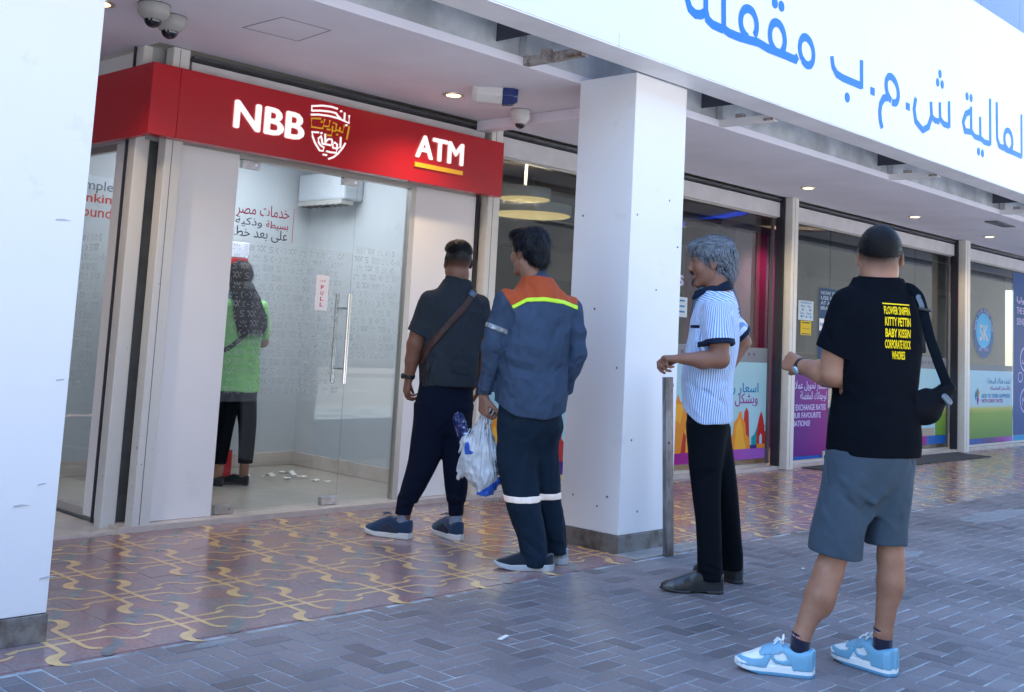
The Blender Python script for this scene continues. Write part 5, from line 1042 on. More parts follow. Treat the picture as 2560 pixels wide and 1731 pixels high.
def panel(name, U, foot, poly, m, par, box_, h, off=.0022):
    """raised overlay on a shoe: the upper grown outward, cut to a side-view outline"""
    A = np.array(poly, F4)
    def f(P):
        q = foot(P); x, z = q[:, 0], q[:, 2]; d = np.full(len(P), 9, F4); ins = np.zeros(len(P), bool)
        for i in range(len(A)):
            a, b = A[i], A[(i+1) % len(A)]; ab = b-a; t = np.clip(((x-a[0])*ab[0]+(z-a[1])*ab[1])/float(ab@ab+1e-9), 0, 1)
            d = np.minimum(d, np.hypot(x-a[0]-t*ab[0], z-a[1]-t*ab[1])); c = (a[1] > z) != (b[1] > z); xi = a[0]+(z-a[1])*(b[0]-a[0])/((b[1]-a[1]) if abs(b[1]-a[1]) > 1e-9 else 1e-9); ins ^= c & (x < xi)
        return np.maximum(U(P)-off, np.where(ins, -d, d))
    return solid(name, Fn(f), box_[0], box_[1], h, m, par)
def ribbon_on(name, fn, pts, w_, m, par, dirv, off=.003, th=.004, n=60):
    """flat strap laid on a solid: centre line slid onto it, real thickness"""
    P = np.array(pts, float); s_ = np.r_[0, np.cumsum(np.linalg.norm(np.diff(P, axis=0), axis=1))]; t = np.linspace(0, s_[-1], n); C_ = np.stack([np.interp(t, s_, P[:, i]) for i in range(3)], 1)
    for _ in range(3): C_[1:-1] = (C_[:-2]+C_[1:-1]*2+C_[2:])/4
    T = np.gradient(C_, axis=0); T /= np.linalg.norm(T, axis=1)[:, None]; D_ = nrm(dirv); Wd = np.cross(T, D_); Wd /= np.linalg.norm(Wd, axis=1)[:, None]
    rows = []
    for k in (-1, -.33, .33, 1):
        Q = C_+Wd*w_/2*k; rows.append(onto(fn, Q, D_, off) if fn is not None else Q)
    top = [r-D_*th for r in rows]; vs = np.vstack(rows+top); fs = []
    for l in range(3):
        for i in range(n-1):
            a = l*n+i; fs.append((a, a+1, a+1+n, a+n)); b = a+4*n; fs.append((b, b+n, b+n+1, b+1))
    for i in range(n-1): fs.append((i, i+4*n, i+1+4*n, i+1)); a = 3*n+i; fs.append((a, a+1, a+1+4*n, a+4*n))
    me = bpy.data.meshes.new(name); me.from_pydata(vs.tolist(), [], fs); me.update(); return link_mesh(name, me, m, par, True)

def strands(parent, src, name, m, flow, n, length, width, lift=.25, seed=1, region=None, stray=.12):
    """fine ribbons of hair rooted on a hair solid and combed along flow(P)"""
    me = src.data; k = len(me.vertices); co = np.empty(k*3, F4); me.vertices.foreach_get('co', co); co = co.reshape(-1, 3); no = np.empty(k*3, F4); me.vertices.foreach_get('normal', no); no = no.reshape(-1, 3)
    r = np.random.default_rng(seed); ok = np.arange(k) if region is None else np.nonzero(region(co))[0]; i = r.choice(ok, n); P = co[i]+r.normal(0, .001, (n, 3)); Nn = no[i]
    D = flow(P)+r.normal(0, stray, (n, 3)); D = D-Nn*(D*Nn).sum(1)[:, None]; D /= np.linalg.norm(D, axis=1)[:, None]+1e-6; Wd = np.cross(D, Nn); ln = length*r.uniform(.6, 1.25, n)[:, None]; q = 4
    vs = np.zeros((n, q, 2, 3)); up_ = r.uniform(-.02, lift, n)[:, None]
    for s_ in range(q):
        t = s_/(q-1); c = P+D*ln*t+Nn*(up_*ln*t*(1-.55*t)+.0006)-V(0, 0, 1)*ln*.10*t*t; hw = width/2*(1-.8*t)
        vs[:, s_, 0] = c-Wd*hw; vs[:, s_, 1] = c+Wd*hw
    idx = np.arange(n)[:, None]*2*q; fs = np.concatenate([np.concatenate([idx+2*s_, idx+2*s_+1, idx+2*s_+3, idx+2*s_+2], 1) for s_ in range(q-1)])
    o = bpy.data.meshes.new(name); o.vertices.add(n*2*q); o.vertices.foreach_set('co', vs.astype(F4).ravel()); o.loops.add(fs.size); o.loops.foreach_set('vertex_index', fs.astype(np.int32).ravel())
    o.polygons.add(len(fs)); o.polygons.foreach_set('loop_start', np.arange(0, fs.size, 4, dtype=np.int32)); o.update(calc_edges=True)
    a = o.attributes.new('lock', 'FLOAT', 'POINT'); a.data.foreach_set('value', np.repeat(r.random(n), 2*q).astype(F4))
    ob = link_mesh(name, o, m, src); ob['kind'] = 'stuff'; return ob
def strandmat(name, c0, c1):
    if name in MATS: return MATS[name]
    m = mat(name, c1, .5, spec=.25); N, L = m.node_tree.nodes, m.node_tree.links; a = N.new('ShaderNodeAttribute'); a.attribute_name = 'lock'; r = N.new('ShaderNodeValToRGB')
    r.color_ramp.elements[0].color = (*c0, 1); r.color_ramp.elements[1].color = (*c1, 1); L.new(a.outputs['Fac'], r.inputs[0]); L.new(r.outputs[0], N['Principled BSDF'].inputs['Base Color']); return m
BLACKC = mat('accessory_black', (0.012, 0.012, 0.014), 0.45)
# ============================================================= man in the black T-shirt
def man_black():
    p = person((3.95, 2.03), -62.8, 'man in black T-shirt with yellow back print, grey shorts and sky-blue sneakers', None)
    p['label'] = 'man in black T-shirt with yellow back print, grey shorts and sky-blue sneakers'
    SK = skin('skin_tan', (0.30, 0.160, 0.105), (0.004, 0.004, 0.005))
    H = Fr((.156, .030, 1.543), (-.10, .99, -.03)); phi = rad(40)
    B = Body(); head(B, H, (.152, .012, 1.40), .062)
    B.add(Ell((.156, .0, 1.50), (.066, .055, .045)), k=.02)                       # full nape
    B.add(Loft([(.80, .14, .02, .14, .11), (1.0, .145, .02, .135, .105), (1.2, .15, .02, .15, .105), (1.36, .153, .02, .14, .09), (1.42, .152, .018, .08, .07)], phi, 2.2), k=.02)
    Ls, Le, Lw = (.040, -.075, 1.345), (.000, -.060, 1.092), (-.128, .115, 1.112)
    B.add(Cone(Ls, (.004, -.062, 1.15), .056, .050), Cone((.004, -.062, 1.16), Le, .050, .046), Cone(Le, (-.045, -.005, 1.095), .047, .044), Cone((-.045, -.005, 1.095), Lw, .044, .029), k=.02)
    hand(B, Lw, (-.66, .72, .22), (.62, .62, -.15), 1, curls=((58, 70, 40), (62, 72, 40), (66, 74, 40), (70, 74, 40)), thumb=(.85, .35, .45), sc=1.02)
    Rs, Re, Rw = (.272, .115, 1.345), (.262, .205, 1.10), (.045, .255, 1.045)
    B.add(Cone(Rs, Re, .056, .044), Cone(Re, (.17, .23, 1.075), .044, .042), Cone((.17, .23, 1.075), Rw, .042, .028), k=.02)
    hand(B, Rw, (-.97, -.10, -.02), (.05, .1, .95), 1, curls=((30, 35, 20),)*4, thumb=(.6, .5, .4))
    # legs
    B.add(Cone((.080, -.02, .82), (.028, -.048, .50), .070, .056), Cone((.028, -.048, .50), (-.006, -.070, .37), .055, .050), Cone((-.006, -.070, .37), (-.040, -.086, .29), .050, .048), Cone((-.040, -.086, .29), (-.098, -.102, .14), .048, .032), Cone((-.098, -.102, .14), (-.106, -.104, .05), .032, .031), k=.018)
    B.add(Ell((-.018, -.090, .315), (.040, .040, .10)), k=.03); B.add(Cone((-.105, -.104, .05), (-.20, -.110, .045), .022, .013), k=.01)
    B.add(Cone((.200, .05, .82), (.212, .056, .54), .068, .054), Cone((.212, .056, .54), (.214, .060, .42), .053, .047), Cone((.214, .060, .42), (.212, .064, .33), .047, .046), Cone((.212, .064, .33), (.192, .076, .14), .045, .032), Cone((.192, .076, .14), (.190, .078, .05), .032, .031), k=.018)
    B.add(Ell((.224, .056, .35), (.034, .036, .09)), k=.03); B.add(Cone((.19, .078, .05), (.11, .135, .045), .022, .013), k=.01)
    def stub(P):
        q = H.loc(P); az = np.abs(q[:, 0]); back = np.clip((.06-q[:, 1])/.03, 0, 1); z0 = np.interp(az, [0, .05, .08], [-.080, -.072, -.040])
        v = np.clip((q[:, 2]-z0)/.075, 0, 1)**1.1; return v*back*1.12*((P-H.c)[:, 2] > -.12)
    solid('body', B, (-.34, -.22, .0), (.42, .44, 1.70), .005, SK, p, {'stubble': stub})
    HR = Body().add(H.ell(0, -.018, .0305, (.0772, .0984, .0915)), k=0).cut(Plane(H.p(0, -.03, .008), -(H.u*.93-H.f*.30)), k=.004).disp(drape(.0004, (90, 90, 90), 3))
    hs = solid('hair', HR, (.04, -.12, 1.46), (.27, .18, 1.68), .0035, hairmat('hair_black', (0.0012, 0.0012, 0.0018), (0.003, 0.003, 0.004), (30, 30, 30), .5), p)
    strands(p, hs, 'hair_strands', strandmat('strand_black', (0.001, 0.001, 0.0015), (0.008, 0.008, 0.011)), lambda P: (P-H.c)*6+H.f*.5, 5000, .010, .0012, .9, 3)
    # T-shirt
    T = Body().add(Loft([(.797, .144, .018, .178, .142), (.86, .146, .018, .176, .146), (.95, .147, .018, .166, .140), (1.03, .147, .018, .158, .130), (1.12, .150, .018, .168, .126), (1.22, .155, .02, .183, .128), (1.32, .157, .02, .185, .118), (1.38, .156, .02, .165, .100), (1.415, .155, .02, .128, .088), (1.445, .155, .016, .092, .080), (1.485, .155, .014, .079, .075)], phi, 2.35, .008), k=0)
    T.add(Cone((.045, -.070, 1.350), (-.012, -.062, 1.135), .062, .074), k=.035).add(Cone((.262, .11, 1.350), (.272, .165, 1.16), .062, .072), k=.035)
    T.disp(folds([((.01, -.10, 1.30), (.09, -.11, 1.16), .012, -.006), ((.03, -.1, 1.22), (.13, -.12, 1.02), .016, .005), ((.02, -.11, 1.05), (.20, -.11, .98), .014, .006), ((.05, -.12, .99), (.24, -.09, .93), .014, -.006), ((.25, -.05, 1.12), (.14, -.12, .98), .014, .006), ((.28, -.02, 1.02), (.12, -.12, .90), .015, -.005), ((.29, .0, .96), (.16, -.12, .86), .013, .005),
        ((-.01, -.04, .93), (.08, -.11, .85), .013, .005), ((-.04, -.11, 1.27), (.01, -.13, 1.17), .010, -.004), ((.03, -.12, 1.33), (-.02, -.13, 1.24), .012, .004)]))
    T.disp(drape(.0045, (7, 7, 9), 11))
    T.cut(Plane((-.015, -.064, 1.178), (-.35, .02, -.93)), k=.004) if False else None
    slv = Fn(lambda P: np.where(P[:, 0] < .062, (1.178-.46*(P[:, 0]+.02))-P[:, 2]-np.clip(P[:, 0]-.03, 0, 1)*9, -1).astype(F4))
    def sleeve_cut(P):                                   # hems of the two sleeves; the torso part stays
        d1 = (P-V(-.015, -.064, 1.172))@nrm((-.12, 0, -1)); out1 = np.maximum(d1, (P[:, 0]-(.030+.0*P[:, 2]))*1.0)
        return np.where(P[:, 0] < .03, np.where(P[:, 2] > 1.06, d1, -1), -1)
    body_only = Loft([(.797, .144, .018, .178, .142), (.86, .146, .018, .176, .146), (.95, .147, .018, .166, .140), (1.03, .147, .018, .158, .130), (1.12, .150, .018, .168, .126), (1.22, .155, .02, .183, .128), (1.30, .157, .02, .185, .118)], phi, 2.35, .008)
    core = Body().add(Loft(list(zip(body_only.A[:, 0], body_only.A[:, 1], body_only.A[:, 2], body_only.A[:, 3]+.006, body_only.A[:, 4]+.006)), phi, 2.35, .008), k=0)
    pl1 = Plane((-.010, -.064, 1.168), (-.42, .0, -.91)); pl2 = Plane((.27, .16, 1.19), (.0, .1, -1))
    T.ops.append(('i', Fn(lambda P: np.minimum(np.maximum(np.where(P[:, 0]+.0 < .155, pl1(P), pl2(P)), -9), core(P))), .004))
    T.sub(Cone((.02, -.066, 1.24), (-.03, -.058, 1.05), .052, .066), k=.003)
    T.cut(Fn(lambda P: P[:, 2]-1.463-.10*(P[:, 1]-.01)), k=.004)
    BT = cloth('tee_black', (0.0028, 0.0042, 0.0075), .9, bump=.12, sheen=0)
    solid('t_shirt', T, (-.10, -.20, .78), (.40, .26, 1.49), .005, BT, p)
    solid('collar', Body().add(Cone((.155, .013, 1.44), (.155, .013, 1.475), .0815, .0765), k=0).cut(Fn(lambda P: np.abs(P[:, 2]-1.459-.10*(P[:, 1]-.01))-.009), k=.003), (.05, -.1, 1.43), (.26, .12, 1.50), .004, BT, p)
    # print on the back
    YEL = mat('print_yellow', (0.78, 0.58, 0.01), 0.55); nb = nrm((.50, -.86, 0)); rr = nrm((.86, .50, 0)); c0 = V(.232, -.10, 0)
    for s_, z0, z1, wd in (('FLOWER SNIFFIN', 1.322, 1.352, .118), ('KITTY PETTIN', 1.280, 1.312, .116), ('BABY KISSIN', 1.238, 1.270, .114), ('CORPORATE ROCK', 1.197, 1.229, .118), ('WHORES', 1.158, 1.188, .060), ('-', 1.359, 1.3635, .124)):
        if s_ == '-':
            me = bpy.data.meshes.new('bar'); n = 24; vs = [((i/n-.5)*wd, 0, z) for z in (z0, z1) for i in range(n+1)]; me.from_pydata(vs, [], [(i, i+1, i+n+2, i+n+1) for i in range(n)]); o = link_mesh('back_print', me, YEL, p)
        else: o = text(s_, 'back_print', YEL, p, -wd/2, wd/2, z0, z1, 0, .0003, .030); o.location = (0, 0, 0); off = -wloc(p)
        n = len(o.data.vertices); co = np.empty(n*3); o.data.vertices.foreach_get('co', co); co = co.reshape(-1, 3)
        if s_ != '-': co = co+np.array(wloc(p))
        dep = -co[:, 1]; W = c0+rr*co[:, :1]+V(0, 0, 1)*co[:, 2:3]+nb*.14; Q = onto(T, W, -nb, .0018); Q = Q+nb*dep[:, None]
        o.data.vertices.foreach_set('co', Q.astype(F4).ravel()); o.data.update()
    # shorts
    S_ = Body().add(Loft([(.58, .118, .01, .10, .07), (.66, .122, .01, .140, .105), (.73, .128, .01, .160, .126), (.80, .136, .012, .164, .132), (.86, .140, .012, .158, .128)], phi, 2.3, .01), k=0)
    S_.add(Loft([(.425, .010, -.052, .097, .098), (.50, .016, -.05, .094, .098), (.62, .040, -.04, .095, .10), (.74, .068, -.025, .098, .105), (.80, .08, -.02, .09, .10)], rad(10), 2.2, .006), k=.03)
    S_.add(Loft([(.470, .195, .058, .073, .082), (.56, .196, .055, .078, .088), (.68, .200, .045, .088, .098), (.78, .20, .04, .09, .10)], rad(25), 2.2, .006), k=.022)
    S_.disp(folds([((.13, -.05, .76), (.10, -.14, .50), .012, -.008), ((.16, -.04, .66), (.11, -.12, .46), .012, .007), ((.02, -.14, .72), (.17, -.1, .62), .014, .006), ((.03, -.14, .66), (.16, -.09, .55), .012, -.006), ((-.04, -.12, .60), (.03, -.15, .50), .012, .005), ((-.06, -.08, .72), (-.02, -.12, .60), .012, -.005), ((.20, -.03, .72), (.26, -.02, .58), .012, .006), ((.17, -.02, .60), (.24, -.03, .52), .012, .005), ((.0, -.1, .78), (.12, -.13, .70), .012, .005), ((-.03, -.13, .52), (.07, -.15, .44), .012, .004)]))
    S_.disp(folds([((.22, -.06, .80), (.13, -.13, .56), .018, .011), ((.27, -.02, .78), (.16, -.08, .56), .014, -.009), ((.10, -.12, .80), (.06, -.15, .62), .016, .007), ((.0, -.13, .78), (-.03, -.14, .60), .014, .008), ((.02, -.14, .62), (-.06, -.13, .50), .014, -.006), ((.25, -.01, .66), (.20, -.02, .52), .012, .006)])).disp(drape(.005, (9, 9, 6), 31))
    S_.cut(Fn(lambda P: np.where(P[:, 0] < .125, .448-.17*(P[:, 0]+.07), -9)*1.0-np.where(P[:, 0] < .125, P[:, 2], 0)), k=.003)
    S_.sub(Cone((.012, -.052, .50), (.004, -.054, .38), .080, .086), k=.004).sub(Cone((.196, .057, .54), (.194, .058, .42), .061, .064), k=.004)
    SG = cloth('shorts_grey', (0.040, 0.062, 0.088), .8, sheen=.05)
    solid('shorts', S_, (-.12, -.20, .40), (.33, .20, .88), .005, SG, p)
    solid('pocket_welt', Body().add(Cone((-.030, -.088, .79), (-.018, -.125, .69), .0035, .0035), k=0), (-.06, -.15, .66), (0, -.06, .81), .004, SG, p)
    # socks and sneakers
    for (a, b) in (((-.106, -.104, .05), (-.098, -.102, .148)), ((.190, .078, .05), (.192, .076, .156))):
        sk = solid('sock', Body().add(Cone(a, b, .0345, .0360), k=0).cut(Plane(b, (0.25, .05, .9)), k=.002), (a[0]-.06, a[1]-.06, .02), (a[0]+.07, a[1]+.06, .17), .004, cloth('sock_navy', (0.012, 0.014, 0.035)), p)
        solid('sock_stripe', Body().add(Cone(a, b, .0355, .0370), k=0).cut(Fn(lambda P, b=b: np.abs((P-V(*b))@nrm((.25, .05, .9))+.012)-.0022), k=0), (a[0]-.06, a[1]-.06, .02), (a[0]+.07, a[1]+.06, .17), .003, mat('sock_pink', (0.5, 0.28, 0.35), .8), sk)
    BL, WH = mat('sneaker_blue', (0.15, 0.36, 0.52), .45, var=.05, bump=.1, bscale=200), mat('sneaker_white', (0.72, 0.78, 0.82), .4, var=.03)
    SOLE = grad('sneaker_sole', [(0, (0.10, 0.28, 0.45)), (1, (0.76, 0.80, 0.83)), (0.24, (0.13, 0.33, 0.50)), (0.27, (0.74, 0.79, 0.82))], 2, .0, .05)
    for heel, dv, lab in (((-.056, -.102), (-1, -.05), None), ((.232, .046), (-.80, .60), None)):
        u_, U, foot, bx, fr = shoe(p, heel, dv, .268, .0475, .096, {'upper': WH, 'sole': SOLE}, .0035, 'sneaker')
        sc_ = lambda pl: [(x*.88, z*.84) for x, z in pl]
        panel('heel_panel', U, foot, sc_([(-.02, .03), (-.02, .15), (.105, .15), (.125, .104), (.106, .086), (.100, .070), (.088, .058), (.080, .03)]), BL, u_, bx, .0032, .004)
        panel('toe_panel', U, foot, sc_([(.185, .03), (.176, .055), (.166, .080), (.184, .088), (.205, .066), (.24, .060), (.27, .062), (.33, .066), (.33, .03)]), BL, u_, bx, .0032, .004)
        panel('side_curve_mark', U, foot, sc_([(.082, .050), (.115, .047), (.150, .052), (.166, .068), (.168, .090), (.156, .094), (.156, .076), (.145, .065), (.12, .064), (.088, .076)]), BL, u_, bx, .0032, .0045)
        panel('eyelet_stay', U, foot, sc_([(.120, .100), (.136, .090), (.190, .080), (.212, .076), (.218, .090), (.16, .15), (.11, .145)]), BL, u_, bx, .0032, .0035)
        o, d, n_ = fr; lc = MB(); up3 = V(0, 0, 1)
        for i in range(6):
            t = .112+i*.014; z = .103-i*.0088; a = o+d*t+n_*.020+up3*z; b = o+d*(t+.004)-n_*.020+up3*z; mdl = (a+b)/2+up3*.012; lc.tube([a, mdl, b], .0032, 6)
        lc.build('laces', WH, None, True).parent = u_
        bw_ = MB()
        for s_ in (-1, 1):
            c = o+d*.108+up3*.117; bw_.tube([c, c+n_*s_*.018+up3*.016-d*.004, c+n_*s_*.034+up3*.008, c+n_*s_*.030-up3*.008, c], .0034, 6); bw_.tube([c, c+n_*s_*.015+up3*.004+d*.018, c+n_*s_*.022-up3*.012+d*.030], .003, 6)
        bw_.build('lace_bow', WH, None, True).parent = u_
    # watch
    wd = nrm(np.array(Lw)-np.array((-.045, -.005, 1.095))); wc = V(*Lw)-wd*.010
    wm = solid('watch_strap', Body().add(Cone(wc-wd*.012, wc+wd*.012, .0335, .0325), k=0).cut(Fn(lambda P: np.abs((P-wc)@wd)-.0115), k=.003).sub(Cone(wc-wd*.04, wc+wd*.04, .0295, .0285), k=.001), (-.19, .04, 1.05), (-.07, .17, 1.17), .003, BLACKC, p)
    fn_ = nrm(np.cross(wd, V(0, 0, 1))*1.0+V(0, 0, -.55)); fc = wc+fn_*.034
    if fn_[1] > 0: fn_ = nrm(V(-fn_[0], -fn_[1], fn_[2])); fc = wc+fn_*.034
    solid('watch_face', Body().add(Cone(fc-fn_*.004, fc+fn_*.003, .0165, .0155), k=0).cut(Fn(lambda P: np.abs((P-fc)@fn_)-.0045), k=.001), tuple(fc-.03), tuple(fc+.03), .0025, mat('watch_glass', (0.35, 0.50, 0.62), .1, .3), wm)
    # sling bag hanging from the right shoulder: a thing of its own
    bg_ = empty('sling_bag', (3.95, 2.03, 0), 'black sling bag hanging at the right hip of the man in black', 'bag'); bg_.rotation_euler = (0, 0, rad(-62.8))
    G = Body().add(Cone((.262, .02, .962), (.330, .03, .978), .050, .052, (0, 1, 0), .7), Cone((.330, .03, .978), (.408, .035, 1.062), .052, .026, (0, 1, 0), .7), k=.025)
    G.add(Cone((.25, .0, 1.02), (.33, .03, 1.035), .014, .02), k=.02).disp(folds([((.27, -.03, 1.0), (.36, -.02, 1.02), .010, -.006), ((.29, -.04, .96), (.38, -.02, .99), .012, .005)])).disp(drape(.004, (16, 16, 16), 8))
    BG = cloth('bag_nylon', (0.004, 0.005, 0.008), .6, 400, sheen=0)
    solid('pouch', G, (.17, -.08, .87), (.45, .13, 1.10), .005, BG, bg_)
    ribbon_on('strap', None, [(.22, .06, 1.435), (.270, .02, 1.430), (.300, .0, 1.400), (.318, -.005, 1.33), (.340, .0, 1.24), (.372, .01, 1.15), (.398, .02, 1.085), (.400, .03, 1.05)], .036, mat('strap_web', (0.004, 0.007, 0.012), .9, bump=.4, bscale=400, spec=.05), bg_, (.0, 1, .05), th=.004)
    bkl = Body().add(Cone((.298, -.008, 1.392), (.310, -.008, 1.362), .014, .014, (.6, -.8, .2), .35), k=0)
    solid('buckle', bkl, (.26, -.05, 1.32), (.35, .03, 1.44), .003, mat('buckle_grey', (0.10, 0.13, 0.17), .35, .4), bg_)
    solid('buckle_bar', Body().add(Cone((.300, -.016, 1.352), (.338, -.010, 1.345), .006, .006), k=0), (.27, -.04, 1.32), (.36, .02, 1.37), .003, BLACKC, bg_)
    solid('side_clip', Body().add(Cone((.392, -.005, 1.030), (.408, .0, 1.012), .013, .013, (.3, -.9, 0), .5), k=0), (.36, -.04, .98), (.44, .03, 1.06), .003, mat('buckle_grey', (0, 0, 0)), bg_)
    MB().tube([(.290, .0, .915), (.293, -.01, .885), (.299, -.01, .862), (.289, -.01, .860)], .0035, 6).build('drawcord', BLACKC, None, True).parent = bg_
    return p
# ============================================================= grey-haired man, striped shirt
def man_striped():
    p = person((4.66, 3.06), -56.71, 'grey-haired man in profile wearing a blue striped shirt and black trousers', None)
    SK = skin('skin_brown', (0.215, 0.105, 0.070), (0.02, 0.015, 0.012))
    H = Fr((-.004, .075, 1.580), (-.995, .02, -.06), s_=1.0)
    B = Body(); head(B, H, (.040, .080, 1.40), .055, .97)
    B.add(H.cone((0, .088, .022), (0, .1075, -.020), .007, .0105), k=.006)
    B.add(Loft([(.84, .0, .08, .14, .095), (1.0, -.005, .08, .135, .10), (1.2, .012, .08, .145, .10), (1.35, .035, .08, .15, .085), (1.40, .035, .08, .08, .06)], rad(90), 2.2), k=.02)
    Ls, Le, Lw = (.030, -.085, 1.355), (.052, -.130, 1.112), (-.128, -.165, 1.104)
    B.add(Cone(Ls, (.045, -.115, 1.19), .052, .047), Cone((.045, -.115, 1.19), Le, .047, .042), Cone(Le, (-.03, -.145, 1.102), .044, .040), Cone((-.03, -.145, 1.102), Lw, .040, .026), k=.02)
    hand(B, Lw, (-1, -.06, -.03), (.03, .12, -1), -1, curls=((42, 50, 35), (58, 55, 35), (76, 60, 35), (88, 65, 40)), thumb=(.75, .35, .55), sc=.98)
    Rs, Re, Rw = (.055, .235, 1.355), (.165, .295, 1.200), (.075, .245, 1.02)
    B.add(Cone(Rs, Re, .050, .041), Cone(Re, Rw, .041, .028), k=.02); hand(B, Rw, (-.5, -.5, -.6), (-.6, -.4, .3), 1, thumb=(.5, .5, .2))
    B.add(Cone((.01, .05, .84), (.012, .02, .47), .062, .045), Cone((.012, .02, .47), (.040, .005, .09), .045, .034), Cone((.04, .005, .05), (-.08, -.03, .035), .022, .012), k=.01)
    B.add(Cone((.03, .12, .84), (.095, .17, .47), .060, .045), Cone((.095, .17, .47), (.148, .28, .09), .045, .034), Cone((.15, .29, .05), (.07, .35, .035), .022, .012), k=.01)
    def stub(P):
        q = H.loc(P); m = np.clip(1-np.hypot((q[:, 2]+.088)/.022, (q[:, 0])/.034), 0, 1)*(q[:, 1] > .05)*1.6; s_ = np.clip((q[:, 2]-.0)/.03, 0, 1)*(q[:, 1] < .03)*.6
        return np.clip(m+s_, 0, .9)
    solid('body', B, (-.27, -.24, .0), (.26, .45, 1.72), .0045, SK, p, {'stubble': stub})
    # face details on the near (camera) side and far side
    EW_, ED = mat('eye_white', (0.6, 0.58, 0.55), .2), mat('eye_dark', (0.02, 0.012, 0.01), .15)
    for s_ in (-1, 1):
        c = H.p(s_*.031, .0725, .012); e = solid('eye', Body().add(Ell(c, (.0108,)*3), k=0), tuple(c-.02), tuple(c+.02), .003, EW_, p); c2 = c+H.f*.0066+H.r*s_*.002
        solid('iris', Body().add(Ell(c2, (.0060,)*3), k=0), tuple(c2-.01), tuple(c2+.01), .002, ED, e)
        solid('eyelid', Body().add(Ell(c, (.0122,)*3), k=0).cut(Plane(c+H.u*.001, -(H.u+H.f*.15)), k=.001), tuple(c-.02), tuple(c+.02), .003, SK, p)
        solid('eyebrow', Body().add(H.cone((s_*.016, .095, .034), (s_*.046, .082, .038), .0045, .003), k=0).disp(drape(.001, (200, 200, 200), 2)), tuple(H.p(s_*.03, .09, .036)-.03), tuple(H.p(s_*.03, .09, .036)+.03), .003, mat('brow_hair', (0.03, 0.025, 0.025), .8), p)
    MH = mat('moustache_hair', (0.018, 0.014, 0.014), .8, bump=.8, bscale=200)
    M_ = Body().add(H.cone((-.022, .091, -.052), (0, .101, -.042), .006, .008), H.cone((.022, .091, -.052), (0, .101, -.042), .006, .008), k=.004).disp(drape(.0015, (150, 150, 150), 2))
    solid('moustache', M_, tuple(H.p(0, .09, -.045)-.04), tuple(H.p(0, .09, -.045)+.04), .003, MH, p)
    GT = Body().add(H.ell(0, .088, -.094, (.017, .014, .020)), k=0).disp(drape(.0015, (150, 150, 150), 4)); solid('goatee', GT, tuple(H.p(0, .09, -.095)-.04), tuple(H.p(0, .09, -.095)+.04), .003, MH, p)
    # wavy grey hair with a side parting
    HR = Body().add(H.ell(0, -.020, .036, (.088, .108, .100)), k=0).add(H.ell(0, -.085, -.030, (.060, .032, .050)), k=.03).add(H.ell(-.01, .060, .085, (.058, .042, .030)), k=.03).add(H.ell(0, -.03, .095, (.065, .075, .040)), k=.02)
    HR.sub(H.ell(0, .075, -.048, (.12, .085, .098)), k=.006)
    for s_ in (-1, 1): HR.sub(H.ell(s_*.085, -.004, -.030, (.034, .030, .048)), k=.008)
    HR.cut(Plane(H.p(0, -.09, -.078), (0, 0, -1)), k=.01)
    Mh = H.M()
    def locks(P):
        q = (P-H.c)@Mh; an = np.arctan2(q[:, 2]-.0, q[:, 1]+.01); Q = np.stack([an*2.0+q[:, 0]*6, q[:, 0]*26, np.hypot(q[:, 1], q[:, 2])*20], 1).astype(F4)
        return -.0055*(1-2*np.abs(vnoise(Q, (1.0, 1.2, 1), 5)))-.0028*(1-2*np.abs(vnoise(Q, (1.8, 3.5, 3), 9)))-.0014*(1-2*np.abs(vnoise(Q, (2.2, 9, 5), 19)))
    HR.disp(locks)
    def lock(P):
        q = (P-H.c)@Mh; an = np.arctan2(q[:, 2], q[:, 1]+.01); Q = np.stack([an*1.6+q[:, 0]*5, q[:, 0]*26, np.hypot(q[:, 1], q[:, 2])*12], 1).astype(F4)
        return .45+.25*vnoise(Q, (1.5, 2.2, 1), 15)+.30*vnoise(Q, (2, 6, 3), 16)+.40*vnoise(Q, (2.5, 13, 6), 17)+.30*np.clip((q[:, 2]-.02)/.10, -1, .5)
    hm_ = hairmat('hair_grey', (0.04, 0.05, 0.06), (0.2, 0.23, 0.27), (6, 12, 12), .12); hn = hm_.node_tree; ha = hn.nodes.new('ShaderNodeAttribute'); ha.attribute_name = 'lock'; hr_ = hn.nodes.new('ShaderNodeValToRGB')
    hr_.color_ramp.elements[0].position = .25; hr_.color_ramp.elements[0].color = (0.008, 0.011, 0.015, 1); hr_.color_ramp.elements[1].position = .85; hr_.color_ramp.elements[1].color = (0.12, 0.14, 0.165, 1)
    hn.links.new(ha.outputs['Fac'], hr_.inputs[0]); hn.links.new(hr_.outputs[0], hn.nodes['Principled BSDF'].inputs['Base Color'])
    hs = solid('hair', HR, (-.14, -.04, 1.46), (.15, .19, 1.74), .003, hm_, p, {'lock': lock})
    def flow(P):
        q = (P-H.c)@Mh; top = np.clip((q[:, 2]-.05)/.04, 0, 1)[:, None]; wv = np.sin(q[:, 0]*60+q[:, 1]*40)[:, None]*.25
        return (H.f*.9+H.r*-.35)*top+(-H.u*.85-H.f*.55)*(1-top)+H.r*wv
    strands(p, hs, 'hair_strands', strandmat('strand_grey', (0.010, 0.013, 0.018), (0.34, 0.38, 0.43)), flow, 5200, .034, .0016, .22, 5)
    # shirt
    phi = rad(90)
    rows = [(.775, .0, .08, .168, .117), (.86, -.002, .08, .168, .121), (.95, -.004, .08, .165, .122), (1.03, -.006, .08, .166, .124), (1.12, .006, .08, .172, .126), (1.22, .018, .08, .180, .122), (1.30, .026, .08, .182, .118), (1.36, .030, .08, .160, .108), (1.40, .024, .08, .118, .094), (1.44, .026, .08, .080, .074)]
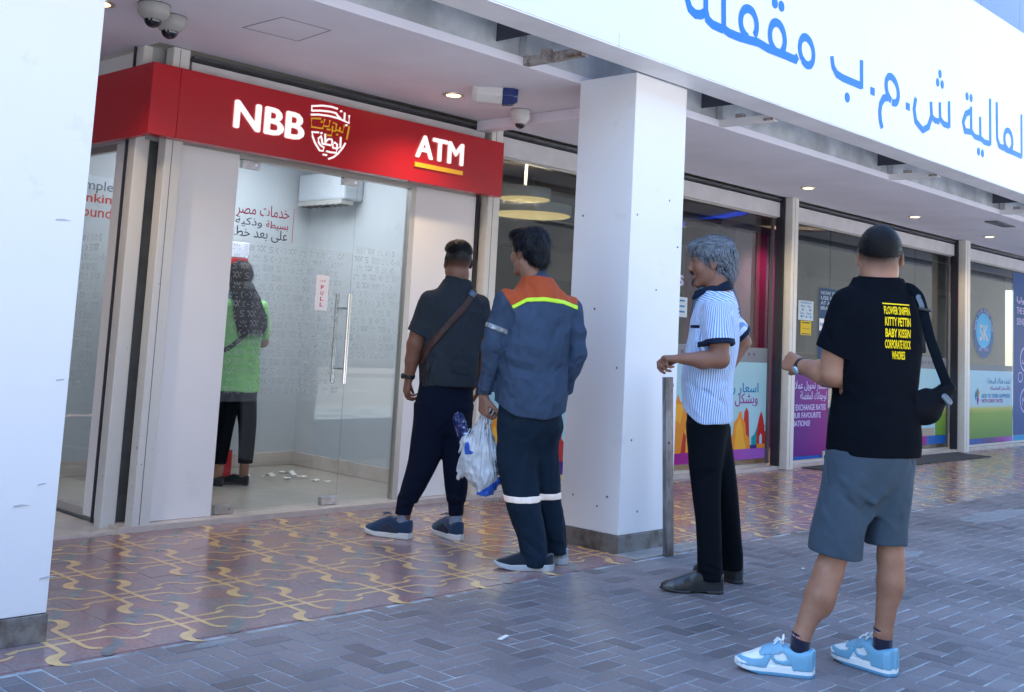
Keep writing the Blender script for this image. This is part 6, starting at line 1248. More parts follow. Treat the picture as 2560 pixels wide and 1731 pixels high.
    T = Body().add(Loft(rows, phi, 2.2, .008), k=0)
    T.add(Cone((.030, -.080, 1.352), (.050, -.118, 1.165), .064, .072), k=.03).add(Cone((.055, .235, 1.352), (.148, .285, 1.225), .062, .068), k=.03)
    T.disp(folds([((-.09, -.02, 1.06), (.05, -.09, 1.02), .013, .006), ((-.11, -.01, 1.0), (.02, -.10, .94), .013, -.007), ((-.06, -.08, 1.0), (.10, -.07, .93), .015, .007), ((-.03, -.09, .96), (.10, -.05, .885), .013, -.006), ((-.10, -.04, .92), (-.03, -.09, .83), .011, .005), ((.10, -.04, 1.0), (.03, -.09, .95), .012, .006), ((.13, -.01, 1.16), (.09, -.06, 1.04), .014, -.006), ((.12, -.03, 1.10), (.06, -.09, 1.0), .012, .005),
        ((-.02, -.11, 1.32), (.02, -.16, 1.22), .010, -.004), ((.10, -.08, 1.33), (.075, -.12, 1.20), .012, -.006), ((-.07, -.04, 1.26), (-.02, -.09, 1.18), .012, .005), ((.06, -.07, 1.39), (.11, -.05, 1.31), .012, .004), ((-.1, .0, 1.12), (-.03, -.08, 1.08), .011, .005)]))
    T.disp(drape(.0055, (8, 8, 10), 21)).disp(drape(.0035, (20, 20, 9), 23, True))
    core = Loft([(a, b, c, d+.007, e+.007) for a, b, c, d, e in rows], phi, 2.2, .008); pl1 = Plane((.050, -.12, 1.178), (.10, -.15, -1)); pl2 = Plane((.150, .287, 1.225), (.62, .3, -.7))
    T.ops.append(('i', Fn(lambda P: np.minimum(np.where(P[:, 1] < .08, pl1(P), pl2(P)), core(P))), .003))
    T.sub(Cone((.044, -.108, 1.23), (.056, -.132, 1.12), .052, .064), k=.003)
    hem = lambda P: (.792+2.9*(P[:, 0]-.028)**2+.006*np.sin(P[:, 0]*40))-P[:, 2]
    T.cut(Fn(hem), k=.004)
    def stripe(P):
        x = P[:, 0]-.0; y = P[:, 1]-.08; th = np.arctan2(x*1.15, -y); tor = th*.150+.010*np.sin(P[:, 2]*9+1); q = P-V(.03, -.085, 1.35)
        arm = np.arctan2((P[:, 0]-.04), -(P[:, 1]+.10))*.066
        w_ = np.clip((-(P[:, 1])-.070-.25*np.maximum(P[:, 2]-1.30, 0))/.010, 0, 1)*(P[:, 2] > 1.13); yoke = np.clip((P[:, 2]-1.375)/.012, 0, 1)
        s_ = tor*(1-w_)+arm*w_; return s_*(1-yoke)+(P[:, 2]*.9+P[:, 0]*.35)*yoke
    m = bpy.data.materials.new('shirt_stripes'); m.use_nodes = True; t = m.node_tree; N = t.nodes; L = t.links; b = N['Principled BSDF']; b.inputs['Roughness'].default_value = .75; b.inputs['Sheen Weight'].default_value = .2
    at = N.new('ShaderNodeAttribute'); at.attribute_name = 'stripe'; mu = N.new('ShaderNodeMath'); mu.operation = 'MULTIPLY'; mu.inputs[1].default_value = 2*math.pi/.0118; L.new(at.outputs['Fac'], mu.inputs[0])
    sn = N.new('ShaderNodeMath'); sn.operation = 'SINE'; L.new(mu.outputs[0], sn.inputs[0]); rp_ = N.new('ShaderNodeValToRGB'); mr = N.new('ShaderNodeMapRange'); mr.inputs[1].default_value = -1; L.new(sn.outputs[0], mr.inputs[0]); L.new(mr.outputs[0], rp_.inputs[0])
    e = rp_.color_ramp.elements; e[0].position = .42; e[0].color = (0.56, 0.66, 0.80, 1); e[1].position = .62; e[1].color = (0.14, 0.27, 0.56, 1); L.new(rp_.outputs[0], b.inputs['Base Color'])
    creases(m, .5); MATS['shirt_stripes'] = m
    solid('shirt', T, (-.18, -.24, .76), (.26, .40, 1.47), .0045, m, p, {'stripe': stripe})
    NV = cloth('navy_trim', (0.005, 0.013, 0.034), .7, sheen=0)
    solid('collar', Body().add(Cone((-.020, .08, 1.435), (.042, .08, 1.462), .0655, .0645, (0, 0, 1), .9), k=0).cut(Fn(lambda P: (1.405+.30*(P[:, 0]+.07))-P[:, 2]), k=.004).cut(Fn(lambda P: P[:, 2]-(1.452+.36*(P[:, 0]+.05))), k=.004), (-.14, -.03, 1.36), (.15, .19, 1.54), .004, NV, p)
    solid('collar_point', Body().add(Cone((-.085, .035, 1.405), (-.040, .015, 1.440), .012, .016, (.5, .8, 0), .5), k=0), (-.13, -.03, 1.37), (.0, .07, 1.47), .004, NV, p)
    aa = nrm(V(.050, -.118, 1.165)-V(.030, -.080, 1.352))
    solid('sleeve_cuff', Body().add(Fn(lambda P: T(P)-.003), k=0).cut(Fn(lambda P: np.abs(pl1(P)+.013)-.013), k=.002).cut(Fn(lambda P: P[:, 1]+.055), k=.002), (-.06, -.24, 1.12), (.16, -.03, 1.26), .004, NV, p)
    solid('sleeve_cuff', Body().add(Fn(lambda P: T(P)-.003), k=0).cut(Fn(lambda P: np.abs(pl2(P)+.012)-.012), k=.002).cut(Fn(lambda P: .19-P[:, 1]), k=.002), (.05, .18, 1.1), (.26, .40, 1.32), .004, NV, p)
    solid('pocket_trim', Body().add(Fn(lambda P: T(P)-.003), k=0).cut(Fn(lambda P: np.abs(P[:, 2]-1.262)-.008), k=.001).cut(Fn(lambda P: np.maximum(np.abs(P[:, 0]+.073)-.024, P[:, 1]-.04)), k=.001), (-.14, -.12, 1.23), (-.03, .05, 1.29), .004, NV, p)
    # trousers and dress shoes
    Q = Body().add(Loft([(.60, .004, .085, .10, .055), (.68, .004, .082, .125, .082), (.76, .002, .08, .145, .098), (.86, .0, .08, .150, .104)], phi, 2.2, .01), k=0)
    Q.add(Loft([(.055, .040, .0, .056, .062), (.11, .036, .0, .060, .062), (.20, .030, .003, .058, .060), (.34, .020, .01, .062, .062), (.47, .006, .02, .070, .066), (.62, -.004, .03, .082, .078), (.78, .0, .045, .088, .080)], 0, 2.1, .01), k=.035)
    Q.add(Loft([(.062, .146, .285, .056, .060), (.12, .142, .278, .058, .060), (.20, .132, .25, .058, .060), (.34, .112, .21, .062, .064), (.47, .092, .17, .068, .068), (.62, .062, .14, .078, .080), (.78, .032, .12, .080, .080)], 0, 2.1, .01), k=.03)
    Q.disp(folds([((.02, -.06, .15), (.09, -.05, .13), .010, .007), ((-.02, -.06, .12), (.06, -.06, .105), .008, .006), ((.08, .0, .18), (.01, -.06, .16), .009, -.005), ((-.03, -.06, .46), (.05, -.06, .52), .014, .005), ((.06, -.02, .60), (-.02, -.05, .52), .014, -.005), ((.12, .21, .16), (.2, .24, .14), .01, .007), ((.16, .25, .13), (.10, .22, .12), .008, .006), ((-.06, .0, .70), (.03, -.04, .74), .012, .005), ((-.05, .0, .64), (.06, -.03, .70), .012, -.004)])).disp(drape(.003, (9, 9, 6), 41))
    solid('trousers', Q, (-.14, -.12, .03), (.24, .38, .88), .006, cloth('trouser_black', (0.0038, 0.0058, 0.009), .8, sheen=0), p)
    LE = mat('black_leather', (0.012, 0.016, 0.019), .28, spec=.6, var=.2, vscale=30, bump=.2, bscale=90); HL = mat('shoe_heel_black', (0.02, 0.02, 0.022), .5)
    shoe(p, (.098, .006), (-1, -.24), .295, .047, .10, {'upper': LE, 'sole': HL}, .004, 'dress'); shoe(p, (.192, .262), (-.80, .60), .290, .047, .10, {'upper': LE, 'sole': HL}, .004, 'dress')
    return p
# ============================================================= man in blue work uniform with the orange yoke
def man_uniform():
    p = person((4.28, 3.93), -47.44, 'man in blue work shirt with orange yoke and lime stripe, holding a plastic bag')
    SK = skin('skin_olive', (0.27, 0.145, 0.10), (0.004, 0.004, 0.005)); phi = rad(20)
    H = Fr((-.014, .01, 1.606), (-.72, .69, -.05), s_=.99)
    B = Body(); head(B, H, (.024, .0, 1.44), .057)
    B.add(Loft([(.84, .04, .0, .14, .11), (1.05, .04, .0, .145, .105), (1.3, .045, .0, .16, .095), (1.40, .045, .0, .12, .07)], phi, 2.2), k=.02)
    Ls, Le, Lw = (-.115, -.06, 1.345), (-.175, -.065, 1.10), (-.207, -.015, .850)
    B.add(Cone(Ls, Le, .042, .034), Cone(Le, Lw, .034, .026), k=.02)
    hand(B, Lw, (.05, .12, -1), (.75, .65, .0), 1, curls=((45, 60, 30), (55, 65, 35), (60, 65, 35), (30, 40, 25)), thumb=(.7, .6, .5), spread=.10)
    Rs, Re, Rw = (.222, .075, 1.335), (.258, .05, 1.10), (.190, .115, .90)
    B.add(Cone(Rs, Re, .048, .040), Cone(Re, Rw, .040, .028), k=.02); hand(B, Rw, (-.1, .3, -.95), (-1, 0, 0), 1, thumb=(.5, .5, .2))
    B.add(Cone((-.02, .0, .84), (-.01, .0, .45), .07, .05), Cone((-.01, .0, .45), (.115, -.02, .09), .05, .034), Cone((.12, -.02, .05), (.0, -.02, .035), .022, .012), k=.01)
    B.add(Cone((.10, .03, .84), (.125, .10, .45), .07, .05), Cone((.125, .10, .45), (.215, .165, .09), .05, .034), Cone((.215, .165, .05), (.12, .21, .035), .022, .012), k=.01)
    solid('body', B, (-.30, -.15, 0), (.34, .30, 1.74), .005, SK, p, {'stubble': lambda P: (np.clip((H.loc(P)[:, 2]-.0)/.02, 0, 1)*(H.loc(P)[:, 1] < .055)*.8).astype(F4)})
    solid('eyebrow', Body().add(H.cone((-.016, .095, .034), (-.046, .082, .038), .0055, .004), k=0), tuple(H.p(-.03, .09, .036)-.03), tuple(H.p(-.03, .09, .036)+.03), .003, mat('brow_hair', (0.03, 0.025, 0.025), .8), p)
    HR = Body().add(H.ell(0, -.020, .040, (.092, .110, .104)), k=0).add(H.ell(0, -.078, -.035, (.066, .042, .056)), k=.03).add(H.ell(.0, .055, .100, (.066, .058, .032)), k=.03)
    HR.sub(H.ell(0, .080, -.050, (.12, .088, .098)), k=.008)
    for s_ in (-1, 1): HR.sub(H.ell(s_*.088, -.002, -.030, (.034, .030, .046)), k=.01)
    Mh = H.M()
    def locks(P):
        q = (P-H.c)@Mh; an = np.arctan2(q[:, 2], q[:, 1]); Q = np.stack([an*2.0, q[:, 0]*24, np.hypot(q[:, 1], q[:, 2])*20], 1).astype(F4)
        return -.0065*vnoise(Q, (1.2, 1.2, 1), 3)-.0035*(1-2*np.abs(vnoise(Q, (2.5, 3, 3), 4)))-.0015*vnoise(Q, (5, 9, 6), 6)
    HR.disp(locks).cut(Plane(H.p(0, -.09, -.082), (0, 0, -1)), k=.01)
    hs = solid('hair', HR, (-.17, -.14, 1.48), (.14, .14, 1.78), .004, hairmat('hair_jet', (0.0015, 0.002, 0.004), (0.005, 0.006, 0.010), (4, 14, 14), .3), p)
    def flow(P):
        q = (P-H.c)@Mh; top = np.clip((q[:, 2]-.05)/.04, 0, 1)[:, None]; return (H.f*.8+H.r*.3)*top+(-H.u*.9-H.f*.4)*(1-top)
    strands(p, hs, 'hair_strands', strandmat('strand_jet', (0.001, 0.0014, 0.003), (0.012, 0.014, 0.022)), flow, 4200, .036, .0018, .30, 6)
    rows = [(.735, .036, .0, .178, .155), (.82, .038, .0, .182, .158), (.92, .040, .0, .182, .155), (1.03, .042, .0, .176, .142), (1.14, .046, .0, .184, .138), (1.26, .050, .0, .190, .130), (1.34, .052, .0, .180, .115), (1.39, .050, .0, .150, .098), (1.43, .046, .0, .112, .084), (1.46, .036, .0, .085, .074), (1.49, .030, .0, .066, .064)]
    T = Body().add(Loft(rows, phi, 2.25, .008), k=0)
    T.add(Cone(Ls, (-.155, -.062, 1.20), .063, .058), Cone((-.155, -.062, 1.20), Le, .058, .050), Cone(Le, (-.20, -.03, .89), .050, .038), k=.02)
    T.add(Cone((.218, .075, 1.325), (.250, .06, 1.20), .063, .058), Cone((.250, .06, 1.20), (.260, .05, 1.09), .058, .054), Cone((.260, .05, 1.09), (.212, .10, .915), .052, .044), k=.02)
    fl_ = [((-.10, -.12, 1.22), (.04, -.15, 1.12), .016, .006), ((.12, -.10, 1.30), (.03, -.14, 1.10), .014, .006), ((.16, -.08, 1.26), (.10, -.13, 1.08), .014, -.006), ((.02, -.14, 1.30), (.0, -.15, 1.16), .012, .005), ((-.11, -.12, 1.07), (.06, -.16, 1.03), .014, .007), ((-.10, -.13, 1.02), (.10, -.16, .98), .014, -.007), ((.18, -.07, 1.10), (.02, -.16, .96), .016, .007), ((.20, -.06, 1.04), (.06, -.15, .92), .014, -.006), ((-.12, -.10, .96), (.02, -.16, .90), .013, .006), ((.0, -.16, .88), (.18, -.1, .84), .014, .005), ((-.10, -.13, .88), (.04, -.16, .82), .012, -.005),
        ((-.17, -.11, 1.16), (-.12, -.12, 1.10), .012, .006), ((-.21, -.09, 1.12), (-.14, -.11, 1.06), .011, -.006), ((-.22, -.07, 1.03), (-.16, -.09, 1.0), .011, .006), ((-.23, -.06, .97), (-.17, -.08, .95), .011, -.006), ((-.22, -.05, .93), (-.17, -.07, .90), .010, .005), ((-.11, -.12, 1.32), (-.15, -.12, 1.22), .014, -.005),
        ((.29, .0, 1.16), (.23, .0, 1.10), .012, .006), ((.30, .0, 1.08), (.23, .02, 1.04), .012, -.006), ((.27, .04, 1.0), (.20, .05, .97), .010, .006), ((.26, .0, 1.3), (.27, .0, 1.18), .012, .004)]
    T.disp(folds(fl_)).disp(drape(.008, (8, 8, 9), 51)).disp(drape(.0045, (18, 18, 12), 53, True))
    hem = lambda P: (.757+1.5*(P[:, 0]-.07)**2+.004*np.sin(P[:, 0]*35))-P[:, 2]
    arm_keep = lambda P: np.minimum(Cone(Le, (-.20, -.03, .86), .062, .05)(P), Cone((.260, .05, 1.09), (.205, .11, .88), .065, .06)(P))
    T.cut(Fn(lambda P: np.minimum(hem(P), arm_keep(P))), k=.004).cut(Plane((-.203, -.025, .878), (-.05, .12, -1)), k=.003) if False else T.cut(Fn(hem), k=.004)
    T.cut(Fn(lambda P: np.where((P[:, 0] < -.150) & (P[:, 2] < .95), .877-P[:, 2], -1).astype(F4)), k=.003)
    T.sub(Cone((.026, .0, 1.54), (.028, .0, 1.46), .062, .055), k=.004)
    BLUE = mat('work_blue', (0.042, 0.066, 0.110), .8, var=.10, vscale=4, bump=.3, bscale=300, spec=.12); creases(BLUE)
    solid('shirt', T, (-.27, -.19, .73), (.34, .20, 1.52), .0048, BLUE, p)
    ORA = cloth('yoke_orange', (0.42, 0.075, 0.025), .8, sheen=.05); LIM = mat('lime_tape', (0.56, 0.85, 0.02), .5)
    yz = lambda P: np.interp(P[:, 0], [-.12, -.085, -.01, .08, .18, .26, .30], [1.300, 1.318, 1.362, 1.370, 1.362, 1.338, 1.32]).astype(F4)   # lower edge of the yoke
    arm_side = lambda P: np.maximum(-.152+(1.41-P[:, 2])*.72-P[:, 0], P[:, 0]-.262+(1.40-P[:, 2])*.15)
    solid('yoke', Body().add(Fn(lambda P: T(P)-.0035), k=0).cut(Fn(lambda P: yz(P)-P[:, 2]), k=.001).cut(Fn(lambda P: np.maximum(arm_side(P), P[:, 2]-1.478+.10*P[:, 1])), k=.001), (-.20, -.19, 1.20), (.32, .18, 1.52), .0042, ORA, p)
    solid('reflective_stripe', Body().add(Fn(lambda P: T(P)-.0048), k=0).cut(Fn(lambda P: np.abs(P[:, 2]-yz(P)+.006)-.0115), k=.001).cut(Fn(lambda P: np.maximum(-.152+(1.41-P[:, 2])*.72-P[:, 0], P[:, 0]-.258)), k=.001).cut(Fn(lambda P: P[:, 1]-.06), k=.001), (-.20, -.19, 1.18), (.32, .12, 1.40), .0042, LIM, p)
    solid('armband', Body().add(Fn(lambda P: T(P)-.004), k=0).cut(Fn(lambda P: np.abs((P-V(-.16, -.062, 1.205))@nrm((-.30, 0, -1)))-.013), k=.001).cut(Fn(lambda P: P[:, 0]+.100), k=.001), (-.26, -.15, 1.12), (-.09, .03, 1.28), .004, mat('worn_reflective', (0.16, 0.18, 0.20), .35, .3, dirt=(.45, .47, .5), dscale=30, dlo=.5, dhi=.6), p)
    solid('collar', Body().add(Cone((.020, .0, 1.485), (.030, .0, 1.53), .064, .058), k=0).cut(Fn(lambda P: np.maximum(1.474-P[:, 2], P[:, 2]-1.520-.06*P[:, 1]*0)), k=.004), (-.06, -.09, 1.45), (.12, .09, 1.56), .004, BLUE, p)
    cf = solid('cuff', Body().add(Cone((-.197, -.028, .93), (-.206, -.018, .855), .039, .036), k=0).cut(Fn(lambda P: np.abs(P[:, 2]-.887)-.026), k=.003), (-.26, -.08, .84), (-.15, .03, .93), .004, BLUE, p)
    for z in (.895, .870): MB().lathe((-.212, -.066, z), [(.0045, -.003), (.0045, .001)], 10, 'y').build('button', BLACKC, None).parent = cf
    # trousers
    Q = Body().add(Loft([(.54, .03, .015, .09, .06), (.62, .03, .010, .14, .10), (.70, .036, .005, .170, .135), (.84, .04, .0, .165, .135)], phi, 2.2, .01), k=0)
    Q.add(Loft([(.020, .100, -.02, .062, .066), (.10, .088, -.018, .070, .074), (.20, .060, -.015, .080, .080), (.34, .018, -.01, .094, .088), (.50, -.012, -.005, .106, .098), (.62, -.022, -.002, .108, .105), (.76, -.01, .0, .10, .11)], 0, 2.15, .01), k=.03)
    Q.add(Loft([(.050, .205, .165, .062, .068), (.12, .196, .155, .066, .072), (.21, .176, .14, .072, .076), (.34, .148, .115, .078, .082), (.45, .128, .10, .085, .088), (.60, .095, .06, .092, .098), (.76, .08, .03, .09, .10)], 0, 2.15, .01), k=.03)
    Q.disp(folds([((.04, -.10, .60), (.0, -.10, .34), .016, .009), ((.07, -.08, .55), (.05, -.08, .36), .012, -.008), ((-.06, -.10, .62), (-.05, -.09, .40), .016, .005), ((-.02, -.09, .30), (.10, -.08, .24), .014, .006), ((.03, -.09, .20), (.14, -.07, .12), .012, .008), ((.04, -.09, .16), (.13, -.08, .08), .010, -.006), ((.06, -.09, .09), (.14, -.07, .05), .009, .007), ((.20, .08, .20), (.25, .12, .10), .010, .007), ((.14, .05, .14), (.24, .1, .13), .010, .008), ((.15, .02, .50), (.12, .02, .30), .014, .007), ((.10, -.10, .72), (.02, -.12, .62), .014, .006), ((-.09, -.09, .70), (.02, -.12, .66), .012, -.005), ((.05, -.1, .34), (.10, -.07, .20), .012, .006)])).disp(drape(.0065, (9, 9, 6), 61)).disp(drape(.003, (16, 16, 9), 62, True))
    TR = cloth('work_navy', (0.0075, 0.018, 0.034), .8, sheen=0)
    solid('trousers', Q, (-.16, -.17, 0), (.32, .27, .86), .0055, TR, p)
    REF = mat('reflective_tape', (0.72, 0.66, 0.62), .35, emit=(1, .85, .75), estr=.03)  # faint emission painted in so the tape seems to catch light
    solid('reflective_band', Body().add(Fn(lambda P: Q(P)-.0028), k=0).cut(Fn(lambda P: np.abs(P[:, 2]-.352-.03*(P[:, 0]-.05))-.0165), k=.001), (-.12, -.15, .31), (.28, .24, .40), .0045, REF, p)
    KN, KS = cloth('shoe_knit_navy', (0.012, 0.018, 0.03), .8), mat('shoe_sole_grey', (0.42, 0.44, 0.46), .5)
    shoe(p, (.188, -.022), (-1, -.06), .290, .050, .085, {'upper': KN, 'sole': KS}, .004, 'runner'); shoe(p, (.262, .150), (-.85, .52), .285, .050, .085, {'upper': mat('shoe_grey', (0.30, 0.32, 0.34), .7), 'sole': KS}, .004, 'runner')
    return p
def plastic_bag():
    b = empty('plastic_bag', (4.28, 3.93, 0), 'white plastic carrier bag with blue print hanging from the uniformed man\'s hand', 'bag'); b.rotation_euler = (0, 0, rad(-47.44))
    G = Body().add(Loft([(.360, -.175, .02, .030, .026), (.40, -.180, .02, .062, .045), (.46, -.198, .02, .085, .055), (.54, -.212, .02, .094, .055), (.61, -.218, .02, .082, .045), (.67, -.215, .02, .050, .030), (.72, -.205, .02, .022, .016), (.775, -.198, .012, .010, .009)], 0, 2.0, .01), k=0)
    G.add(Cone((-.285, .03, .50), (-.315, .03, .43), .030, .010), k=.03).add(Cone((-.262, .03, .60), (-.25, .03, .52), .040, .05), k=.03)
    G.sub(Cone((-.178, .0, .72), (-.186, .0, .690), .006, .012, (0, 1, 0), 8), k=.006)
    G.disp(folds([((-.20, -.03, .74), (-.24, -.04, .50), .009, .010), ((-.20, -.02, .74), (-.19, -.04, .52), .008, -.010), ((-.195, -.02, .74), (-.16, -.04, .56), .008, .010), ((-.19, -.02, .72), (-.135, -.03, .50), .008, -.009), ((-.19, -.02, .70), (-.13, -.02, .44), .008, .008), ((-.23, -.04, .52), (-.17, -.04, .40), .012, .010), ((-.25, -.03, .50), (-.20, -.04, .38), .009, -.010), ((-.15, -.04, .50), (-.18, -.04, .38), .010, .008), ((-.29, -.0, .47), (-.21, -.03, .46), .010, .007)])).disp(lambda P: -.0065*(1-2*np.abs(vnoise(np.stack([np.arctan2(P[:, 0]+.198, .86-P[:, 2])*34, P[:, 1]*14, np.hypot(P[:, 0]+.198, .86-P[:, 2])*5], 1).astype(F4), (1, 1, 1), 71)))).disp(drape(.0035, (26, 26, 20), 72, True)).disp(drape(.0018, (60, 60, 50), 73))
    m = mat('plastic_film', (0.66, 0.70, 0.73), .28, var=.12, vscale=14, bump=.35, bscale=90, spec=.6); m.node_tree.nodes['Principled BSDF'].inputs['Transmission Weight'].default_value = .25
    solid('film', G, (-.36, -.08, .33), (-.08, .10, .80), .0036, m, b)
    BLP = mat('bag_blue', (0.01, 0.08, 0.42), .35)
    solid('printed_mark', Body().add(Fn(lambda P: G(P)-.002), k=0).cut(Fn(lambda P: np.minimum(np.hypot((P[:, 0]+.278)/.014, (P[:, 2]-.585)/.032), np.hypot((P[:, 0]+.264)/.020, (P[:, 2]-.566)/.010))*.02-.02), k=.001).cut(Fn(lambda P: P[:, 1]), k=0), (-.33, -.08, .53), (-.22, .02, .64), .003, BLP, b)
    solid('blue_corner', Body().add(Fn(lambda P: G(P)-.004), k=0).cut(Fn(lambda P: P[:, 2]-.395-.7*(P[:, 0]+.165)), k=.002), (-.22, -.08, .33), (-.09, .10, .48), .0036, BLP, b)
    # wrapped package sticking out of the top left
    q = empty('wrapped_package', (4.28, 3.93, 0), 'shiny dark blue wrapped package poking out of the plastic bag', 'package'); q.rotation_euler = (0, 0, rad(-47.44))
    D = Body().add(Cone((-.268, .035, .56), (-.335, .04, .73), .032, .028), k=0).disp(drape(.006, (40, 40, 30), 5, True))
    solid('wrapper', D, (-.40, -.02, .52), (-.20, .10, .78), .0036, mat('foil_blue', (0.006, 0.018, 0.10), .18, .3, dirt=(.45, .50, .75), dscale=26, dlo=.58, dhi=.64), q)
    c = empty('blue_carton', (4.28, 3.93, 0), 'blue carton showing behind the bottom of the white carrier bag', 'package'); c.rotation_euler = (0, 0, rad(-47.44))
    q2 = MB().box(-.160, -.085, .03, .06, .405, .445).mesh('blue_carton'); link_mesh('carton', q2, BLP, c)
# ============================================================= man in grey polo
def man_polo():
    p = person((4.36, 4.74), -42.61, 'man in dark grey polo and navy joggers with brown crossbody strap')
    SK = skin('skin_deep', (0.215, 0.105, 0.068), (0.004, 0.003, 0.003)); phi = rad(15)
    H = Fr((.119, .02, 1.578), (-.28, .96, .0), s_=.98)
    B = Body(); head(B, H, (.118, .0, 1.42), .060); B.add(Ell((.119, -.01, 1.515), (.064, .055, .045)), k=.02)
    B.add(Loft([(.84, .10, .0, .13, .10), (1.05, .10, .0, .13, .095), (1.3, .12, .0, .15, .09), (1.40, .122, .0, .11, .07)], phi, 2.2), k=.02)
    Ls, Le, Lw = (-.022, -.03, 1.342), (-.098, -.03, 1.09), (-.120, -.005, .905)
    B.add(Cone(Ls, (-.085, -.03, 1.15), .048, .044), Cone((-.085, -.03, 1.15), Le, .045, .045), Cone(Le, (-.108, -.02, 1.0), .046, .040), Cone((-.108, -.02, 1.0), Lw, .040, .029), k=.015)
    hand(B, Lw, (-.12, .12, -1), (.9, .35, 0), -1, curls=((25, 45, 35), (30, 50, 35), (35, 50, 35), (40, 50, 35)), thumb=(.75, .25, .5), sc=1.0)
    Rs, Re, Rw = (.266, .05, 1.332), (.296, .06, 1.10), (.290, .13, .90)
    B.add(Cone(Rs, Re, .054, .044), Cone(Re, Rw, .044, .029), k=.02); hand(B, Rw, (-.1, .2, -1), (-1, 0, 0), 1, thumb=(.5, .5, .2))
    B.add(Cone((.04, .0, .84), (.0, .0, .47), .07, .05), Cone((.0, .0, .47), (-.088, .035, .20), .05, .038), Cone((-.088, .035, .20), (-.104, .035, .06), .038, .032), Cone((-.098, .035, .05), (-.20, .085, .035), .022, .012), k=.01)
    B.add(Cone((.16, .02, .84), (.178, .03, .47), .07, .05), Cone((.178, .03, .47), (.191, .06, .20), .05, .038), Cone((.191, .06, .20), (.196, .06, .06), .038, .032), Cone((.195, .06, .05), (.15, .13, .035), .022, .012), k=.01)
    def stub(P):
        q = H.loc(P); z0 = -.052; back = np.clip((.055-q[:, 1])/.02, 0, 1); return np.clip((q[:, 2]-z0)/.07, 0, 1)*back*1.02
    solid('body', B, (-.22, -.12, 0), (.38, .20, 1.72), .0055, SK, p, {'stubble': stub})
    HR = Body().add(H.ell(0, -.014, .040, (.081, .097, .090)), k=0).add(H.ell(0, .0, .080, (.077, .088, .050)), k=.02).cut(Plane(H.p(0, -.03, .045), -(H.u*.97-H.f*.22)), k=.02).disp(drape(.0015, (90, 90, 90), 3))
    hs = solid('hair', HR, (.0, -.11, 1.58), (.24, .16, 1.74), .004, hairmat('hair_black', (0, 0, 0), (0, 0, 0)), p)
    strands(p, hs, 'hair_strands', strandmat('strand_black', (0, 0, 0), (0, 0, 0)), lambda P: (P-H.c)*6+H.u*1.0, 3000, .010, .0014, .9, 7)
    rows = [(.865, .106, .0, .158, .138), (.93, .104, .0, .166, .140), (1.0, .100, .0, .166, .136), (1.10, .108, .0, .162, .128), (1.22, .118, .0, .166, .120), (1.32, .122, .0, .170, .110), (1.38, .122, .0, .150, .094), (1.43, .121, .0, .105, .080), (1.475, .119, .0, .070, .068)]
    T = Body().add(Loft(rows, phi, 2.25, .008), k=0)
    T.add(Cone(Ls, (-.090, -.03, 1.13), .063, .071), k=.03).add(Cone(Rs, (.290, .055, 1.12), .060, .068), k=.03)
    T.disp(folds([((.02, -.12, 1.06), (.20, -.12, .93), .012, .007), ((.0, -.12, 1.04), (.18, -.13, .90), .012, -.006), ((.22, -.08, 1.10), (.25, -.08, .94), .012, .005), ((-.04, -.1, .98), (.06, -.13, .90), .011, .006), ((.10, -.13, 1.0), (.24, -.1, .97), .012, .006), ((.12, -.13, .95), (.24, -.1, .92), .011, -.006), ((-.03, -.1, 1.30), (.03, -.12, 1.14), .014, -.005), ((.2, -.1, 1.3), (.15, -.12, 1.15), .014, .004), ((-.06, -.09, 1.28), (-.09, -.09, 1.18), .012, .004)])).disp(drape(.006, (8, 8, 9), 81)).disp(drape(.003, (16, 16, 12), 82, True))
    core = Loft([(a, b_, c, d+.007, e+.007) for a, b_, c, d, e in rows], phi, 2.25, .008); pl1 = Plane((-.086, -.03, 1.150), (-.40, .0, -.92)); pl2 = Plane((.288, .055, 1.155), (.05, 0, -1))
    T.ops.append(('i', Fn(lambda P: np.minimum(np.where(P[:, 0] < .12, pl1(P), pl2(P)), core(P))), .003))
    T.sub(Cone((-.086, -.03, 1.18), (-.094, -.03, 1.10), .049, .055), k=.003)
    T.cut(Fn(lambda P: np.where(P[:, 0] < .06, .862+np.clip(P[:, 0]+.005, 0, 1)*1.1, .934-.40*(P[:, 0]-.06))*1.0-P[:, 2]), k=.004) if False else None
    GP = cloth('polo_grey', (0.026, 0.034, 0.043), .85, sheen=0)
    solid('polo_shirt', T, (-.18, -.17, .85), (.38, .20, 1.50), .005, GP, p)
    solid('shirt_tail', Body().add(Fn(lambda P: T(P)-.004), k=0).cut(Fn(lambda P: np.maximum(P[:, 2]-.93, np.abs(P[:, 0]+.008+(P[:, 2]-.88)*.5)-.030)), k=.002).cut(Fn(lambda P: P[:, 1]), k=0), (-.1, -.17, .84), (.06, .02, .95), .004, GP, p)
    solid('collar', Body().add(Cone((.117, .0, 1.450), (.119, .0, 1.500), .072, .064), k=0).cut(Fn(lambda P: np.abs(P[:, 2]-1.475)-.021), k=.004), (.0, -.1, 1.43), (.23, .1, 1.51), .004, GP, p)
    Q = Body().add(Loft([(.60, .09, .0, .10, .08), (.68, .095, .0, .145, .11), (.76, .09, .0, .168, .125), (.90, .095, .0, .155, .12)], phi, 2.2, .01), k=0)
    Q.add(Loft([(.20, -.088, .035, .054, .056), (.26, -.066, .03, .066, .066), (.36, -.032, .02, .080, .078), (.48, .002, .01, .094, .088), (.62, .022, .0, .102, .098), (.76, .02, .0, .10, .11)], 0, 2.1, .01), k=.02)
    Q.add(Cone((-.094, .035, .215), (-.106, .035, .140), .050, .044), k=.012)
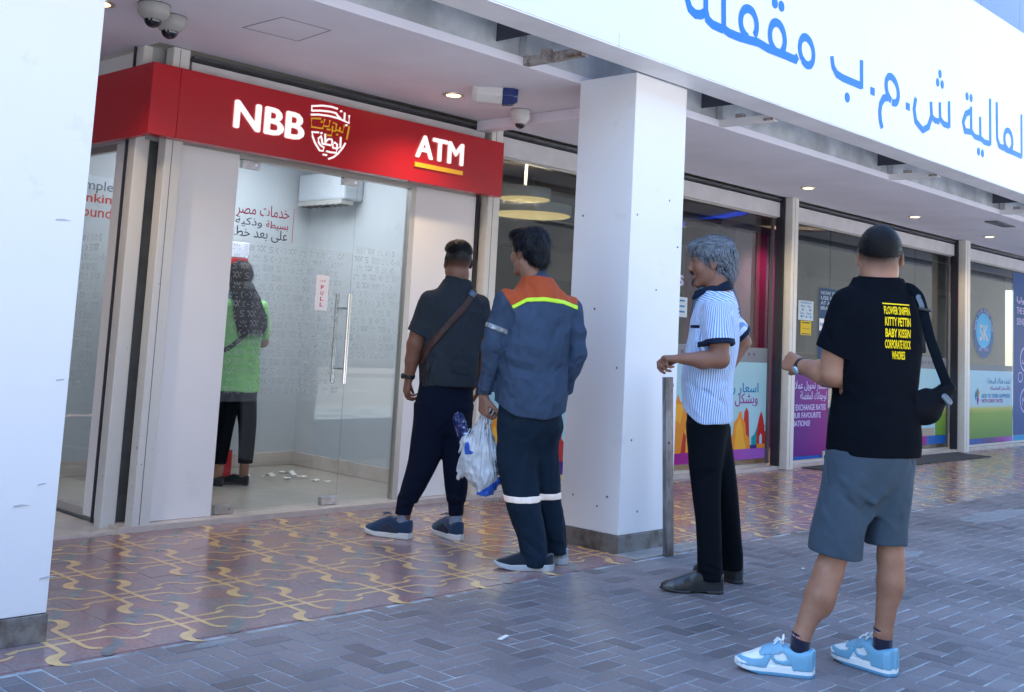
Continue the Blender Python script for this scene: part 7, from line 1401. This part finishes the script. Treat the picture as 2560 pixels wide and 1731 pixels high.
    Q.add(Loft([(.21, .192, .06, .052, .056), (.28, .186, .055, .066, .066), (.36, .180, .05, .072, .074), (.46, .178, .04, .078, .082), (.62, .170, .02, .088, .095), (.76, .155, .01, .10, .11)], 0, 2.1, .01), k=.02)
    Q.add(Cone((.191, .06, .22), (.195, .06, .155), .047, .043), k=.012)
    Q.disp(folds([((-.12, -.02, .25), (-.04, -.03, .22), .010, .007), ((-.13, -.02, .20), (-.05, -.02, .185), .009, .006), ((.15, .0, .25), (.23, .0, .22), .010, .007), ((.15, .0, .20), (.23, .0, .185), .008, .006), ((.12, -.1, .70), (.02, -.1, .58), .014, .006), ((.05, -.11, .82), (.14, -.12, .72), .014, .005), ((.02, -.08, .52), (-.06, -.07, .42), .014, .005), ((-.09, -.04, .34), (.0, -.05, .32), .012, -.005)])).disp(drape(.0035, (9, 9, 7), 91))
    solid('joggers', Q, (-.17, -.16, .13), (.30, .18, .92), .0055, cloth('jogger_navy', (0.0035, 0.0075, 0.022), .85, sheen=0), p)
    for a, b_ in (((-.100, .036, .05), (-.104, .036, .155)), ((.197, .06, .05), (.195, .06, .17))): solid('sock', Body().add(Cone(a, b_, .036, .037), k=0), (a[0]-.06, a[1]-.06, .0), (a[0]+.06, a[1]+.06, .21), .004, cloth('sock_grey', (0.22, 0.26, 0.36), .9), p)
    RN, RS = cloth('runner_navy', (0.018, 0.045, 0.10), .8), mat('runner_sole', (0.66, 0.66, 0.64), .5)
    for hl, dv in (((-.056, .012), (-.90, .42)), ((.220, .022), (-.50, .87))):
        u_, U, foot, bx, fr = shoe(p, hl, dv, .285, .049, .105, {'upper': RN, 'sole': RS}, .004, 'runner')
        panel('side_overlay', U, foot, [(.06, .03), (.06, .06), (.12, .085), (.17, .06), (.19, .03)], mat('runner_dark', (0.008, 0.02, 0.05), .6), u_, bx, .004, .004)
        o, d, n_ = fr; MB().tube([o+d*.125+V(0, 0, .125), o+d*.15+n_*.02+V(0, 0, .128), o+d*.17+n_*.03+V(0, 0, .118)], .003, 6).tube([o+d*.125+V(0, 0, .125), o+d*.15-n_*.015+V(0, 0, .13), o+d*.185-n_*.01+V(0, 0, .125)], .003, 6).build('lace_bow', RN, None, True).parent = u_
    # strap, watch
    ribbon_on('crossbody_strap', T, [(x, -.25, z) for x, z in ((.226, 1.43), (.214, 1.395), (.165, 1.31), (.118, 1.252), (.045, 1.162), (-.030, 1.068), (-.062, .990))], .042, mat('strap_brown', (0.042, 0.016, 0.012), .55, var=.3, vscale=9), p, (0, 1, 0), .002, .004)
    ribbon_on('crossbody_strap', Body().add(T, k=0).add(Q, k=0), [(x, -.25, z) for x, z in ((-.060, .995), (-.072, .94), (-.080, .86))], .034, mat('strap_black', (0.006, 0.006, 0.008), .5), p, (0.35, 1, 0), .004, .004, 20)
    ribbon_on('strap_slider', T, [(x, -.25, z) for x, z in ((.222, 1.412), (.206, 1.385))], .046, mat('buckle_grey', (0, 0, 0)), p, (0, 1, 0), .006, .003, 6)
    wd = nrm(V(*Lw)-V(-.108, -.02, 1.0)); wc = V(*Lw)-wd*.004
    solid('watch_strap', Body().add(Cone(wc-wd*.02, wc+wd*.02, .0345, .034), k=0).cut(Fn(lambda P: np.abs((P-wc)@wd)-.012), k=.003), tuple(wc-.05), tuple(wc+.05), .004, BLACKC, p)
    solid('watch_case', Body().add(Cone(wc+V(-.034, 0, 0), wc+V(-.040, 0, 0), .018, .016, (-1, 0, 0), .5), k=0), tuple(wc-.07), tuple(wc+.03), .0035, BLACKC, p)
    return p
# ============================================================= woman at the cash machine
def woman():
    p = person((4.42, 6.85), -32.83, 'woman with long dark hair and lime green top using the cash machine inside', None)
    SK = skin('skin_warm', (0.34, 0.18, 0.12)); phi = rad(33); f = (-.545, .839, 0)
    H = Fr((-.010, .03, 1.475), (-.545, .839, -.12), s_=.95)
    B = Body(); head(B, H, (.02, .01, 1.32), .050)
    B.add(Loft([(.70, .04, .0, .14, .11), (.95, .03, .0, .13, .10), (1.25, .03, .0, .15, .09), (1.32, .03, .0, .10, .07)], phi, 2.2), k=.02)
    Rs, Re, Rw = (.155, .08, 1.275), (.188, .12, 1.03), (.075, .29, 1.02)
    Ls, Le, Lw = (-.10, -.08, 1.275), (-.13, -.03, 1.03), (-.16, .19, 1.05)
    B.add(Cone(Rs, Re, .042, .037), Cone(Re, Rw, .037, .024), Cone(Ls, Le, .042, .037), Cone(Le, Lw, .037, .024), k=.02)
    hand(B, Rw, (-.5, .85, 0), (0, 0, -1), -1, sc=.9); hand(B, Lw, (-.5, .85, 0), (0, 0, -1), 1, sc=.9)
    B.add(Cone((.10, .05, .80), (.125, .05, .45), .065, .045), Cone((.125, .05, .45), (.125, .06, .08), .045, .030), Cone((.125, .06, .035), (.02, .11, .03), .022, .014), k=.01)
    B.add(Cone((-.02, -.02, .80), (-.03, -.02, .45), .065, .045), Cone((-.03, -.02, .45), (-.05, .0, .08), .045, .030), Cone((-.05, .0, .035), (-.14, .08, .03), .022, .014), k=.01)
    solid('body', B, (-.26, -.14, 0), (.26, .40, 1.60), .007, SK, p, {'stubble': lambda P: (np.clip((H.loc(P)[:, 2]-.0)/.02, 0, 1)*(H.loc(P)[:, 1] < .05)).astype(F4)})
    rows = [(.680, .040, .0, .150, .130), (.80, .040, .0, .150, .128), (.95, .036, .0, .142, .118), (1.10, .034, .0, .148, .112), (1.24, .032, .0, .152, .10), (1.30, .03, .0, .12, .085), (1.35, .025, .01, .07, .065)]
    T = Body().add(Loft(rows, phi, 2.2, .008), k=0).add(Cone(Rs, (.182, .11, 1.09), .052, .058), Cone(Ls, (-.125, -.04, 1.09), .052, .058), k=.03)
    T.disp(folds([((-.05, -.1, .98), (.15, -.09, .92), .012, .007), ((-.05, -.1, .93), (.12, -.1, .88), .012, -.006), ((.0, -.11, .88), (.14, -.1, .86), .012, .006), ((.16, .0, 1.02), (.06, -.1, .95), .012, .006)])).disp(drape(.004, (9, 9, 9), 15))
    solid('top', T, (-.22, -.17, .66), (.27, .22, 1.38), .006, cloth('top_lime', (0.27, 0.66, 0.22), .85), p)
    Q = Body().add(Loft([(.60, .04, .0, .11, .09), (.70, .04, .0, .145, .12), (.80, .04, .0, .14, .115)], phi, 2.2, .01), k=0)
    Q.add(Loft([(.175, .130, .06, .052, .055), (.30, .130, .055, .056, .06), (.45, .124, .05, .064, .068), (.60, .10, .045, .078, .082), (.72, .08, .03, .085, .09)], 0, 2.1, .008), Loft([(.175, -.048, .0, .050, .055), (.45, -.03, -.02, .064, .068), (.60, -.02, -.02, .078, .082), (.72, .0, -.02, .085, .09)], 0, 2.1, .008), k=.02)
    solid('trousers', Q, (-.15, -.16, .15), (.24, .18, .83), .007, cloth('trouser_black', (0, 0, 0)), p)
    HR = Body().add(H.ell(0, -.012, .032, (.088, .106, .098)), k=0).add(Loft([(1.09, .10, -.09, .085, .030), (1.16, .095, -.095, .115, .040), (1.25, .075, -.08, .115, .045), (1.34, .045, -.055, .10, .055), (1.44, .01, -.02, .085, .07)], phi, 2.0, .02), k=.03)
    HR.sub(H.ell(0, .085, -.04, (.10, .085, .10)), k=.01).disp(lambda P: -.006*(1-2*np.abs(vnoise(P, (30, 30, 4), 8)))-.003*vnoise(P, (70, 70, 8), 9))
    hs = solid('hair', HR, (-.16, -.18, 1.05), (.24, .17, 1.62), .005, hairmat('hair_long', (0.002, 0.0022, 0.003), (0.007, 0.007, 0.009), (14, 14, 2), .3), p)
    strands(p, hs, 'hair_strands', strandmat('strand_jet', (0, 0, 0), (0, 0, 0)), lambda P: V(0, 0, -1)+P*0, 2500, .07, .002, .12, 8, None, .08)
    ribbon_on('bag_strap', T, [(x, -.25, z) for x, z in ((.10, 1.13), (.04, 1.06), (-.02, 1.0), (-.08, .96))], .030, BLACKC, p, (0, 1, 0), .003, .004, 24)
    LE2 = mat('flat_shoe_black', (0.006, 0.006, 0.007), .6)
    shoe(p, (.158, .035), (-.93, .36), .235, .042, .07, {'upper': LE2, 'sole': LE2}, .005, 'dress'); shoe(p, (-.02, -.03), (-.75, .65), .235, .042, .07, {'upper': LE2, 'sole': LE2}, .005, 'dress')
    return p
man_black(); man_striped(); man_uniform(); plastic_bag(); man_polo(); woman()
